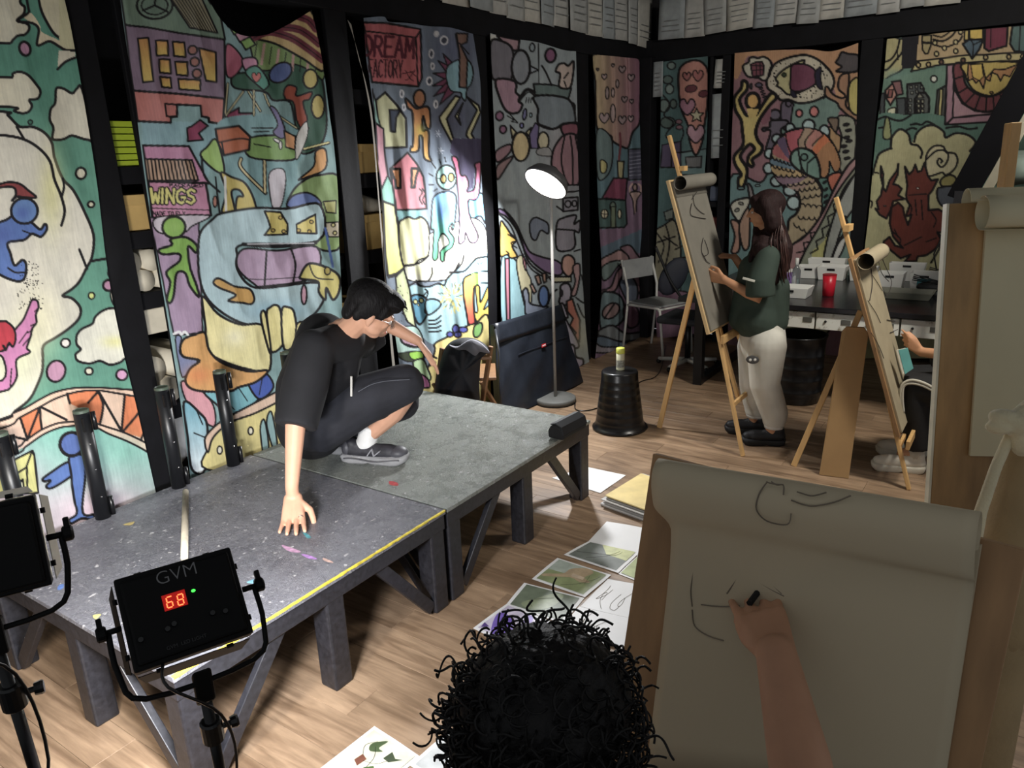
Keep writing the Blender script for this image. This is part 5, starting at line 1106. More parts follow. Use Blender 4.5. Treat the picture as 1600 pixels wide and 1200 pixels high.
# ------------------------------------------------------------------ paint table
TB = mat('black_gloss_top', (26, 26, 30), .25, var=.2)
tx0, tx1, ty0, ty1, tz = 5.40, 6.85, .10, 2.12, .74
t = thing('paint_table', 'long table with glossy black top and paint-stained white drawers, behind the easels', 'table', (6.1, .9, 0))
obj('tabletop', MB().box2((tx0-.03, ty0, tz-.035), (tx1, ty1+.05, tz)), TB, t, bevel=.004)
def stained():
    m = bpy.data.materials.new('stained_white_drawer'); m.use_nodes = True; nt = m.node_tree; b = nt.nodes['Principled BSDF']; g = node(nt, 'ShaderNodeNewGeometry')
    n = node(nt, 'ShaderNodeTexNoise'); n.inputs['Scale'].default_value = 9; n.inputs['Detail'].default_value = 8; n.inputs['Roughness'].default_value = .75; nt.links.new(g.outputs['Position'], n.inputs['Vector'])
    r = node(nt, 'ShaderNodeValToRGB'); nt.links.new(n.outputs[0], r.inputs[0]); e = r.color_ramp.elements; e[0].position = .36; e[0].color = (*s2l((120, 112, 92)), 1); e[1].position = .48; e[1].color = (*s2l((222, 222, 214)), 1)
    nt.links.new(r.outputs[0], b.inputs['Base Color']); b.inputs['Roughness'].default_value = .5; return m
DRW = stained(); HOLD = mat('label_holder_metal', (110, 110, 104), .4, metal=.6)
ye = [1.90, 1.66, 1.42, 1.178, .92, .65, .38, .12]
for a, b in zip(ye[:-1], ye[1:]):
    d = obj('drawer', MB().box2((tx0, b+.006, tz-.16), (tx0+.35, a-.006, tz-.045)), DRW, t, bevel=.003)
    m_ = (a+b)/2-.07
    obj('label_holder', MB().box2((tx0-.006, m_-.03, tz-.115), (tx0, m_+.03, tz-.08)), HOLD, d, bevel=.002)
    obj('knob', MB().ell((tx0-.008, m_+.13, tz-.10), .009, n=10, m=6), BLACKM, d)
for y in (2.08, .16):
    for x in (5.62, 6.7): obj('leg', MB().box2((x-.035, y-.035, 0), (x+.035, y+.035, tz-.035)), BLACKM, t, bevel=.003)
    obj('foot_bar', MB().box2((5.66, y-.03, .0), (6.66, y+.03, .05)), BLACKM, t, bevel=.003)
def bin_at(x, y, w, d, h, label, group='white bins on the paint table', tint=None, slot=True, rot=0.0, m=None):
    c = V(x, y, tz); t = thing('storage_bin', label, 'bin', c, group)
    m = m or WHITEP; mb = MB(); th = .004; k = .86
    o_ = [(-w/2, -d/2), (w/2, -d/2), (w/2, d/2), (-w/2, d/2)]
    R = lambda p, z, s=1: c+V(p[0]*s*math.cos(rot)-p[1]*s*math.sin(rot), p[0]*s*math.sin(rot)+p[1]*s*math.cos(rot), z)
    vs = [R(p, 0.001, k) for p in o_]+[R(p, h) for p in o_]+[R(p, h, .94) for p in o_]+[R(p, .006, k*.93) for p in o_]
    mb.add(vs, [(3, 2, 1, 0)]+[(i, (i+1) % 4, 4+(i+1) % 4, 4+i) for i in range(4)]+[(4+i, 4+(i+1) % 4, 8+(i+1) % 4, 8+i) for i in range(4)]+[(8+i, 8+(i+1) % 4, 12+(i+1) % 4, 12+i) for i in range(4)]+[(12, 13, 14, 15)])
    obj('bin_wall', mb, m, t, bevel=.002)
    if slot: obj('handle_slot', MB().box(c+V(-w/2*math.cos(rot)*.99, -w/2*math.sin(rot), h-.022), (.004, .06, .016), (V(math.cos(rot), math.sin(rot), 0), V(-math.sin(rot), math.cos(rot), 0), V(0, 0, 1))), BLACKP, t)
    if tint: obj('label_card', MB().box(c+V(-w*.475, 0, h*.45), (.003, d*.45, h*.5)), tint, t)
    return t
bin_at(5.72, 1.42, .2, .26, .075, 'low white tray near the table front beside the standing woman', slot=True)
bin_at(6.62, 1.52, .16, .18, .10, 'white bin with slot handle behind the clear bottle', rot=.1)
bin_at(6.60, 1.33, .18, .22, .11, 'white bin behind the red cup, left of the second easel')
bin_at(6.62, 1.10, .16, .2, .11, 'white bin half hidden by the second easel pad')
bin_at(6.80, 1.42, .1, .3, .14, 'tall white bin at the back behind the red cup', rot=0)
bin_at(6.35, .86, .17, .19, .115, 'white bin right of the second easel, without a label')
TE = mat('teal_label', (70, 140, 150), .5)
bin_at(6.36, .63, .18, .20, .125, 'white bin with a teal label, rightmost of the open bins', tint=TE)
bin_at(6.72, .80, .1, .26, .14, 'white bin in the back row above the dragon painting foot')
bin_at(5.95, .70, .22, .36, .05, 'flat grey tray in front of the teal-labelled bin', m=mat('grey_tray', (120, 120, 108), .5), slot=False, group='trays on the paint table')
bc_ = gz(1294, 462, tz); t = thing('water_cup', 'tall red cup on the paint table', 'cup', bc_)
obj('cup_wall', MB().lathe([(.034, 0), (.040, .002), (.048, .155), (.045, .155), (.037, .01)], bc_, n=24), mat('red_plastic', (190, 30, 48), .35), t).data.shade_smooth()
obj('cup_rim', MB().lathe([(.0485, .150), (.0495, .158), (.046, .158)], bc_, n=24), mat('dark_red_rim', (150, 24, 36), .35), t)
bb = gz(1243, 446, tz); t = thing('clear_bottle', 'clear bottle with pale cap beside the hair of the standing woman', 'bottle', bb)
GL = mat('clear_plastic', (225, 230, 232), .1, var=.01, trans=.85)
obj('bottle_body', MB().lathe([(.03, 0), (.033, .004), (.033, .12), (.015, .15), (.012, .16)], bb, n=20), GL, t).data.shade_smooth()
obj('cap', MB().lathe([(.014, .16), (.014, .215), (.011, .217)], bb, n=16), WHITEP, t).data.shade_smooth()
bb = gz(1228, 446, tz); t = thing('purple_jar', 'short jar of purple paint left of the clear bottle', 'jar', bb)
obj('jar_body', MB().lathe([(.04, 0), (.042, .003), (.042, .10), (.038, .11)], bb, n=20), mat('purple_paint', (120, 96, 150), .3), t).data.shade_smooth()
obj('lid', MB().lathe([(.043, .11), (.043, .13), (.04, .132)], bb, n=20), WHITEP, t)
for (x, y, lab) in ((1452, 458, 'black lump of brushes lying right of the teal-labelled bin'), (1476, 445, 'dark bag at the table end beside the large right easel')):
    c = gz(x, y, tz); t = thing('brush_pouch', lab, 'pouch', c)
    obj('pouch_body', MB().ell(c+V(.0, 0, .045), (.07, .09, .038)), mat('black_pouch', (24, 24, 26), .7, bump=.5), t, smooth=True)
    for k in range(4): obj('brush', MB().bar(c+V(-.05+.03*k, -.1, .07), c+V(.02*k, .12, .09+.01*k), .004, 6), BLACKM, t)
# wall brackets: small figure on the wall over the bins
c = gx(1478, 355, WX-.05); t = thing('desk_lamp', 'small black clip lamp above the table end beside the dragon tail', 'lamp', (c[0], c[1], tz))
obj('base', MB().lathe([(.05, 0), (.05, .012), (.01, .014)], (c[0]-.1, c[1], tz), n=20), BLACKM, t); obj('arm', MB().tube([V(c[0]-.1, c[1], tz), V(c[0]-.12, c[1]+.05, tz+.2), c], .006, 8), BLACKM, t); obj('lamp_head', MB().lathe([(.02, 0), (.05, .06), (.045, .06)], c, (-.5, -.5, -.7), 18), BLACKM, t)
# ------------------------------------------------------------------ waste bin behind woman
c = gz(1243, 624, 0); c[2] = 0; t = thing('waste_bin', 'black round ribbed bin under the table behind the standing woman', 'bin', c)
pr = [(.155, 0), (.165, .006), (.168, .06)]
for k in range(4): z = .08+k*.09; r = .168+.02*z; pr += [(r, z), (r+.005, z+.008), (r, z+.016)]
pr += [(.182, .48), (.19, .49), (.19, .50), (.178, .50), (.15, .05)]
obj('bin_wall', MB().lathe(pr, c, n=40), BLACKP, t).data.shade_smooth()
# ------------------------------------------------------------------ white chair in the corner
CHW = mat('white_tube_frame', (205, 205, 200), .4, var=.05); CHS = mat('pale_grey_seat', (150, 152, 152), .5)
cc = V(6.45, 2.80, 0)
t = thing('cafe_chair', 'white metal-framed chair with pale back plate in the room corner', 'chair', cc)
f_ = nrm(V(-.35, -.94, 0)); s_ = V(-f_[1], f_[0], 0)              # facing, side
def CP(a, b, z): return cc+f_*a+s_*b+V(0, 0, z)
for b in (-.19, .19):
    obj('rear_leg', MB().tube([CP(-.26, b, 0), CP(-.20, b, .44), CP(-.20, b, .60), CP(-.28, b, .85)], .012, 10), CHW, t, smooth=True)
    obj('front_leg', MB().tube(smooth_pts([CP(.26, b, 0), CP(.215, b, .40), CP(.20, b, .44), CP(.15, b, .455), CP(-.20, b, .445)], False, 4), .012, 10), CHW, t, smooth=True)
for a, z in ((.20, .445), (-.20, .44)): obj('cross_tube', MB().tube([CP(a, -.19, z), CP(a, .19, z)], .010, 8), CHW, t, smooth=True)
obj('seat', MB().box(CP(0, 0, .468), (.40, .36, .02), (f_, s_, V(0, 0, 1))), CHS, t, bevel=.008)
obj('backrest', MB().box(CP(-.255, 0, .76), (.012, .40, .18), (f_, s_, V(0, 0, 1))), CHS, t, bevel=.005)
# ------------------------------------------------------------------ dark swivel chair
cc = V(6.15, 2.42, 0); t = thing('swivel_chair', 'dark swivel chair with rounded back beside the white chair', 'chair', cc)
bk = bp(1052, 432, cc)
wv = nrm(V(cc[0], cc[1], 0)); rt = nrm(V(CR[0], CR[1], 0))
obj('backrest', MB().ell(bk, (.12, .035, .17), (rt+V(0, 0, .0), wv, V(.2, -.25, 1))), mat('dark_blue_black_fabric', (26, 30, 42), .7), t, smooth=True)
obj('back_frame', MB().tube(smooth_pts([bp(x, y, cc, -.04) for x, y in ((1024, 385), (1034, 408), (1048, 440), (1068, 470))], False, 4), .012, 8), BLACKM, t, smooth=True)
obj('seat', MB().box(V(bk[0]-.03, bk[1]-.16, .43), (.42, .42, .06)), mat('dark_seat_pad', (32, 34, 40), .8), t, bevel=.02)
obj('column', MB().bar(V(bk[0]-.03, bk[1]-.16, .07), V(bk[0]-.03, bk[1]-.16, .41), .025, 12), BLACKM, t, smooth=True)
for k in range(5):
    a = k*2*math.pi/5+2.9; c = V(bk[0]-.03, bk[1]-.16, .06); e = c+V(.26*math.cos(a), .26*math.sin(a), -.015)
    obj('foot', MB().tube([c, e], [.024, .016], 8), WHITEP, t, smooth=True); obj('castor', MB().ell(e+V(0, 0, -.022), .022), BLACKP, t, smooth=True)
# ------------------------------------------------------------------ page sheets pinned above the beams
PG = [mat('page_%d' % i, c, .85, var=.12, vscale=16) for i, c in enumerate(((176, 176, 172), (164, 166, 164), (186, 184, 176), (150, 156, 158)))]
PRN = mat('page_print', (120, 122, 122), .9)
def page(o, u, w, h, i, nrm_, lab, grp):
    up = V(0, 0, 1); c = o+u*w/2
    t = thing('pinned_page', lab, 'page', o, grp)
    a = math.radians(random.uniform(-2.5, 2.5)); uu = u*math.cos(a)+up*math.sin(a); vv = up*math.cos(a)-u*math.sin(a)
    P = [[o+uu*w*s+vv*h*r+nrm_*(.006+.01*math.sin(3*s+i)*(1-r)) for s in np.linspace(0, 1, 6)] for r in np.linspace(0, 1, 5)]
    obj('sheet', MB().grid(P), PG[i % 4], t, smooth=True, solid=.001)
    g = np.random.RandomState(i)
    for k in range(int(g.randint(3, 6))):
        z = .2+.12*k; obj('printed_lines', MB().box(o+uu*w*(.5)+vv*h*z+nrm_*.02, (w*g.uniform(.5, .75), .001, .006), (uu, nrm_, vv)), PRN, t)
grpA, grpB = 'pages pinned above the left wall beam', 'pages pinned above the back wall beam'
ORD = 'first second third fourth fifth sixth seventh eighth ninth tenth eleventh twelfth thirteenth fourteenth fifteenth sixteenth seventeenth eighteenth nineteenth twentieth'.split()
lA = '%s page from the left in the row above the left wall beam'; lB = '%s page from the room corner in the row above the back wall beam'
x = 3.55; i = 0
while x < 6.8:
    w_ = random.choice((.20, .26, .30, .34)); page(V(x, WY+.005-.012*(i % 2), 2.735-.02*random.random()), V(1, 0, 0), w_, .42, i, V(0, -1, 0), lA % ORD[i], grpA); x += w_*.93; i += 1
y = 3.05; i0 = i
while y > .75:
    w_ = random.choice((.17, .20, .2, .24)); page(V(WX-.045-.012*(i % 2), y, 2.77-.02*random.random()), V(0, -1, 0), w_, .34, i, V(-1, 0, 0), lB % ORD[i-i0], grpB); y -= w_*.97; i += 1
for z, h in ((1.72, .55), (2.32, .24)):
    o = V(WX+.03, 2.55, z); page(o, V(0, -1, 0), .13, h, i, V(-1, 0, 0), 'page in the narrow gap beside the fish painting, %s' % ('upper one' if z > 2 else 'lower one'), 'pages in the gap'); i += 1
page(V(6.93, 3.09, 2.28), V(-.1, -1, 0)/1.005, .10, .3, 3, V(-1, 0, 0), 'faded page on the dark corner post', 'pages in the gap')
# ------------------------------------------------------------------ shelf contents seen between the paintings
YG = mat('lime_folder', (176, 196, 60), .5); RL = mat('cream_paper_roll', (214, 206, 186), .7); CBD = mat('cardboard', (196, 164, 104), .75, var=.12); CLD = mat('rumpled_cloth', (190, 182, 166), .85)
for k in range(7):
    o = obj('lime_folder', MB().box2((1.72, 3.28, 1.826+k*.027), (2.06, 3.60, 1.849+k*.027)), YG, bevel=.002)
    tag(o, 'lime green folder, %s in the pile left of the canopy painting' % ('undermost', 'second from below', 'third from below', 'middle one', 'third from top', 'second from top', 'topmost')[k], 'folder', 'lime folders on the shelf')
def wall_box(x0, x1, z0, z1, lab, m=CBD):
    t = thing('storage_box', lab, 'box', ((x0+x1)/2, 3.5, z0)); obj('box_body', MB().box2((x0, 3.285, z0), (x1, 3.72, z1)), m, t, bevel=.004)
    obj('lid', MB().box2((x0-.006, 3.28, z1-.04), (x1+.006, 3.725, z1+.006)), m, t, bevel=.003)
wall_box(1.70, 2.05, 1.552, 1.70, 'brown box on the upper shelf left of the WINGS painting')
wall_box(3.14, 3.62, 1.742, 1.90, 'cardboard box on the middle shelf beside the DREAM banner edge')
wall_box(2.86, 3.08, 1.742, 1.99, 'cardboard box on the middle shelf right of the canopy painting')
wall_box(3.00, 3.50, .80, 1.02, 'cardboard box on the lowest shelf behind the crouching person head')
wall_box(3.12, 3.60, 1.30, 1.50, 'cardboard box under a rolled cloth beside the DREAM banner edge')
for (z, r, n, lab) in ((1.282, .048, 3, 'cream roll on the third shelf by the WINGS cloth'), (.747, .062, 3, 'fat cream roll on the lowest shelf')):
    for k in range(n):
        for j in range(2):
            c = V(1.78+2.04*r*k+r*1.02*j, 3.29, z+r+j*r*1.8)
            o = obj('paper_roll', MB().lathe([(r, 0), (r, .42), (r*.45, .42), (r*.4, .40)], c, (0, 1, 0), 24), RL, smooth=False); o.data.shade_smooth()
            tag(o, '%s, %s row %s' % (lab, ('upper' if j else 'lower'), ('at its left', 'in the middle', 'at its right')[k]), 'roll', 'cream paper rolls on the shelves')
o = blob('rumpled_cloth', MB().ell((3.38, 3.40, 1.55), (.2, .10, .05)).ell((3.28, 3.38, 1.55), (.12, .08, .05)).limb([(3.22, 3.34, 1.60), (3.5, 3.36, 1.54)], [.05, .04]), CLD, voxel=.01, smooth=3); tag(o, 'rumpled grey-brown cloth bundle lying on a box beside the DREAM banner', 'cloth')
for z, c, lab in ((1.33, (84, 92, 110), 'grey-blue folded cloth on the shelf in the narrow gap'), (1.05, (120, 60, 54), 'dark red folded cloth low in the narrow gap')):
    o = obj('folded_cloth', MB().box2((WX+.06, 2.46, z), (WX+.26, 2.68, z+.14)), mat('gap_%d' % c[0], c, .8), bevel=.03); tag(o, lab, 'cloth')
# ------------------------------------------------------------------ stair on the right: sloping stringer
P1, P0_ = gx(1735, -115, 5.15), gx(1500, 312, 5.15); ext = P0_
t = thing('staircase', 'sloping black stair stringer with pale lower strip at the upper right', 'stairs', (5.6, .4, 0))
dirs = nrm(P1-ext)
obj('stringer', MB().beam(ext, P1, .14, .05, (1, 0, 0)), mat('matt_black_steel', (6, 6, 8), .95, spec=.08), t, bevel=.003)
off = np.cross(dirs, (1, 0, 0)); off = off if off[2] < 0 else -off
obj('lower_strip', MB().beam(ext+off*.10, P1+off*.10, .05, .06, (1, 0, 0)), mat('pale_grey_strip', (104, 100, 86), .7, var=.2), t)
obj('foot_post', MB().box2((ext[0]-.03, ext[1]-.03, 0), (ext[0]+.03, ext[1]+.03, ext[2]+.05)), BLACKW, t)
# stored things to the right of the stair
t = thing('cloth_heap', 'heap of grey-teal cloths on a brown crate behind the light easel post', 'cloth', (4.2, -.15, 0))
c = C0 = CC+ray(1590, 262)*4.5
blob_mb = MB().ell(c, (.12, .16, .10)).ell(c+V(.02, .05, -.05), (.08, .08, .07)).ell(c+V(0, -.16, .03), (.14, .16, .1)).ell(c+V(0, -.3, -.05), (.14, .16, .12))
blob('cloth_pile', blob_mb, mat('pale_teal_cloth', (104, 116, 108), .85, bump=.6, bscale=12, var=.35), t, voxel=.012, smooth=2)
obj('crate', MB().box2((c[0]-.2, c[1]-.6, 0), (c[0]+.25, min(c[1]+.12, .03), c[2]-.10)), mat('brown_crate', (96, 82, 64), .8), t)
o = obj('brown_panel', MB().box2((5.9, -1.2, 1.42), (5.94, -.03, 2.2)).box2((5.9, -1.2, 0), (5.93, -1.08, 1.42)).box2((5.9, -.15, 0), (5.93, -.03, 1.42)), mat('brown_board', (112, 86, 62), .7)); tag(o, 'brown board standing at the far right edge behind the easel post', 'board')

cf = thing('added_fill_lamp', 'added square fill lamp for the right half of the room, unseen above the picture', 'lamp', (4.1, -.25, 3.12))  # unseen fixture made up to carry the added fill light
obj('fill_housing', MB().box((4.1, -.25, 3.15), (.64, .64, .08)), WHITEP, cf, bevel=.006)
obj('diffuser', MB().box((4.1, -.25, 3.106), (.56, .56, .006)), mat('fill_diffuser', (255, 246, 226), .5, emit=(255, 240, 215), strength=3), cf)

# translucent bag and round cushions low in the gap left of the canopy painting
o = obj('cream_carton', MB().box2((1.74, 3.29, 1.085), (2.08, 3.6, 1.20)), RL, bevel=.006); tag(o, 'cream carton under the third shelf, left of the canopy painting', 'carton')
o = blob('plastic_bag', MB().ell((1.94, 3.34, .56), (.10, .05, .10)).ell((1.88, 3.33, .48), (.08, .05, .06)).ell((2.0, 3.33, .48), (.07, .05, .05)), mat('crinkled_plastic', (190, 190, 190), .25, bump=1, bscale=20), voxel=.008, smooth=1)
tag(o, 'crinkled grey plastic bag behind the second tube', 'bag')
# ------------------------------------------------------------------ easels and pads
def frame_from(P0, h, up):
    N = nrm(np.cross(h, up)); return P0, nrm(h), nrm(up), N
def pad(t, P0, h, up, N, w, hgt, roll_r, thick=.02, marginL=.02, marginR=.02, marginT=.0, boardm=BOARD, paperm=GREYP, name='board', coil=1.15, lip=.012, page_n=.004):
    """board from P0 (top-left corner seen from the viewer), running along h and down; paper pad clipped on it with its sheets curled at the top"""
    W = w+marginL+marginR
    obj(name, MB().box(P0+h*W/2-up*hgt/2-N*thick/2, (W, thick, hgt), (h, N, up)), boardm, t, bevel=.002)
    pl0 = P0+h*marginL-up*marginT
    obj('paper_pad', MB().box(pl0+h*w/2-up*(hgt-marginT)*.5+N*.006, (w, .012, (hgt-marginT)*.97), (h, N, up)), paperm, t, bevel=.001)
    prof = []; c = (roll_r+.013, -roll_r*.9)
    for a in np.linspace(math.pi, math.pi-2*math.pi*coil, 40): k = 1-.10*abs(a-math.pi)/(2*math.pi); prof.append((c[0]+roll_r*k*math.cos(a), c[1]+roll_r*k*math.sin(a)))
    prof = [(.0135, -roll_r*2.6), (.0132, -roll_r*1.6)]+prof
    P = [[pl0+h*s+N*a+up*b for s in np.linspace(-.004, w+.004, 14)] for a, b in prof]
    o = obj('curled_sheets', MB().grid(P), paperm, t, smooth=True, solid=.0016)
    return pl0
def drawn(t, lines, P0, N, lift, r=.0016, m=INKM, name='charcoal_line', w=None):
    mb = MB()
    for q in lines:
        p = smooth_pts(np.asarray(q.split() if isinstance(q, str) else q, float).reshape(-1, 2), False, 5); mb.tube([gpl(x, y, P0, N)+N*lift for x, y in p], r, 4)
    o = obj('charcoal_drawing', mb, m, t); o['kind'] = 'stuff'; return o
def stick(t, name, a, b, w=.032, d=.02, side=(1, 0, 0), m=PINE): return obj(name, MB().beam(a, b, w, d, side), m, t, bevel=.003)
# --- easel of the standing woman
t = thing('easel', 'pine easel with a long grey sketch pad, used by the standing woman', 'easel', (4.6, 1.45, 0), 'wooden easels')
sl = .311; upA = nrm(V(0, sl, 1)); hA = V(1, 0, 0); NA = nrm(np.cross(hA, upA))
pA = lambda x, z: V(x, 1.297+sl*z, z)
TLx, Wd = 4.26, .52
pad(t, pA(TLx, 1.635)+NA*.012, hA, upA, NA, Wd-.03, .93, .042, marginL=.015, marginR=.015, boardm=PINEX, paperm=mat('sketch_paper_grey', (126, 122, 112), .85, var=.08))
stick(t, 'front_leg', pA(4.31, 0)+V(0, 0, 0), pA(4.51, 1.25), side=(0, 1, 0)); stick(t, 'front_leg', pA(4.88, 0), pA(4.62, 1.25), side=(0, 1, 0))
stick(t, 'mast', pA(4.555, .30)-NA*.035, pA(4.555, 1.90)-NA*.035, side=(0, 1, 0)); stick(t, 'rear_leg', V(4.54, 1.944, 0), pA(4.55, 1.16)-NA*.05)
stick(t, 'cross_bar', pA(4.36, .30), pA(4.83, .30), .03, .018, (0, 1, 0)); stick(t, 'pad_ledge', pA(4.33, .69)+NA*.05, pA(4.80, .69)+NA*.05, .05, .02, (0, 1, 0))
stick(t, 'hinge_block', pA(4.48, 1.02)-NA*.03, pA(4.62, 1.02)-NA*.03, .03, .04, (0, 1, 0))
obj('clip', MB().box(pA(4.555, 1.66)-NA*.02+V(.02, 0, .04), (.06, .03, .03)), PINE, t)
PD = pA(4.5, 1.0)+NA*.025
drawn(t, ["1082 305 1084 320 1092 330 1100 335", "1080 318 1078 335 1090 340 1102 342", "1098 372 1095 390 1100 405 1108 412", "1100 375 1106 395 1100 400", "1096 395 1104 410", "1088 300 1080 312"], PD, NA, .004, .0022, INKM)
# --- second easel, seated student
t = thing('easel', 'pine easel with a narrow sketch pad covered in standing figure sketches, before the seated student', 'easel', (4.4, .55, 0), 'wooden easels')
sb = .342; upB = nrm(V(0, sb, 1)); NBz = nrm(np.cross(hA, upB)); pB = lambda x, z: V(x, .382+sb*z, z)
PTOP = 1.22
pad(t, pB(4.27, PTOP)+NBz*.025, hA, upB, NBz, .46, .99, .044, marginL=.02, marginR=.01, boardm=BOARD, paperm=mat('sketch_paper_tan', (160, 148, 122), .85, var=.1))
stick(t, 'front_leg', pB(4.27, 0), pB(4.42, .95), side=(0, 1, 0)); stick(t, 'front_leg', pB(4.80, 0), pB(4.54, .95), side=(0, 1, 0))
stick(t, 'mast', pB(4.55, .22)-NBz*.03, pB(4.55, 1.53)-NBz*.03, .034, .022, (0, 1, 0)); stick(t, 'rear_leg', V(4.303, .995, 0), pB(4.46, .93)-NBz*.04)
stick(t, 'cross_bar', pB(4.30, .22), pB(4.76, .22), .03, .018, (0, 1, 0)); obj('clip', MB().box(pB(4.55, 1.36)-NBz*.01, (.12, .03, .035)), PINE, t); stick(t, 'pad_ledge', pB(4.27, .23)+NBz*.05, pB(4.68, .23)+NBz*.05, .05, .02, (0, 1, 0))
PDB = pB(4.4, .8)+NBz*.038
drawn(t, ["1352 392 1360 420 1362 445 1358 470", "1372 385 1380 410 1392 440 1385 462 1380 455", "1362 430 1372 445 1378 455", "1370 395 1376 425 1388 440", "1355 470 1368 490 1375 505", "1360 520 1372 540 1380 560", "1385 500 1398 502", "1390 520 1402 515"], PDB, NBz, .003, .0022, INKM)
# tan board leaning by it
bb = gz(1300, 745, 0)
o = obj('leaning_board', MB().prism([bp(x, y, bb, d) for x, y, d in ((1280, 742, 0), (1315, 519, .12), (1322, 511, .12), (1350, 512, .12), (1357, 522, .12), (1326, 748, 0))], nrm(V(bb[0], bb[1], 0))*.02), MDF, bevel=.002)
tag(o, 'tan fibreboard panel with clipped top corners leaning by the second easel', 'board')
# --- large right easel
psi = math.radians(-65); hC = V(math.cos(psi), math.sin(psi), 0); nC = V(hC[1], -hC[0], 0); tl = math.radians(9)
upC = V(0, 0, 1)*math.cos(tl)-nC*math.sin(tl); NC = nrm(np.cross(hC, upC)); NC = NC if NC@CD < 0 else -NC
P0c = CC+ray(1484, 318)*1.95
t = thing('easel', 'large stained wooden board on an easel at the right edge, holding a blank grey pad', 'easel', (P0c[0]+.2, P0c[1]-.3, 0), 'wooden easels')
STB = mat('stained_board', (164, 130, 86), .6, stretch=(1, 1, .15), vscale=12, var=.45)
obj('board', MB().box(P0c+hC*.33-upC*.43-NC*.012, (.66, .024, .86), (hC, NC, upC)), STB, t, bevel=.002)
obj('board_edge', MB().box(P0c-hC*.004-upC*.43-NC*.012, (.006, .026, .86), (hC, NC, upC)), mat('lit_board_edge', (226, 220, 196), .5), t)['label'] = 'board edge strip coloured pale as if lit from the left'  # lamp light catching the left edge, put into the strip's pale colour
p1 = P0c+hC*.085+NC*.006
obj('paper_pad', MB().box(p1+hC*.25-upC*.33+NC*.002, (.50, .010, .66), (hC, NC, upC)), mat('grey_pad', (212, 202, 168), .85, var=.03), t)
prof = [(.010+.042+.042*math.cos(a), -.03+.042*math.sin(a)) for a in np.linspace(math.pi*1.5, -math.pi*.35, 26)]
obj('curled_sheets', MB().grid([[p1+hC*s+NC*a+upC*b for s in np.linspace(-.03, .5, 12)] for a, b in prof]), mat('grey_pad', (212, 202, 168)), t, smooth=True, solid=.0016)
prof = [(.004+.030+.030*math.cos(a), .0+.035*math.sin(a)) for a in np.linspace(math.pi*1.2, math.pi*.0, 16)]
obj('curled_sheets', MB().grid([[p1+hC*s+NC*(a-.03)+upC*b for s in np.linspace(-.05, .5, 8)] for a, b in prof]), mat('grey_pad', (212, 202, 168)), t, smooth=True, solid=.0016)
m1 = P0c+hC*.30-NC*.04
stick(t, 'mast', m1-upC*1.30, m1+upC*.30, .04, .024, hC)
for s, e in ((.04, .22), (.62, .38)):
    a = P0c+hC*s-NC*.04; k = a-upC*(a[2]/upC[2]); stick(t, 'front_leg', V(k[0], k[1], 0), P0c+hC*e-NC*.04-upC*.05, .036, .022, hC)
r = m1-NC*.55; stick(t, 'rear_leg', V(r[0], r[1], 0), m1-upC*.1-NC*.02, .036, .022, hC)
stick(t, 'board_ledge', P0c-upC*.88+NC*.01, P0c+hC*.66-upC*.88+NC*.01, .06, .025, NC)
# taller light post behind it
pt, pb = CC+ray(1583, 192)*2.75, CC+ray(1584, 300)*2.75
o = obj('wooden_post', MB().beam(V(pb[0], pb[1], 0), pt, .06, .035, hC), PINE, bevel=.003); tag(o, 'light pine post of a taller easel standing behind the large right board', 'post')
# --- foreground board
SC = 1.30
hD = nrm(V(-.087, -.996, 0)); upD = nrm(V(.224, -.02, .974)); ND = nrm(np.cross(hD, upD)); ND = ND if ND@CD < 0 else -ND
PD0 = CC+ray(1280, 900)*1.05*SC
D_ = lambda x, y: gpl(x, y, PD0, ND)
TLD, TRD = D_(1019, 709), D_(1606, 862); W_D = np.linalg.norm(TRD-TLD); hD2 = nrm(TRD-TLD); upD2 = nrm(np.cross(ND, hD2)); upD2 = upD2 if upD2[2] > 0 else -upD2
t = thing('easel', 'foreground drawing board with a large pad of grey paper being drawn on', 'easel', (TLD[0]+.2, TLD[1]-.3, 0), 'wooden easels')
obj('board', MB().box(TLD+hD2*W_D/2-upD2*.42-ND*.012, (W_D, .02, .84), (hD2, ND, upD2)), BOARD, t, bevel=.002)
GP = mat('foreground_paper', (192, 178, 150), .8, var=.03, vscale=2)
c4 = [D_(1066, 760), D_(1535, 850), D_(1478, 1215), D_(1014, 1200)]; d1 = c4[2]-c4[1]; d0 = c4[3]-c4[0]
c4[2] = c4[1]+d1*1.35; c4[3] = c4[0]+d0*1.25
obj('paper_pad', MB().prism([p+ND*.0005 for p in c4], ND*.009), GP, t, bevel=.0006)
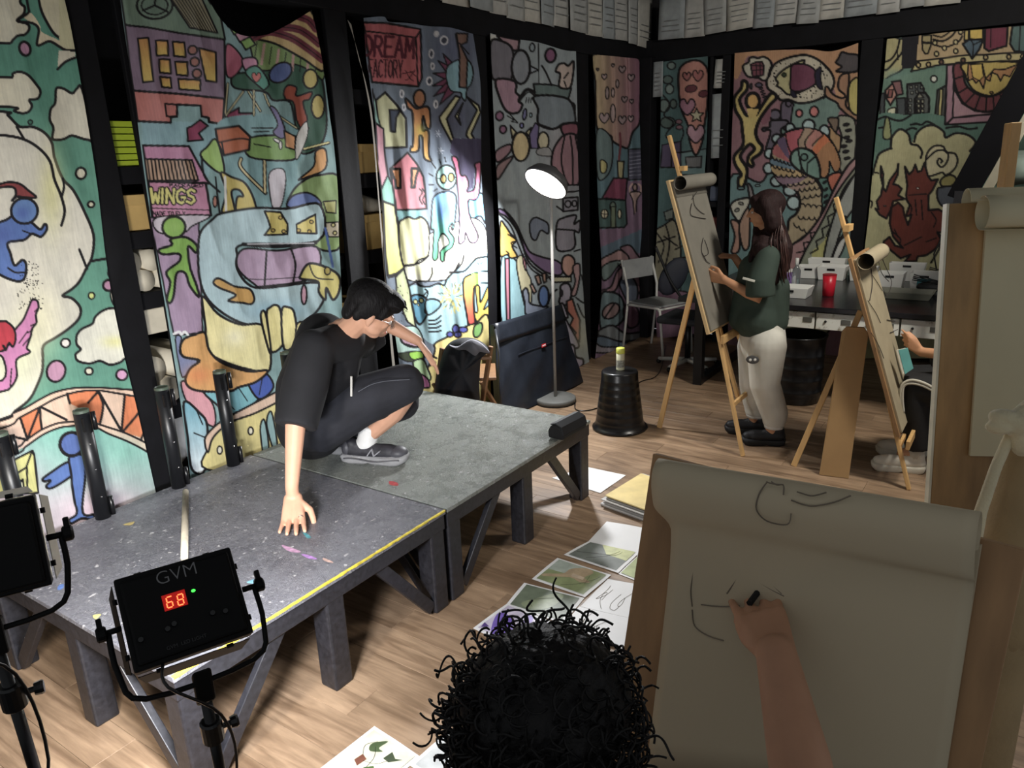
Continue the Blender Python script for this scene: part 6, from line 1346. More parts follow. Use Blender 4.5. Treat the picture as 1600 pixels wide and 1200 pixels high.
# top page: rises from the pad, bulges forward at the top and curls over
ra, rb = D_(1042, 748), D_(1534, 838); hr = nrm(rb-ra); Lr = np.linalg.norm(rb-ra); ur = nrm(np.cross(ND, hr)); ur = ur if ur[2] > 0 else -ur
pr = [(.0115, -.62), (.0115, -.30), (.0135, -.20), (.020, -.14), (.032, -.092), (.047, -.056), (.059, -.028), (.066, -.004), (.066, .020), (.057, .038), (.042, .046), (.024, .040), (.012, .024), (.012, .004), (.024, -.012), (.042, -.014)]
pr = smooth_pts(pr, False, 4); Pg = []
for a, b in pr:
    k = min(1, max(0, (-b-.045)/.06)); k = k*k*(3-2*k); row = []
    lo = D_(1066-.135*(-b-.1)*700, 0) if False else None
    for s in np.linspace(0, 1, 26):
        p_ = ra+hr*Lr*s+ur*b
        pk = c4[0]+(c4[1]-c4[0])*s+((c4[3]-c4[0])*(1-s)+(c4[2]-c4[1])*s)*max(0, (-b-.02))/np.linalg.norm(c4[3]-c4[0])
        row.append(p_*(1-k)+pk*k+ND*(a+.002*math.sin(s*9)*(1-k)))
    Pg.append(row)
obj('curled_sheets', MB().grid(Pg), GP, t, smooth=True, solid=.0012)
drawn(t, ["1088 890 1092 868 1106 852 1129 842", "1129 842 1155 838 1175 839 1194 850 1196 867 1183 881", "1150 846 1175 875 1200 900 1225 925", "1185 904 1208 918 1229 929", "1140 872 1152 877 1164 879", "1160 879 1156 900 1140 925", "1088 890 1084 920 1086 945", "1100 942 1130 945 1160 944", "1086 950 1090 975 1110 990 1135 998"], PD0, ND, .0135, .0014, INKL)
RB = PD0+ND*.065
drawn(t, ["1206 752 1214 757 1225 758 1225 773", "1200 752 1187 772 1183 796 1200 814 1231 819 1237 802", "1198 753 1212 756 1225 757", "1237 781 1256 788 1275 790 1305 784 1330 774", "1246 768 1266 774 1278 773 1292 769"], RB, ND, .003, .0014, INKL)
for s in (.08, W_D-.08):
    a = TLD+hD2*s-ND*.04; k = a-upD2*(a[2]/upD2[2]); stick(t, 'front_leg', V(k[0], k[1], 0), a-upD2*.06, .036, .022, hD2)
a = TLD+hD2*W_D/2-ND*.04; r = a-ND*.55; stick(t, 'rear_leg', V(r[0], r[1], 0), a-upD2*.1-ND*.02, .036, .022, hD2)
stick(t, 'board_ledge', TLD-upD2*.85+ND*.01, TLD+hD2*W_D-upD2*.85+ND*.01, .06, .025, ND)
# --- cream fleece tied round a leaning roll, between the two right boards
t = thing('fleece_bundle', 'cream fleece wrapped round a leaning roll and tied in a knot, at the right edge', 'cloth', tuple((CC+ray(1600, 900)*1.75)*V(1, 1, 0)))
FL = mat('cream_fleece', (220, 208, 172), .95, bump=1.0, bscale=90, var=.1, sheen=.4)
q = lambda x, y, d: CC+ray(x, y)*d
blob('wrapped_roll', MB().limb([q(1612, 660, 1.72), q(1590, 800, 1.70), q(1560, 980, 1.68)], [.045, .060, .072], n=18).limb([q(1600, 670, 1.70), q(1660, 600, 1.7)], [.03, .028]), mat('shaded_fleece', (170, 146, 108), .95, bump=.6, bscale=70, var=.1), t, voxel=.007, smooth=3)  # tan body is the cream cloth in shade, painted as a darker colour
blob('knot', MB().ell(q(1568, 652, 1.62), (.022, .03, .018)).ell(q(1560, 668, 1.62), (.016, .026, .016)).ell(q(1590, 662, 1.62), (.03, .034, .03)).ell(q(1598, 690, 1.62), (.02, .024, .034)).limb([q(1588, 655, 1.62), q(1640, 610, 1.62)], [.02, .018]), FL, t, voxel=.005, smooth=1)
blob('lit_fleece_rim', MB().limb([q(1582, 672, 1.64), q(1556, 730, 1.63), q(1532, 800, 1.62), q(1522, 860, 1.62)], [.012, .012, .013, .013]), FL, t, voxel=.005, smooth=1)  # pale rim stands in for light along the roll's left side
b_ = q(1560, 980, 1.68); obj('roll_end', MB().tube([b_, V(b_[0], b_[1], .35), V(b_[0], b_[1], 0)], [.07, .07, .07], 20), mat('shaded_fleece', (170, 146, 108)), t, smooth=True)
# ------------------------------------------------------------------ video lights
LEDB = mat('light_housing_black', (5, 5, 6), .6, var=.05, spec=.2); SILV = mat('barn_door_white', (210, 206, 192), .5)
def textmesh(txt, size, m, parent, loc, ax, name, ext=.0006, offset=0):
    cu = bpy.data.curves.new(name, 'FONT'); cu.body = txt; cu.size = size; cu.extrude = ext; cu.align_x = 'CENTER'; cu.align_y = 'CENTER'; cu.offset = offset
    tmp = bpy.data.objects.new('tmp', cu); COL.objects.link(tmp); me = bpy.data.meshes.new_from_object(tmp.evaluated_get(bpy.context.evaluated_depsgraph_get())); bpy.data.objects.remove(tmp)
    M = Matrix((ax[0], ax[1], ax[2])).transposed(); me.transform(M.to_4x4()); me.materials.clear(); me.materials.append(m)
    o = bpy.data.objects.new(name, me); COL.objects.link(o); o.parent = parent; o.location = Vector(loc.tolist())-wloc(parent); return o
def seg7(t, c, h, up, N, ch, hh, m):
    segs = {'6': 'afgcde', '8': 'abcdefg'}[ch]; w = hh*.5; mb = MB(); th = hh*.1
    S = {'a': ((0, hh/2), 1), 'g': ((0, 0), 1), 'd': ((0, -hh/2), 1), 'f': ((-w/2, hh/4), 0), 'b': ((w/2, hh/4), 0), 'e': ((-w/2, -hh/4), 0), 'c': ((w/2, -hh/4), 0)}
    for s in segs:
        (x, y), hor = S[s]; mb.box(c+h*(x+y*.12)+up*y+N*.0005, (w*.82 if hor else th, .001, th if hor else hh*.40), (h, N, up))
    return obj('digit', mb, m, t)
def video_light(C0, h, up, N, w, hh, label, full, pole_foot):
    """N points to the viewer side: the back of the lamp; the diodes face -N"""
    t = thing('video_light', label, 'light', (pole_foot[0], pole_foot[1], 0), 'led video lights on tripods')
    obj('housing', MB().box(C0+N*.0, (w, .042, hh), (h, N, up)), LEDB, t, bevel=.004)
    obj('back_cover', MB().box(C0+N*.023, (w*.93, .012, hh*.9), (h, N, up)), LEDB, t, bevel=.006)
    em = mat('led_diode_glow', (255, 252, 246), .5, emit=(255, 250, 242), strength=9)
    obj('diode_field', MB().box(C0-N*.0225, (w*.9, .002, hh*.86), (h, N, up)), em, t)
    for s, a, b in ((1, up, h), (-1, up, h), (1, h, up), (-1, h, up)):      # four barn doors, opened outwards
        L = (w if a is up else hh); e = C0+a*s*((hh if a is up else w)/2+.004)-N*.018; tip = e-N*.060+a*s*.008
        q_ = [e-b*L*.48, e+b*L*.48, tip+b*L*.42, tip-b*L*.42]
        obj('barn_door', MB().prism(q_, a*s*.0016), SILV if (a is up and s == 1) or (a is h and s == 1) else LEDB, t)
        for k in (-.3, .3): obj('hinge', MB().bar(e+b*L*(k-.03)+a*s*.001, e+b*L*(k+.03)+a*s*.001, .0045, 8), LEDB, t)
    bl = C0+N*.002
    yoke = [bl-h*(w/2+.028)+up*.0, bl-h*(w/2+.026)-up*(hh/2-.01), bl-h*(w/2-.01)-up*(hh/2+.05), bl+h*(w/2-.01)-up*(hh/2+.05), bl+h*(w/2+.026)-up*(hh/2-.01), bl+h*(w/2+.028)]
    obj('yoke', MB().tube(smooth_pts(yoke, False, 4), .0055, 8), LEDB, t, smooth=True)
    for s in (-1, 1):
        k = bl+h*s*(w/2+.004); obj('knob_shaft', MB().bar(k, k+h*s*.034, .006, 10), LEDB, t, smooth=True)
        obj('knob', MB().lathe([(.012, 0), (.015, .003), (.015, .016), (.011, .019)], k+h*s*.026, h*s, 14), LEDB, t); obj('knob_lever', MB().box(k+h*s*.036+up*.014, (.010, .016, .034), (h, N, up)), LEDB, t, bevel=.002)
    top = bl-up*(hh/2+.05)
    obj('swivel_head', MB().box(top-V(0, 0, .02), (.036, .036, .075), (h, N, V(0, 0, 1))), LEDB, t, bevel=.005)
    pz = top-V(0, 0, .05); foot = V(pole_foot[0], pole_foot[1], 0)
    obj('spigot', MB().bar(top+V(0, 0, .01), pz, .011, 14), CHROME, t, smooth=True)
    a1, a2 = pz, pz*.45+foot*.55; a3 = foot+V(0, 0, .08)
    obj('pole', MB().tube([a1, a2], .011, 14), BLACKM, t, smooth=True); obj('lower_pole', MB().tube([a2+(a1-a2)*.35, a3], .0145, 14), BLACKM, t, smooth=True)
    for f in (.12, .42):
        c = a1*(1-f)+a3*f; o = obj('collar', MB().lathe([(.018, -.028), (.022, -.024), (.022, .024), (.018, .028)], c, nrm(a1-a3), 16), BLACKP, t)
        obj('collar_knob', MB().bar(c, c+h*.045, .006, 8).lathe([(.012, 0), (.014, .012), (.012, .016)], c+h*.036, h, 10), BLACKP, o)
    for k in range(3):
        a = k*2*math.pi/3+.5; e = foot+V(.33*math.cos(a), .33*math.sin(a), .012)
        l = obj('leg', MB().tube([foot+V(0, 0, .40), e], .009, 8), BLACKM, t, smooth=True); obj('rubber_foot', MB().ell(e, .014), BLACKP, l); obj('leg_strut', MB().tube([foot+V(0, 0, .10), (foot+V(0, 0, .40))*.45+e*.55], .005, 6), BLACKM, l)
    cb_ = bl-up*(hh/2)-h*w*.28+N*.02
    obj('power_cord', MB().tube(smooth_pts([cb_, cb_-V(0, 0, .06)+N*.05, top-V(0, 0, .10)+N*.03+h*.02, a1*.7+a3*.3+N*.03+h*.03, a1*.4+a3*.6+N*.04-h*.03, foot+V(0, 0, .1)+h*.1], False, 5), .0032, 6), BLACKP, t, smooth=True)
    if full:
        F = C0+N*.0295
        pt = lambda x, y: gpl(x, y, F, N)
        textmesh('GVM', .038, mat('dim_grey_print', (120, 120, 122), .5), t, pt(276, 897)+N*.0005, (h, up, N), 'brand_lettering', offset=-.0006)
        textmesh('GVM  LED LIGHT', .010, mat('dim_small_print', (44, 44, 46), .5), t, pt(292, 1003)+N*.0005, (h, up, N), 'small_lettering')
        obj('display_window', MB().box(pt(273, 938)+N*.0006, (.044, .0012, .032), (h, N, up)), mat('red_display', (120, 8, 6), .3, emit=(200, 20, 10), strength=.5), t, bevel=.0005)
        dm = mat('digit_glow', (255, 120, 80), .4, emit=(255, 110, 60), strength=3)
        seg7(t, pt(265, 941)+N*.0016, h, up, N, '6', .021, dm); seg7(t, pt(282, 937)+N*.0016, h, up, N, '8', .021, dm)
        obj('status_light', MB().ell(pt(302, 923)+N*.001, (.004, .001, .003), (h, N, up)), mat('green_led', (60, 255, 60), .4, emit=(60, 255, 70), strength=3), t)
        for x, y in ((220, 1000), (272, 975), (332, 958), (352, 955), (262, 983)): obj('control_knob', MB().lathe([(.006, 0), (.005, .006)], pt(x, y), N, 10), BLACKP, t)
    return t
hL = nrm(V(.921, -.391, 0)); uL = nrm(V(.246, .579, .777)); NL = -nrm(LED_N)
LC = CC+ray(288, 951)*1.55
video_light(LC, hL, uL, NL, .225, .188, 'black LED video light with a red 68 display, aimed at the stage', True, (LC[0]+.02, LC[1]+.0, 0))
n2 = nrm(LED2_N); h2 = nrm(np.cross(n2, (0, 0, 1))); u2 = nrm(np.cross(h2, n2))
L2 = CC+ray(-36, 866)*1.38
video_light(L2, h2, u2, -n2, .212, .172, 'black LED video light cut off by the left edge of the picture', False, (L2[0]+.02, L2[1]+.02, 0))
# ------------------------------------------------------------------ people
def chain(mb, pts, rad, n=12): return mb.limb(pts, rad, n=n)
def hand(mb, wrist, d, nrml, side, curl, size=1.0, spread=.12, thumb=(.6, .5), thumb_side=1):
    """wrist point, finger direction, back-of-hand normal, side axis (towards the thumb); five separate fingers"""
    d, nrml, side = nrm(d), nrm(nrml), nrm(side); s = size
    L = .088*s
    for k, (o, w) in enumerate(((-.028, .0135), (-.010, .015), (.010, .0155), (.027, .0145))):
        chain(mb, [wrist+side*o*.55*s, wrist+d*L+side*o*s], [.0155*s, w*.86*s], 10)
    knuck = wrist+d*L
    for o, ln, r, c in ((-.030, .062, .0072, curl[3]), (-.0105, .078, .0080, curl[2]), (.0105, .084, .0084, curl[1]), (.031, .074, .0082, curl[0])):
        a = knuck+side*o*s; dd = nrm(d+side*(o/.03)*spread); P = [a-dd*.008*s]; ang = 0
        c3 = c if isinstance(c, tuple) else (c, c*1.15, c*.7)
        for f, cc in zip((.46, .30, .24), c3):
            ang += cc; v = dd*math.cos(ang)-nrml*math.sin(ang); P.append(P[-1]+v*ln*f*s+(dd*.008*s if len(P) == 1 else 0))
        chain(mb, P, [r*1.12*s, r*1.02*s, r*.95*s, r*.82*s], 10)
    tb = wrist+d*.020*s+side*.020*s
    t1 = tb+(side*thumb[0]+d*.7-nrml*.25*thumb[1])*.040*s; t2 = t1+(side*thumb[0]*.35+d-nrml*.5*thumb[1])*.030*s; t3 = t2+(side*thumb[0]*.1+d-nrml*.6*thumb[1])*.022*s
    chain(mb, [tb, t1, t2, t3], [.0145*s, .0115*s, .0100*s, .0085*s], 10)
def head(mb, c, f, u, s=1.0):
    """skull, jaw, nose, ears, lips as one continuous mass; c = middle of the head"""
    f = nrm(f); u = nrm(u-f*(u@f)); r = np.cross(f, u)
    A = (r, f, u); q = lambda x, y, z: c+(r*x+f*y+u*z)*s
    mb.ell(q(0, -.012, .028), (.074*s, .092*s, .086*s), A, 20, 14)
    mb.ell(q(0, .028, -.020), (.060*s, .062*s, .078*s), A, 18, 12)
    mb.ell(q(0, .046, -.072), (.034*s, .034*s, .030*s), A)
    for k in (-1, 1):
        mb.ell(q(.036*k, .030, -.048), (.028*s, .040*s, .030*s), A); mb.ell(q(.034*k, .064, -.012), (.022*s, .018*s, .018*s), A)
        mb.ell(q(.030*k, .078, .024), (.026*s, .012*s, .010*s), A)
        mb.ell(q(.076*k, -.012, -.006), (.008*s, .018*s, .032*s), (r+f*-.3*k, f+r*.3*k, u)); mb.ell(q(.074*k, -.006, -.034), (.007*s, .010*s, .011*s), A)
    mb.limb([q(0, .084, .020), q(0, .100, -.008), q(0, .108, -.018)], [.008*s, .010*s, .012*s], n=10)
    for k in (-1, 1): mb.ell(q(.011*k, .096, -.022), (.008*s, .010*s, .007*s), A)
    mb.ell(q(0, .084, -.044), (.021*s, .012*s, .006*s), A); mb.ell(q(0, .082, -.054), (.018*s, .012*s, .007*s), A)
    return q, A
def face(t, q, A, s=1.0):
    for k in (-1, 1):
        obj('eye', MB().ell(q(.031*k, .080, .004), (.013*s, .009*s, .008*s), A), mat('eye_white', (214, 208, 200), .3), t, smooth=True)
        obj('iris', MB().ell(q(.031*k, .086, .004), (.006*s, .004*s, .006*s), A), mat('dark_iris', (30, 20, 16), .2), t, smooth=True)
        obj('eyebrow', MB().limb([q(.014*k, .0905, .022), q(.032*k, .088, .028), q(.050*k, .076, .024)], [.003*s, .0035*s, .002*s], n=6), HAIRB, t, smooth=True)
    obj('mouth', MB().ell(q(0, .0925, -.049), (.020*s, .005*s, .0022*s), A).ell(q(0, .0915, -.054), (.015*s, .006*s, .0035*s), A), LIP, t, smooth=True)
def shoe(t, heel, toe, up, side, um, sm, wid=.05, hgt=.085, logo=None, laces=None):
    heel, toe = np.asarray(heel, float), np.asarray(toe, float); L = np.linalg.norm(toe-heel); d = (toe-heel)/L; up = nrm(up); side = nrm(side)
    q = lambda a, b, c: heel+d*a*L+side*b+up*c
    out = [(.0, .030), (.06, .038), (.2, .038), (.4, .036), (.6, .044), (.78, .049), (.9, .042), (.98, .020)]
    ol = [(a, b) for a, b in out]+[(a, -b*.92) for a, b in out[::-1]]; pp = smooth_pts(ol, True, 3)
    mb = MB(); n = len(pp)
    lv = [(.0, .95), (.008, 1.0), (.030, 1.05), (.038, .97)]; vs = []
    for z, k in lv:
        for a, b in pp: e = .018*max(0, (a-.82)/.18)**2+.006*max(0, (.1-a)/.1); notch = .006 if (abs(a-.40) < .06 and z < .003) else 0; vs.append(q(.5+(a-.5)*(k if k < 1 else 1+(k-1)*.6), b*k, z+e+notch))
    fs = [(i*n+j, i*n+(j+1) % n, (i+1)*n+(j+1) % n, (i+1)*n+j) for i in range(3) for j in range(n)]+[tuple(range(n-1, -1, -1)), tuple(range(3*n, 4*n))]
    obj('shoe_sole', MB().add(vs, fs), sm, t, smooth=False).data.shade_smooth()
    u = MB()
    u.limb([q(.12, 0, .056), q(.40, 0, .055), q(.72, 0, .052), q(.86, 0, .048)], [.036, .036, .040, .033], n=14)
    u.limb([q(.13, 0, .05), q(.14, 0, hgt)], [.034, .032], n=14); u.limb([q(.2, 0, hgt-.01), q(.48, 0, .070)], [.032, .026], n=14); u.limb([q(.3, 0, .055), q(.62, 0, .052)], [.032, .030])
    blob('shoe_upper', u, um, t, voxel=.006, smooth=2)
    lm = laces or um
    for k in range(5): a = .36+.065*k; obj('lace', MB().tube([q(a, -.022, .098-.012*k), q(a+.02, 0, .108-.012*k), q(a, .022, .098-.012*k)], .0028, 6), lm, t)
    tm = mat('shoe_overlay', (74, 74, 80), .5) if logo else um
    if logo:
        obj('toe_cap', MB().ell(q(.84, 0, .054), (L*.15, .043, .030), (d, side, up), 16, 10), tm, t, smooth=True)
        obj('heel_counter', MB().ell(q(.08, 0, .066), (L*.09, .040, .042), (d, side, up), 16, 10), tm, t, smooth=True)
        obj('midsole_stripe', MB().tube([q(a, .047+.004*math.sin(a*3), .026+.006*math.sin(a*9)) for a in np.linspace(.06, .9, 16)], .0035, 6), mat('dark_midsole', (90, 90, 94), .5), t, smooth=True)
    if logo: logo(q)
    return q
# ---------- squatting young man
F0 = gz(590, 718, ZT)
B = lambda x, y, o=0.0: bp(x, y, F0, o)
RH = nrm(V(CR[0], CR[1], 0)); AW = nrm(V(F0[0], F0[1], 0))
t = thing('person', 'person in black T-shirt and shorts squatting on the stage, one hand flat on it', 'person', (F0[0], F0[1], ZT))
hc = B(581, 488, -.30); hf = nrm(RH*.80+AW*.28-V(0, 0, .50)); hu = nrm(V(0, 0, 1)*.86+RH*.45-AW*.05)
neck = B(538, 522, -.20); chest = B(513, 548, -.14); shR = B(492, 545, -.33); shL = B(566, 535, .06); belly = B(485, 610, -.02); pel = B(486, 655, .06)
hpR = B(492, 662, -.06); hpL = B(515, 655, .16); knR = B(630, 600, -.16); knL = B(626, 628, .12)
hl, to = gz(545, 716, ZT), gz(634, 720, ZT); anR = V(*(hl*.80+to*.20))+V(0, 0, .10); anR = B(572, 684, 0)
hl2, to2 = gz(500, 700, ZT)+V(.02, .0, 0), None; hl2 = V(2.32, 2.84, ZT); to2 = hl2+(to-hl)*.95; anL = hl2+(to2-hl2)*.22+V(0, 0, .11)
wr = gz(460, 800, ZT)+V(0, 0, .0); wr = CC+ray(461, 790)*np.linalg.norm(0*wr+1)/1.0 if False else V(*wr); fd = nrm(gz(455, 838, ZT)-gz(463, 803, ZT)); wr = gz(455, 836, ZT)-fd*.168+V(0, 0, .092)
el = (shR+wr)/2+RH*-.03+V(0, 0, .01)-AW*.04
elL = B(604, 506, -.02); wrL = B(652, 532, -.06)
mb = MB()
q, A = head(mb, hc, hf, hu, .98)
chain(mb, [hc-hf*.03-hu*.04, neck], [.052, .056]); chain(mb, [neck, chest, belly, pel], [.07, .115, .105, .12], 18)
chain(mb, [neck, shR], [.06, .056]); chain(mb, [neck, shL], [.06, .056])
chain(mb, [shR, el, wr+V(.0, 0, .035)], [.050, .042, .027]); chain(mb, [wr+V(0, 0, .035), wr], [.027, .026])
fd = nrm(gz(455, 838, ZT)-gz(461, 803, ZT)); sdv = nrm(np.cross(V(0, 0, 1), fd)); sdv = sdv if sdv@RH > 0 else -sdv
hd = nrm(fd*1.0-V(0, 0, .62))
hand(mb, wr+V(0, 0, -.012), hd, nrm(V(0, 0, 1)+fd*.5), sdv, ((-.50, .04, .1),)*4, 1.24, .13, (.8, .7))
chain(mb, [shL, B(585, 520, .10), elL], [.048, .044, .036]); chain(mb, [elL, wrL], [.036, .024])
hand(mb, wrL, nrm(B(672, 546, -.08)-wrL-V(0, 0, .03)), nrm(V(0, 0, 1)-AW*.3), nrm(-AW), (.35, .4, .45, .5), .95, .05, (.5, .9))
chain(mb, [hpR, knR], [.095, .062], 16); chain(mb, [knR+RH*.036, (knR+anR)/2+RH*.042, anR], [.056, .054, .036]); chain(mb, [anR, hl*.72+to*.28+V(0, 0, .05)], [.036, .03])
chain(mb, [hpL, knL], [.095, .062], 16); chain(mb, [knL, (knL+anL)/2, anL], [.058, .05, .036])
blob('body', mb, SKIN, t, voxel=.0052, smooth=3)
face(t, q, A, .98)
obj('glasses', MB().tube(smooth_pts([q(.078, .0, .004), q(.062, .06, .008), q(.054, .084, .006), q(.030, .094, -.010), q(.008, .098, .004), q(-.03, .094, -.01), q(-.054, .084, .006), q(-.078, 0, .004)], False, 3), .0015, 6), CHROME, t)
for k in (-1, 1): obj('lens', MB().lathe([(.022, 0), (.022, .0008)], q(.031*k, .0955, .0), A[1], 18), mat('lens_clear', (220, 225, 226), .05, trans=.9), t)
h = MB()
h.ell(q(0, -.026, .050), (.087, .106, .088), A, 20, 14).ell(q(0, .040, .085), (.072, .060, .042), A).ell(q(0, .070, .075), (.060, .034, .034), A)
h.ell(q(.03, .05, .095), (.04, .05, .03), A); h.ell(q(0, -.085, .0), (.060, .035, .060), A); h.ell(q(0, -.09, -.04), (.05, .025, .035), A)
for k in (-1, 1): h.ell(q(.070*k, -.038, .028), (.018, .046, .050), A); h.ell(q(.066*k, -.062, -.010), (.016, .022, .034), A); h.ell(q(.071*k, .030, .040), (.012, .016, .036), A)
g = np.random.RandomState(3)
for i in range(46):
    a, b = g.uniform(-.07, .07), g.uniform(-.02, .10); p0 = q(a, b*.8, .105-.02*abs(a)/.07); h.limb([p0, p0+hu*.006+hf*.026+(A[0]*g.uniform(-.01, .01)), p0-hu*.012+hf*.045], [.008, .005, .002], n=6)
blob('hair', h, HAIRB, t, voxel=.005, smooth=1)
# clothes
TS = mat('black_tshirt', (25, 25, 29), .85, bump=.35, bscale=9, var=.2); SH = mat('black_denim', (40, 41, 48), .85, bump=.4, bscale=24, var=.3)
s = MB()
s.limb([neck-hu*.0+V(0, 0, -.03), chest+V(0, 0, .0), belly, pel+V(0, 0, -.03)], [.085, .150, .155, .165], n=20)
s.limb([neck+V(0, 0, -.03), shR+V(0, 0, .0)], [.085, .078]); s.limb([neck+V(0, 0, -.03), shL], [.085, .075])
sle = shR*.42+el*.58+V(0, 0, -.02)
s.limb([shR, (shR+el)/2+AW*.02, el+(wr-el)*.06], [.084, .094, .086], flat1=True, n=20)
s.limb([shL, B(590, 520, .10)], [.075, .070], flat1=True)
s.limb([B(470, 600, -.08), B(476, 655, -.02)], [.10, .12]); s.limb([chest+RH*.05, B(530, 620, -.05)], [.10, .07])
s.limb([B(505, 530, -.08), B(497, 560, -.02)], [.12, .13])
blob('tshirt', s, TS, t, voxel=.009, smooth=7)
obj('collar', MB().tube([neck+nrm(hu)*.012+A[0]*.063*math.cos(a)+hf*.066*math.sin(a)-V(0, 0, .012) for a in np.linspace(0, 2*math.pi, 24)], .007, 8), TS, t, smooth=True)
s = MB()
s.limb([pel, hpR+RH*.02, B(560, 628, -.10), knR+RH*.004], [.135, .135, .118, .092], n=20); s.limb([B(550, 630, -.10), B(588, 630, -.12)], [.10, .080])
s.limb([pel, hpL, knL], [.13, .125, .092], n=20); s.limb([hpR, hpL], [.13, .13])
blob('shorts', s, SH, t, voxel=.008, smooth=4)
obj('stitched_seam', MB().tube(smooth_pts([B(x, y, -.262) for x, y in ((560, 612), (580, 601), (600, 596), (622, 594), (640, 593))], False, 4), .0016, 5), mat('grey_thread', (96, 98, 106), .8), t)
SK = mat('white_sock', (236, 236, 234), .9, bump=.4, bscale=60)
blob('sock', MB().limb([hl*.78+to*.22+V(0, 0, .045), B(573, 690, .0), B(580, 663, -.02)], [.042, .047, .051], flat1=True, n=18), SK, t, voxel=.006, smooth=2)
blob('sock', MB().limb([anL-V(0, 0, .04), anL+V(0, 0, .03)], [.04, .045]), SK, t, voxel=.007, smooth=2)
UP = mat('black_sneaker', (46, 46, 52), .6, bump=.3, bscale=60, var=.4, vscale=40); SO = mat('grey_sole', (148, 148, 150), .55, var=.12, vscale=30)
sd_ = nrm(np.cross(to-hl, V(0, 0, 1))); sd_ = sd_ if sd_@AW < 0 else -sd_
def logo(q):
    m_ = mat('reflective_grey', (170, 170, 176), .35, metal=.3)
    for a, b in (((.42, .040), (.50, .074)), ((.50, .074), (.52, .040)), ((.52, .040), (.62, .066))): obj('side_letter', MB().beam(q(a[0], .0405, a[1]+.006), q(b[0], .0405, b[1]+.006), .005, .012, sd_), m_, t)
shoe(t, gz(538, 719, ZT), gz(640, 724, ZT), V(0, 0, 1), sd_, UP, SO, logo=logo, laces=mat('dark_lace', (30, 30, 34), .7))
shoe(t, hl2, to2, V(0, 0, 1), sd_, UP, SO)
# strap and tag hanging at the chest
obj('shoulder_bag_strap', MB().tube(smooth_pts([B(x, y, -.12) for x, y in ((549, 545), (553, 565), (556, 590), (552, 612))], False, 4), .008, 6), mat('printed_strap', (112, 106, 100), .6, var=.8, vscale=60), t)
obj('zip_pull', MB().tube([B(549, 588, -.20), B(549, 619, -.20)], .0048, 8), mat('white_cord', (214, 212, 206), .6), t)
obj('ring', MB().tube([wr+hd*.115+sdv*.031+V(0, 0, .004)+(sdv*math.cos(a)+V(0, 0, 1)*math.sin(a))*.0092 for a in np.linspace(0, 6.3, 14)], .0014, 6), CHROME, t)
# ---------- standing woman
G0 = V(4.62, 1.30, 0); W = lambda x, y, o=0.0: bp(x, y, G0, o)
t = thing('person', 'long-haired person in dark green T-shirt and pale trousers drawing at the easel', 'person', G0)
L_ = -RH; aw = nrm(V(G0[0], G0[1], 0)); up = V(0, 0, 1)
hc = W(1196, 330); q = None
sh1, sh2 = W(1200, 402, -.14), W(1186, 400, .15); nk = W(1198, 378); ch = W(1192, 420); wa = W(1190, 480); pv = W(1192, 522)
e1 = W(1183, 466, -.17); w1 = W(1132, 437, -.10); e2 = W(1176, 440, .26); w2 = W(1148, 402, .22)
fa, fb = gz(1200, 694), gz(1172, 676)
mb = MB(); q, A = head(mb, hc, nrm(L_*.9+aw*.25-up*.08), up, .92)
chain(mb, [hc-up*.05, nk], [.046, .048]); chain(mb, [nk, ch, wa, pv], [.06, .10, .095, .12], 16); chain(mb, [sh1, sh2], [.05, .05])
chain(mb, [sh1, e1, w1], [.044, .036, .023]); chain(mb, [sh2, e2, w2], [.044, .036, .023])
hand(mb, w1, nrm(W(1100, 428, -.04)-w1), nrm(-aw+up*.8), nrm(up), (.15, .2, .25, .35), .95, .25, (.9, .4))
hand(mb, w2, nrm(W(1132, 398, .2)-w2), nrm(up), nrm(-aw), (.4, .4, .4, .4), .9)
for hx_, kx, an, ft in ((W(1196, 535, -.09), W(1193, 600, -.09), fa+L_*-.02, fa), (W(1186, 535, .09), W(1182, 598, .09), fb+L_*-.02, fb)):
    chain(mb, [hx_, kx, V(an[0], an[1], .09)], [.085, .055, .036], 14)
blob('body', mb, SKIN2, t, voxel=.0058, smooth=2); face(t, q, A, .92)
h = MB(); h.ell(q(0, -.02, .04), (.086, .100, .090), A, 20, 14)
for dx, dy, x2, y2 in ((0, 0, 1222, 430), (.05, 0, 1215, 440), (-.05, 0, 1226, 425), (.02, 0, 1232, 420), (-.02, .01, 1208, 436), (.07, .03, 1196, 412), (-.07, .02, 1212, 410)):
    h.limb([q(dx, -.02+dy, .06), q(dx*1.3, -.06+dy, -.08), W(x2-6, 390, -dx*1.6-.02), W(x2-4, y2, -dx*1.5-.02)], [.045, .048, .050, .022], n=12)
h.limb([q(.07, .035, .06), q(.078, .045, -.03), W(1180, 385, -.10), W(1172, 408, -.12)], [.022, .022, .024, .012]); h.ell(q(0, .055, .075), (.060, .035, .035), A)
hair_shell('hair', h, HAIRD, t, voxel=.006, smooth=3, scale=.03, strength=.006)
g = np.random.RandomState(6); hs = MB()
for i in range(60):
    s0 = g.uniform(-1, 1); x0 = 1190+25*g.rand(); hs.tube(smooth_pts([q(.06*s0, -.05-.04*g.rand(), .08), q(.09*s0, -.09, -.03), W(x0+14, 375, -.12*abs(s0)-.03), W(x0+16+8*g.rand(), 415+28*g.rand(), -.13*abs(s0)-.03)], False, 4), .0025, 4)
o = obj('loose_strands', hs, mat('brown_strand', (72, 48, 44), .4), t, smooth=True); o['kind'] = 'stuff'
TG = mat('dark_green_tshirt', (52, 66, 58), .85, bump=.4, bscale=10, var=.12)
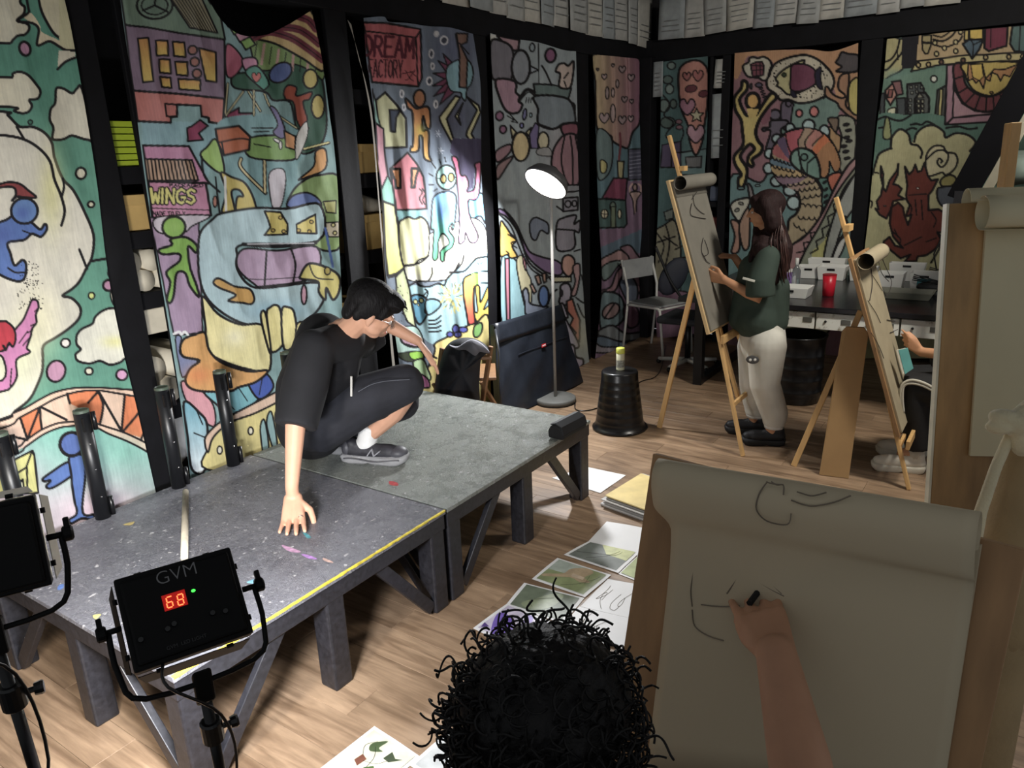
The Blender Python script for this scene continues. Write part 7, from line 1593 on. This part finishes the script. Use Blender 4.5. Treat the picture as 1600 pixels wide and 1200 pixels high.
s = MB(); s.limb([nk-up*.035, ch, wa, W(1184, 500, -.02)], [.075, .122, .130, .138], n=20); s.limb([sh1, W(1188, 440, -.19), W(1188, 462, -.19)], [.07, .082, .086], flat1=True, n=18); s.limb([sh2, W(1178, 430, .22)], [.068, .074], flat1=True); s.limb([nk-up*.035, sh1], [.07, .068]); s.limb([nk-up*.035, sh2], [.07, .068])
s.limb([ch+L_*.05, W(1160, 498, .0)], [.095, .085]); s.limb([W(1205, 450), W(1206, 500)], [.11, .10])
blob('tshirt', s, TG, t, voxel=.009, smooth=5)
obj('sleeve_stripe', MB().box(W(1170, 437, -.272), (.075, .006, .014), (nrm(RH-up*.30), aw, nrm(up+RH*.30))), mat('sleeve_print', (190, 190, 180), .7), t, bevel=.002)
PT = mat('pale_grey_trousers', (206, 204, 194), .9, bump=.5, bscale=9, var=.08)
s = MB(); s.limb([W(1190, 508), W(1192, 535)], [.135, .14], n=18)
for a, k, b, o in ((W(1198, 540, -.08), W(1195, 600, -.09), fa, -.09), (W(1182, 540, .08), W(1178, 600, .08), fb, .08)):
    bb_ = V(b[0], b[1], 0)-L_*.03; s.limb([a, k, bb_+up*.20, bb_+up*.13], [.118, .092, .082, .066], flat1=True, n=18)
blob('trousers', s, PT, t, voxel=.009, smooth=4)
for b in (fa, fb): bb_ = V(b[0], b[1], 0)-L_*.03; obj('cuff', MB().tube([bb_+up*.112, bb_+up*.145], [.058, .064], 18), mat('white_cuff', (220, 220, 214), .9), t, smooth=True)
pm_ = W(1176, 562, -.235)
obj('printed_patch', MB().ell(pm_, (.040, .006, .026), (nrm(RH+up*-.1), aw, up), 16, 8), mat('patch_grey', (70, 70, 70), .8), t, smooth=True)
for k in (-.014, .014): obj('patch_dot', MB().ell(pm_+RH*k-aw*.005, (.009, .004, .009), (RH, aw, up), 10, 6), mat('patch_white', (215, 215, 210), .8), t)
BS = mat('black_boot', (20, 20, 23), .55, bump=.3); BSO = mat('black_sole', (16, 16, 18), .6); LC_ = mat('grey_lace', (150, 150, 146), .7)
for b in (fa, fb):
    b = V(b[0], b[1], 0); d_ = nrm(L_*.95+aw*.2-up*0); d_[2] = 0; hlp = b-d_*.10; shoe(t, hlp, hlp+d_*.265, up, -aw, BS, BSO, hgt=.10, laces=LC_)
# ---------- seated student at the second easel
S0 = V(4.62, .16, 0); S = lambda x, y, o=0.0: bp(x, y, S0, o)
t = thing('person', 'seated person in black with white-striped trousers, mostly behind the right board', 'person', S0)
aw = nrm(V(S0[0], S0[1], 0)); fy = V(-.15, .98, 0)
pv = V(4.66, -.12, .50); ch = V(4.64, -.06, .86); nk = V(4.63, -.03, 1.02); hc = V(4.62, .03, 1.16)
kn = S(1428, 605, -.06); ft = gz(1400, 722, 0); an = S(1432, 690, -.06); an[2] = .12
kn2 = kn+V(.24, .02, -.02); an2 = an+V(.26, .02, 0)
hw = S(1440, 550, -.02); hdp = S(1412, 528, -.02)
mb = MB(); q, A = head(mb, hc, nrm(fy-up*.35), up, .95); chain(mb, [hc-up*.05, nk], [.05, .052]); chain(mb, [nk, ch, pv], [.06, .12, .13], 16)
chain(mb, [nk, V(4.44, -.05, .96), V(4.40, .10, .72), hw], [.055, .05, .04, .026]); chain(mb, [nk, V(4.84, -.05, .96), V(4.86, .02, .68), V(4.74, .22, .60)], [.055, .05, .04, .026])
hand(mb, hw, nrm(hdp-hw), nrm(-aw+up*.3), up, (.3, .4, .5, .6), .95); hand(mb, V(4.74, .22, .60), fy, up, V(-1, 0, 0), (.3, .3, .3, .3), .95)
for k_, a_, s_ in ((kn, an, -.1), (kn2, an2, .1)): chain(mb, [pv+V(s_, .05, 0), k_, a_, a_-up*.03+fy*.06], [.1, .06, .04, .035], 14)
blob('body', mb, SKIN2, t, voxel=.0065, smooth=2); face(t, q, A, .95)
hair_shell('hair', MB().ell(q(0, -.02, .045), (.09, .105, .09), A).ell(q(0, -.07, -.03), (.075, .06, .08), A), HAIRB, t)
BK = mat('black_sweatshirt', (16, 16, 18), .9, bump=.3, bscale=12)
s = MB(); s.limb([nk-up*.03, ch, pv+up*.03], [.09, .17, .17], n=18); s.limb([nk-up*.04, V(4.44, -.05, .95), V(4.40, .10, .72), S(1462, 562, -.02)], [.085, .075, .064, .052], flat1=True); s.limb([nk-up*.04, V(4.84, -.05, .95), V(4.86, .02, .68), V(4.77, .17, .61)], [.085, .075, .062, .048], flat1=True)
blob('sweatshirt', s, BK, t, voxel=.010, smooth=4)
s = MB()
for k_, a_, s_ in ((kn, an, -.1), (kn2, an2, .1)): s.limb([pv+V(s_*.8, .02, 0), k_, a_+up*.02-fy*.02], [.135, .092, .075], flat1=True, n=18)
blob('trousers', s, mat('black_track_trousers', (18, 18, 20), .8, bump=.2), t, voxel=.009, smooth=3)
WS = mat('white_stripe', (190, 186, 172), .8)
for d in (0, 5):
    pts = [(1480+d*.2, 622-d*1.0+5), (1460, 612-d), (1440, 600-d+2), (1422, 596-d+3), (1412-d*.6, 604-d*.3), (1409-d*.6+1, 622), (1412-d*.8, 645)]
    obj('side_stripe', MB().tube(smooth_pts([S(x, y, -.155) for x, y in pts], False, 4), .0075, 6), WS, t, smooth=True)
CR_ = mat('cream_trainer', (216, 210, 194), .55, bump=.2); CS_ = mat('cream_trainer_sole', (206, 200, 184), .6)
for a_ in (an, an2):
    hl_ = V(a_[0], a_[1]-.06, 0.0); shoe(t, hl_, hl_+nrm(V(-.25, 1, 0))*.28, up, -aw, CR_, CS_, laces=CS_, hgt=.095)
    obj('sock', MB().tube([V(a_[0], a_[1], .07), V(a_[0], a_[1], .15)], [.045, .048], 16), mat('pale_sock', (190, 184, 170), .9), t, smooth=True)
st = thing('stool', 'low stool under the seated student behind the right board', 'stool', (4.66, -.14, 0))
obj('seat', MB().lathe([(.16, .34), (.17, .345), (.17, .37), (.16, .375)], (4.66, -.14, 0), n=28), PINE, st)
for k in range(4): a = k*math.pi/2+.6; obj('leg', MB().bar(V(4.66+.16*math.cos(a), -.14+.16*math.sin(a), 0), V(4.66+.11*math.cos(a), -.14+.11*math.sin(a), .345), .013, 8), PINE, st)
nb = thing('sketchbook', 'teal-covered sketchbook held by the seated student', 'book', S(1416, 565, -.1))
q4 = [S(x, y, o) for x, y, o in ((1404, 547, -.16), (1418, 544, -.12), (1427, 576, -.12), (1414, 585, -.16))]
obj('cover', MB().prism(q4, aw*.012), mat('teal_cover', (90, 150, 146), .6), nb, bevel=.001); obj('page_block', MB().prism([p-aw*.0+RH*-.012 for p in q4], aw*.010), GREYP, nb)
# ---------- foreground artist: curly head, shoulder, arm and hand at the board
ds = 1.0; H = CC+ray(862, 1118)*ds
t = thing('person', 'dark curly-haired person in the foreground drawing on the large pad with charcoal', 'person', (H[0]-.05, H[1], 0))
fx = nrm(V(.93, .02, -.22)); up = V(0, 0, 1); rt = V(.02, -1, 0)
nk = H+V(-.06, 0, -.17); ch = nk+V(-.06, 0, -.20); pv = nk+V(-.12, 0, -.58)
shr = nk+V(0, -.19, -.06); shl = nk+V(-.02, .19, -.06)
ht = gpl(1190, 932, PD0, ND)+ND*.030                              # charcoal tip side of the hand
wv = CC+ray(1213, 1022)*1.27; elb = CC+ray(1262, 1250)*1.08
elb = elb+0*up
mb = MB(); q, A = head(mb, H, fx, up, 1.0); chain(mb, [H-up*.05-fx*.02, nk], [.056, .058]); chain(mb, [nk, ch, pv], [.07, .13, .14], 16)
chain(mb, [nk, shr, elb, wv], [.06, .058, .050, .034], 16); elL = shl+V(.10, .05, -.28); wL = elL+V(.22, -.06, -.03)
chain(mb, [nk, shl, elL, wL], [.06, .055, .042, .027], 16)
hdv = nrm(ht-wv); backn = nrm(CC-wv)
sidev = nrm(np.cross(hdv, backn)); sidev = sidev if sidev@nrm(V(CR[0], CR[1], 0)) < 0 else -sidev
hand(mb, wv, hdv, backn, sidev, ((.15, .35, .25), (.30, .5, .3), .48, .60), 1.12, .12, (.35, 1.0)); hand(mb, wL, nrm(V(1, 0, -.1)), up, V(0, -1, 0), (.4, .4, .4, .4), 1.0)
for s_ in (-.1, .1):
    k_ = pv+V(.42, s_*1.5, -.04); chain(mb, [pv+V(0, s_, 0), k_, V(k_[0]-.05, k_[1], .10)], [.10, .065, .045], 14); chain(mb, [V(k_[0]-.05, k_[1], .07), V(k_[0]+.08, k_[1], .05)], [.045, .04])
blob('body', mb, mat('skin_warm', (190, 142, 112), .55, var=.06, vscale=16), t, voxel=.006, smooth=3); face(t, q, A)
c_tip = gpl(1187, 924, PD0, ND)
obj('charcoal_stick', MB().bar(c_tip+ND*.012, c_tip+ND*.05-up*.012, .006, 8), mat('charcoal', (18, 18, 18), .9), t)
s = MB(); s.limb([nk-up*.05, ch, pv], [.10, .17, .18], n=18); s.limb([nk-up*.05, shr, shr*.5+elb*.5], [.09, .08, .072], flat1=True); s.limb([nk-up*.05, shl, shl*.5+elL*.5], [.09, .08, .072], flat1=True)
blob('sweater', s, mat('dark_top', (20, 20, 24), .9), t, voxel=.011, smooth=4)
s = MB()
for s_ in (-.1, .1): k_ = pv+V(.42, s_*1.5, -.04); s.limb([pv+V(0, s_*.8, 0), k_, V(k_[0]-.05, k_[1], .13)], [.13, .09, .075], flat1=True)
blob('trousers', s, mat('dark_trousers', (26, 28, 34), .9), t, voxel=.011, smooth=3)
for s_ in (-.1, .1): k_ = pv+V(.42, s_*1.5, 0); hl_ = V(k_[0]-.12, k_[1], 0); shoe(t, hl_, hl_+V(.27, 0, 0), up, V(0, -1, 0), BS, BSO)
st = thing('stool', 'low stool carrying the foreground person, below the picture', 'stool', (pv[0], pv[1], 0)); sz = pv[2]-.16
obj('seat', MB().lathe([(.16, sz-.035), (.17, sz-.03), (.17, sz-.005), (.16, sz)], (pv[0], pv[1], 0), n=28), PINE, st)
for k in range(4): a = k*math.pi/2+.6; obj('leg', MB().bar(V(pv[0]+.16*math.cos(a), pv[1]+.16*math.sin(a), 0), V(pv[0]+.11*math.cos(a), pv[1]+.11*math.sin(a), sz-.03), .013, 8), PINE, st)
h = MB(); h.ell(q(0, -.02, .025), (.108, .118, .098), A, 22, 14).ell(q(0, -.03, -.05), (.100, .095, .075), A)
CURL = mat('black_curls', (14, 12, 12), .6, var=.5, vscale=60, bump=1, bscale=90, spec=.3)
hair_shell('hair', h, CURL, t, voxel=.008, smooth=2, scale=.02, strength=.012)
g = np.random.RandomState(12); hs = MB()
r_, f_, u_ = A
for i in range(620):
    z = g.uniform(-.75, 1); a = g.uniform(0, 2*math.pi); k = math.sqrt(1-z*z); d0 = r_*k*math.cos(a)+f_*k*math.sin(a)+u_*z
    if d0@f_ > .55 and z < .35: continue
    p0 = q(0, -.02, .01)+V(*(r_*(d0@r_)*.112+f_*(d0@f_)*.120+u_*(d0@u_)*.100)); L = g.uniform(.035, .075); cr = g.uniform(.006, .014); ph = g.uniform(0, 6.3); tn = nrm(np.cross(d0, up)+1e-3); b2 = nrm(np.cross(d0, tn))
    dr = d0*.10-up*g.uniform(.3, 1.0)+tn*g.uniform(-.6, .6)+b2*g.uniform(-.4, .4); dr = nrm(dr-d0*min(0, dr@d0)+d0*g.uniform(.02, .28)); turns = g.uniform(1.0, 2.2)
    e1 = nrm(np.cross(dr, d0)); e2_ = np.cross(dr, e1)
    P = [p0+dr*L*s_+(e1*math.cos(ph+turns*6.28*s_)+e2_*math.sin(ph+turns*6.28*s_))*cr*(.5+.6*s_) for s_ in np.linspace(0, 1, 14)]
    hs.tube(smooth_pts(P, False, 2), [.0017]*27, 4)
o = obj('curls', hs, CURL, t, smooth=True); o['kind'] = 'stuff'
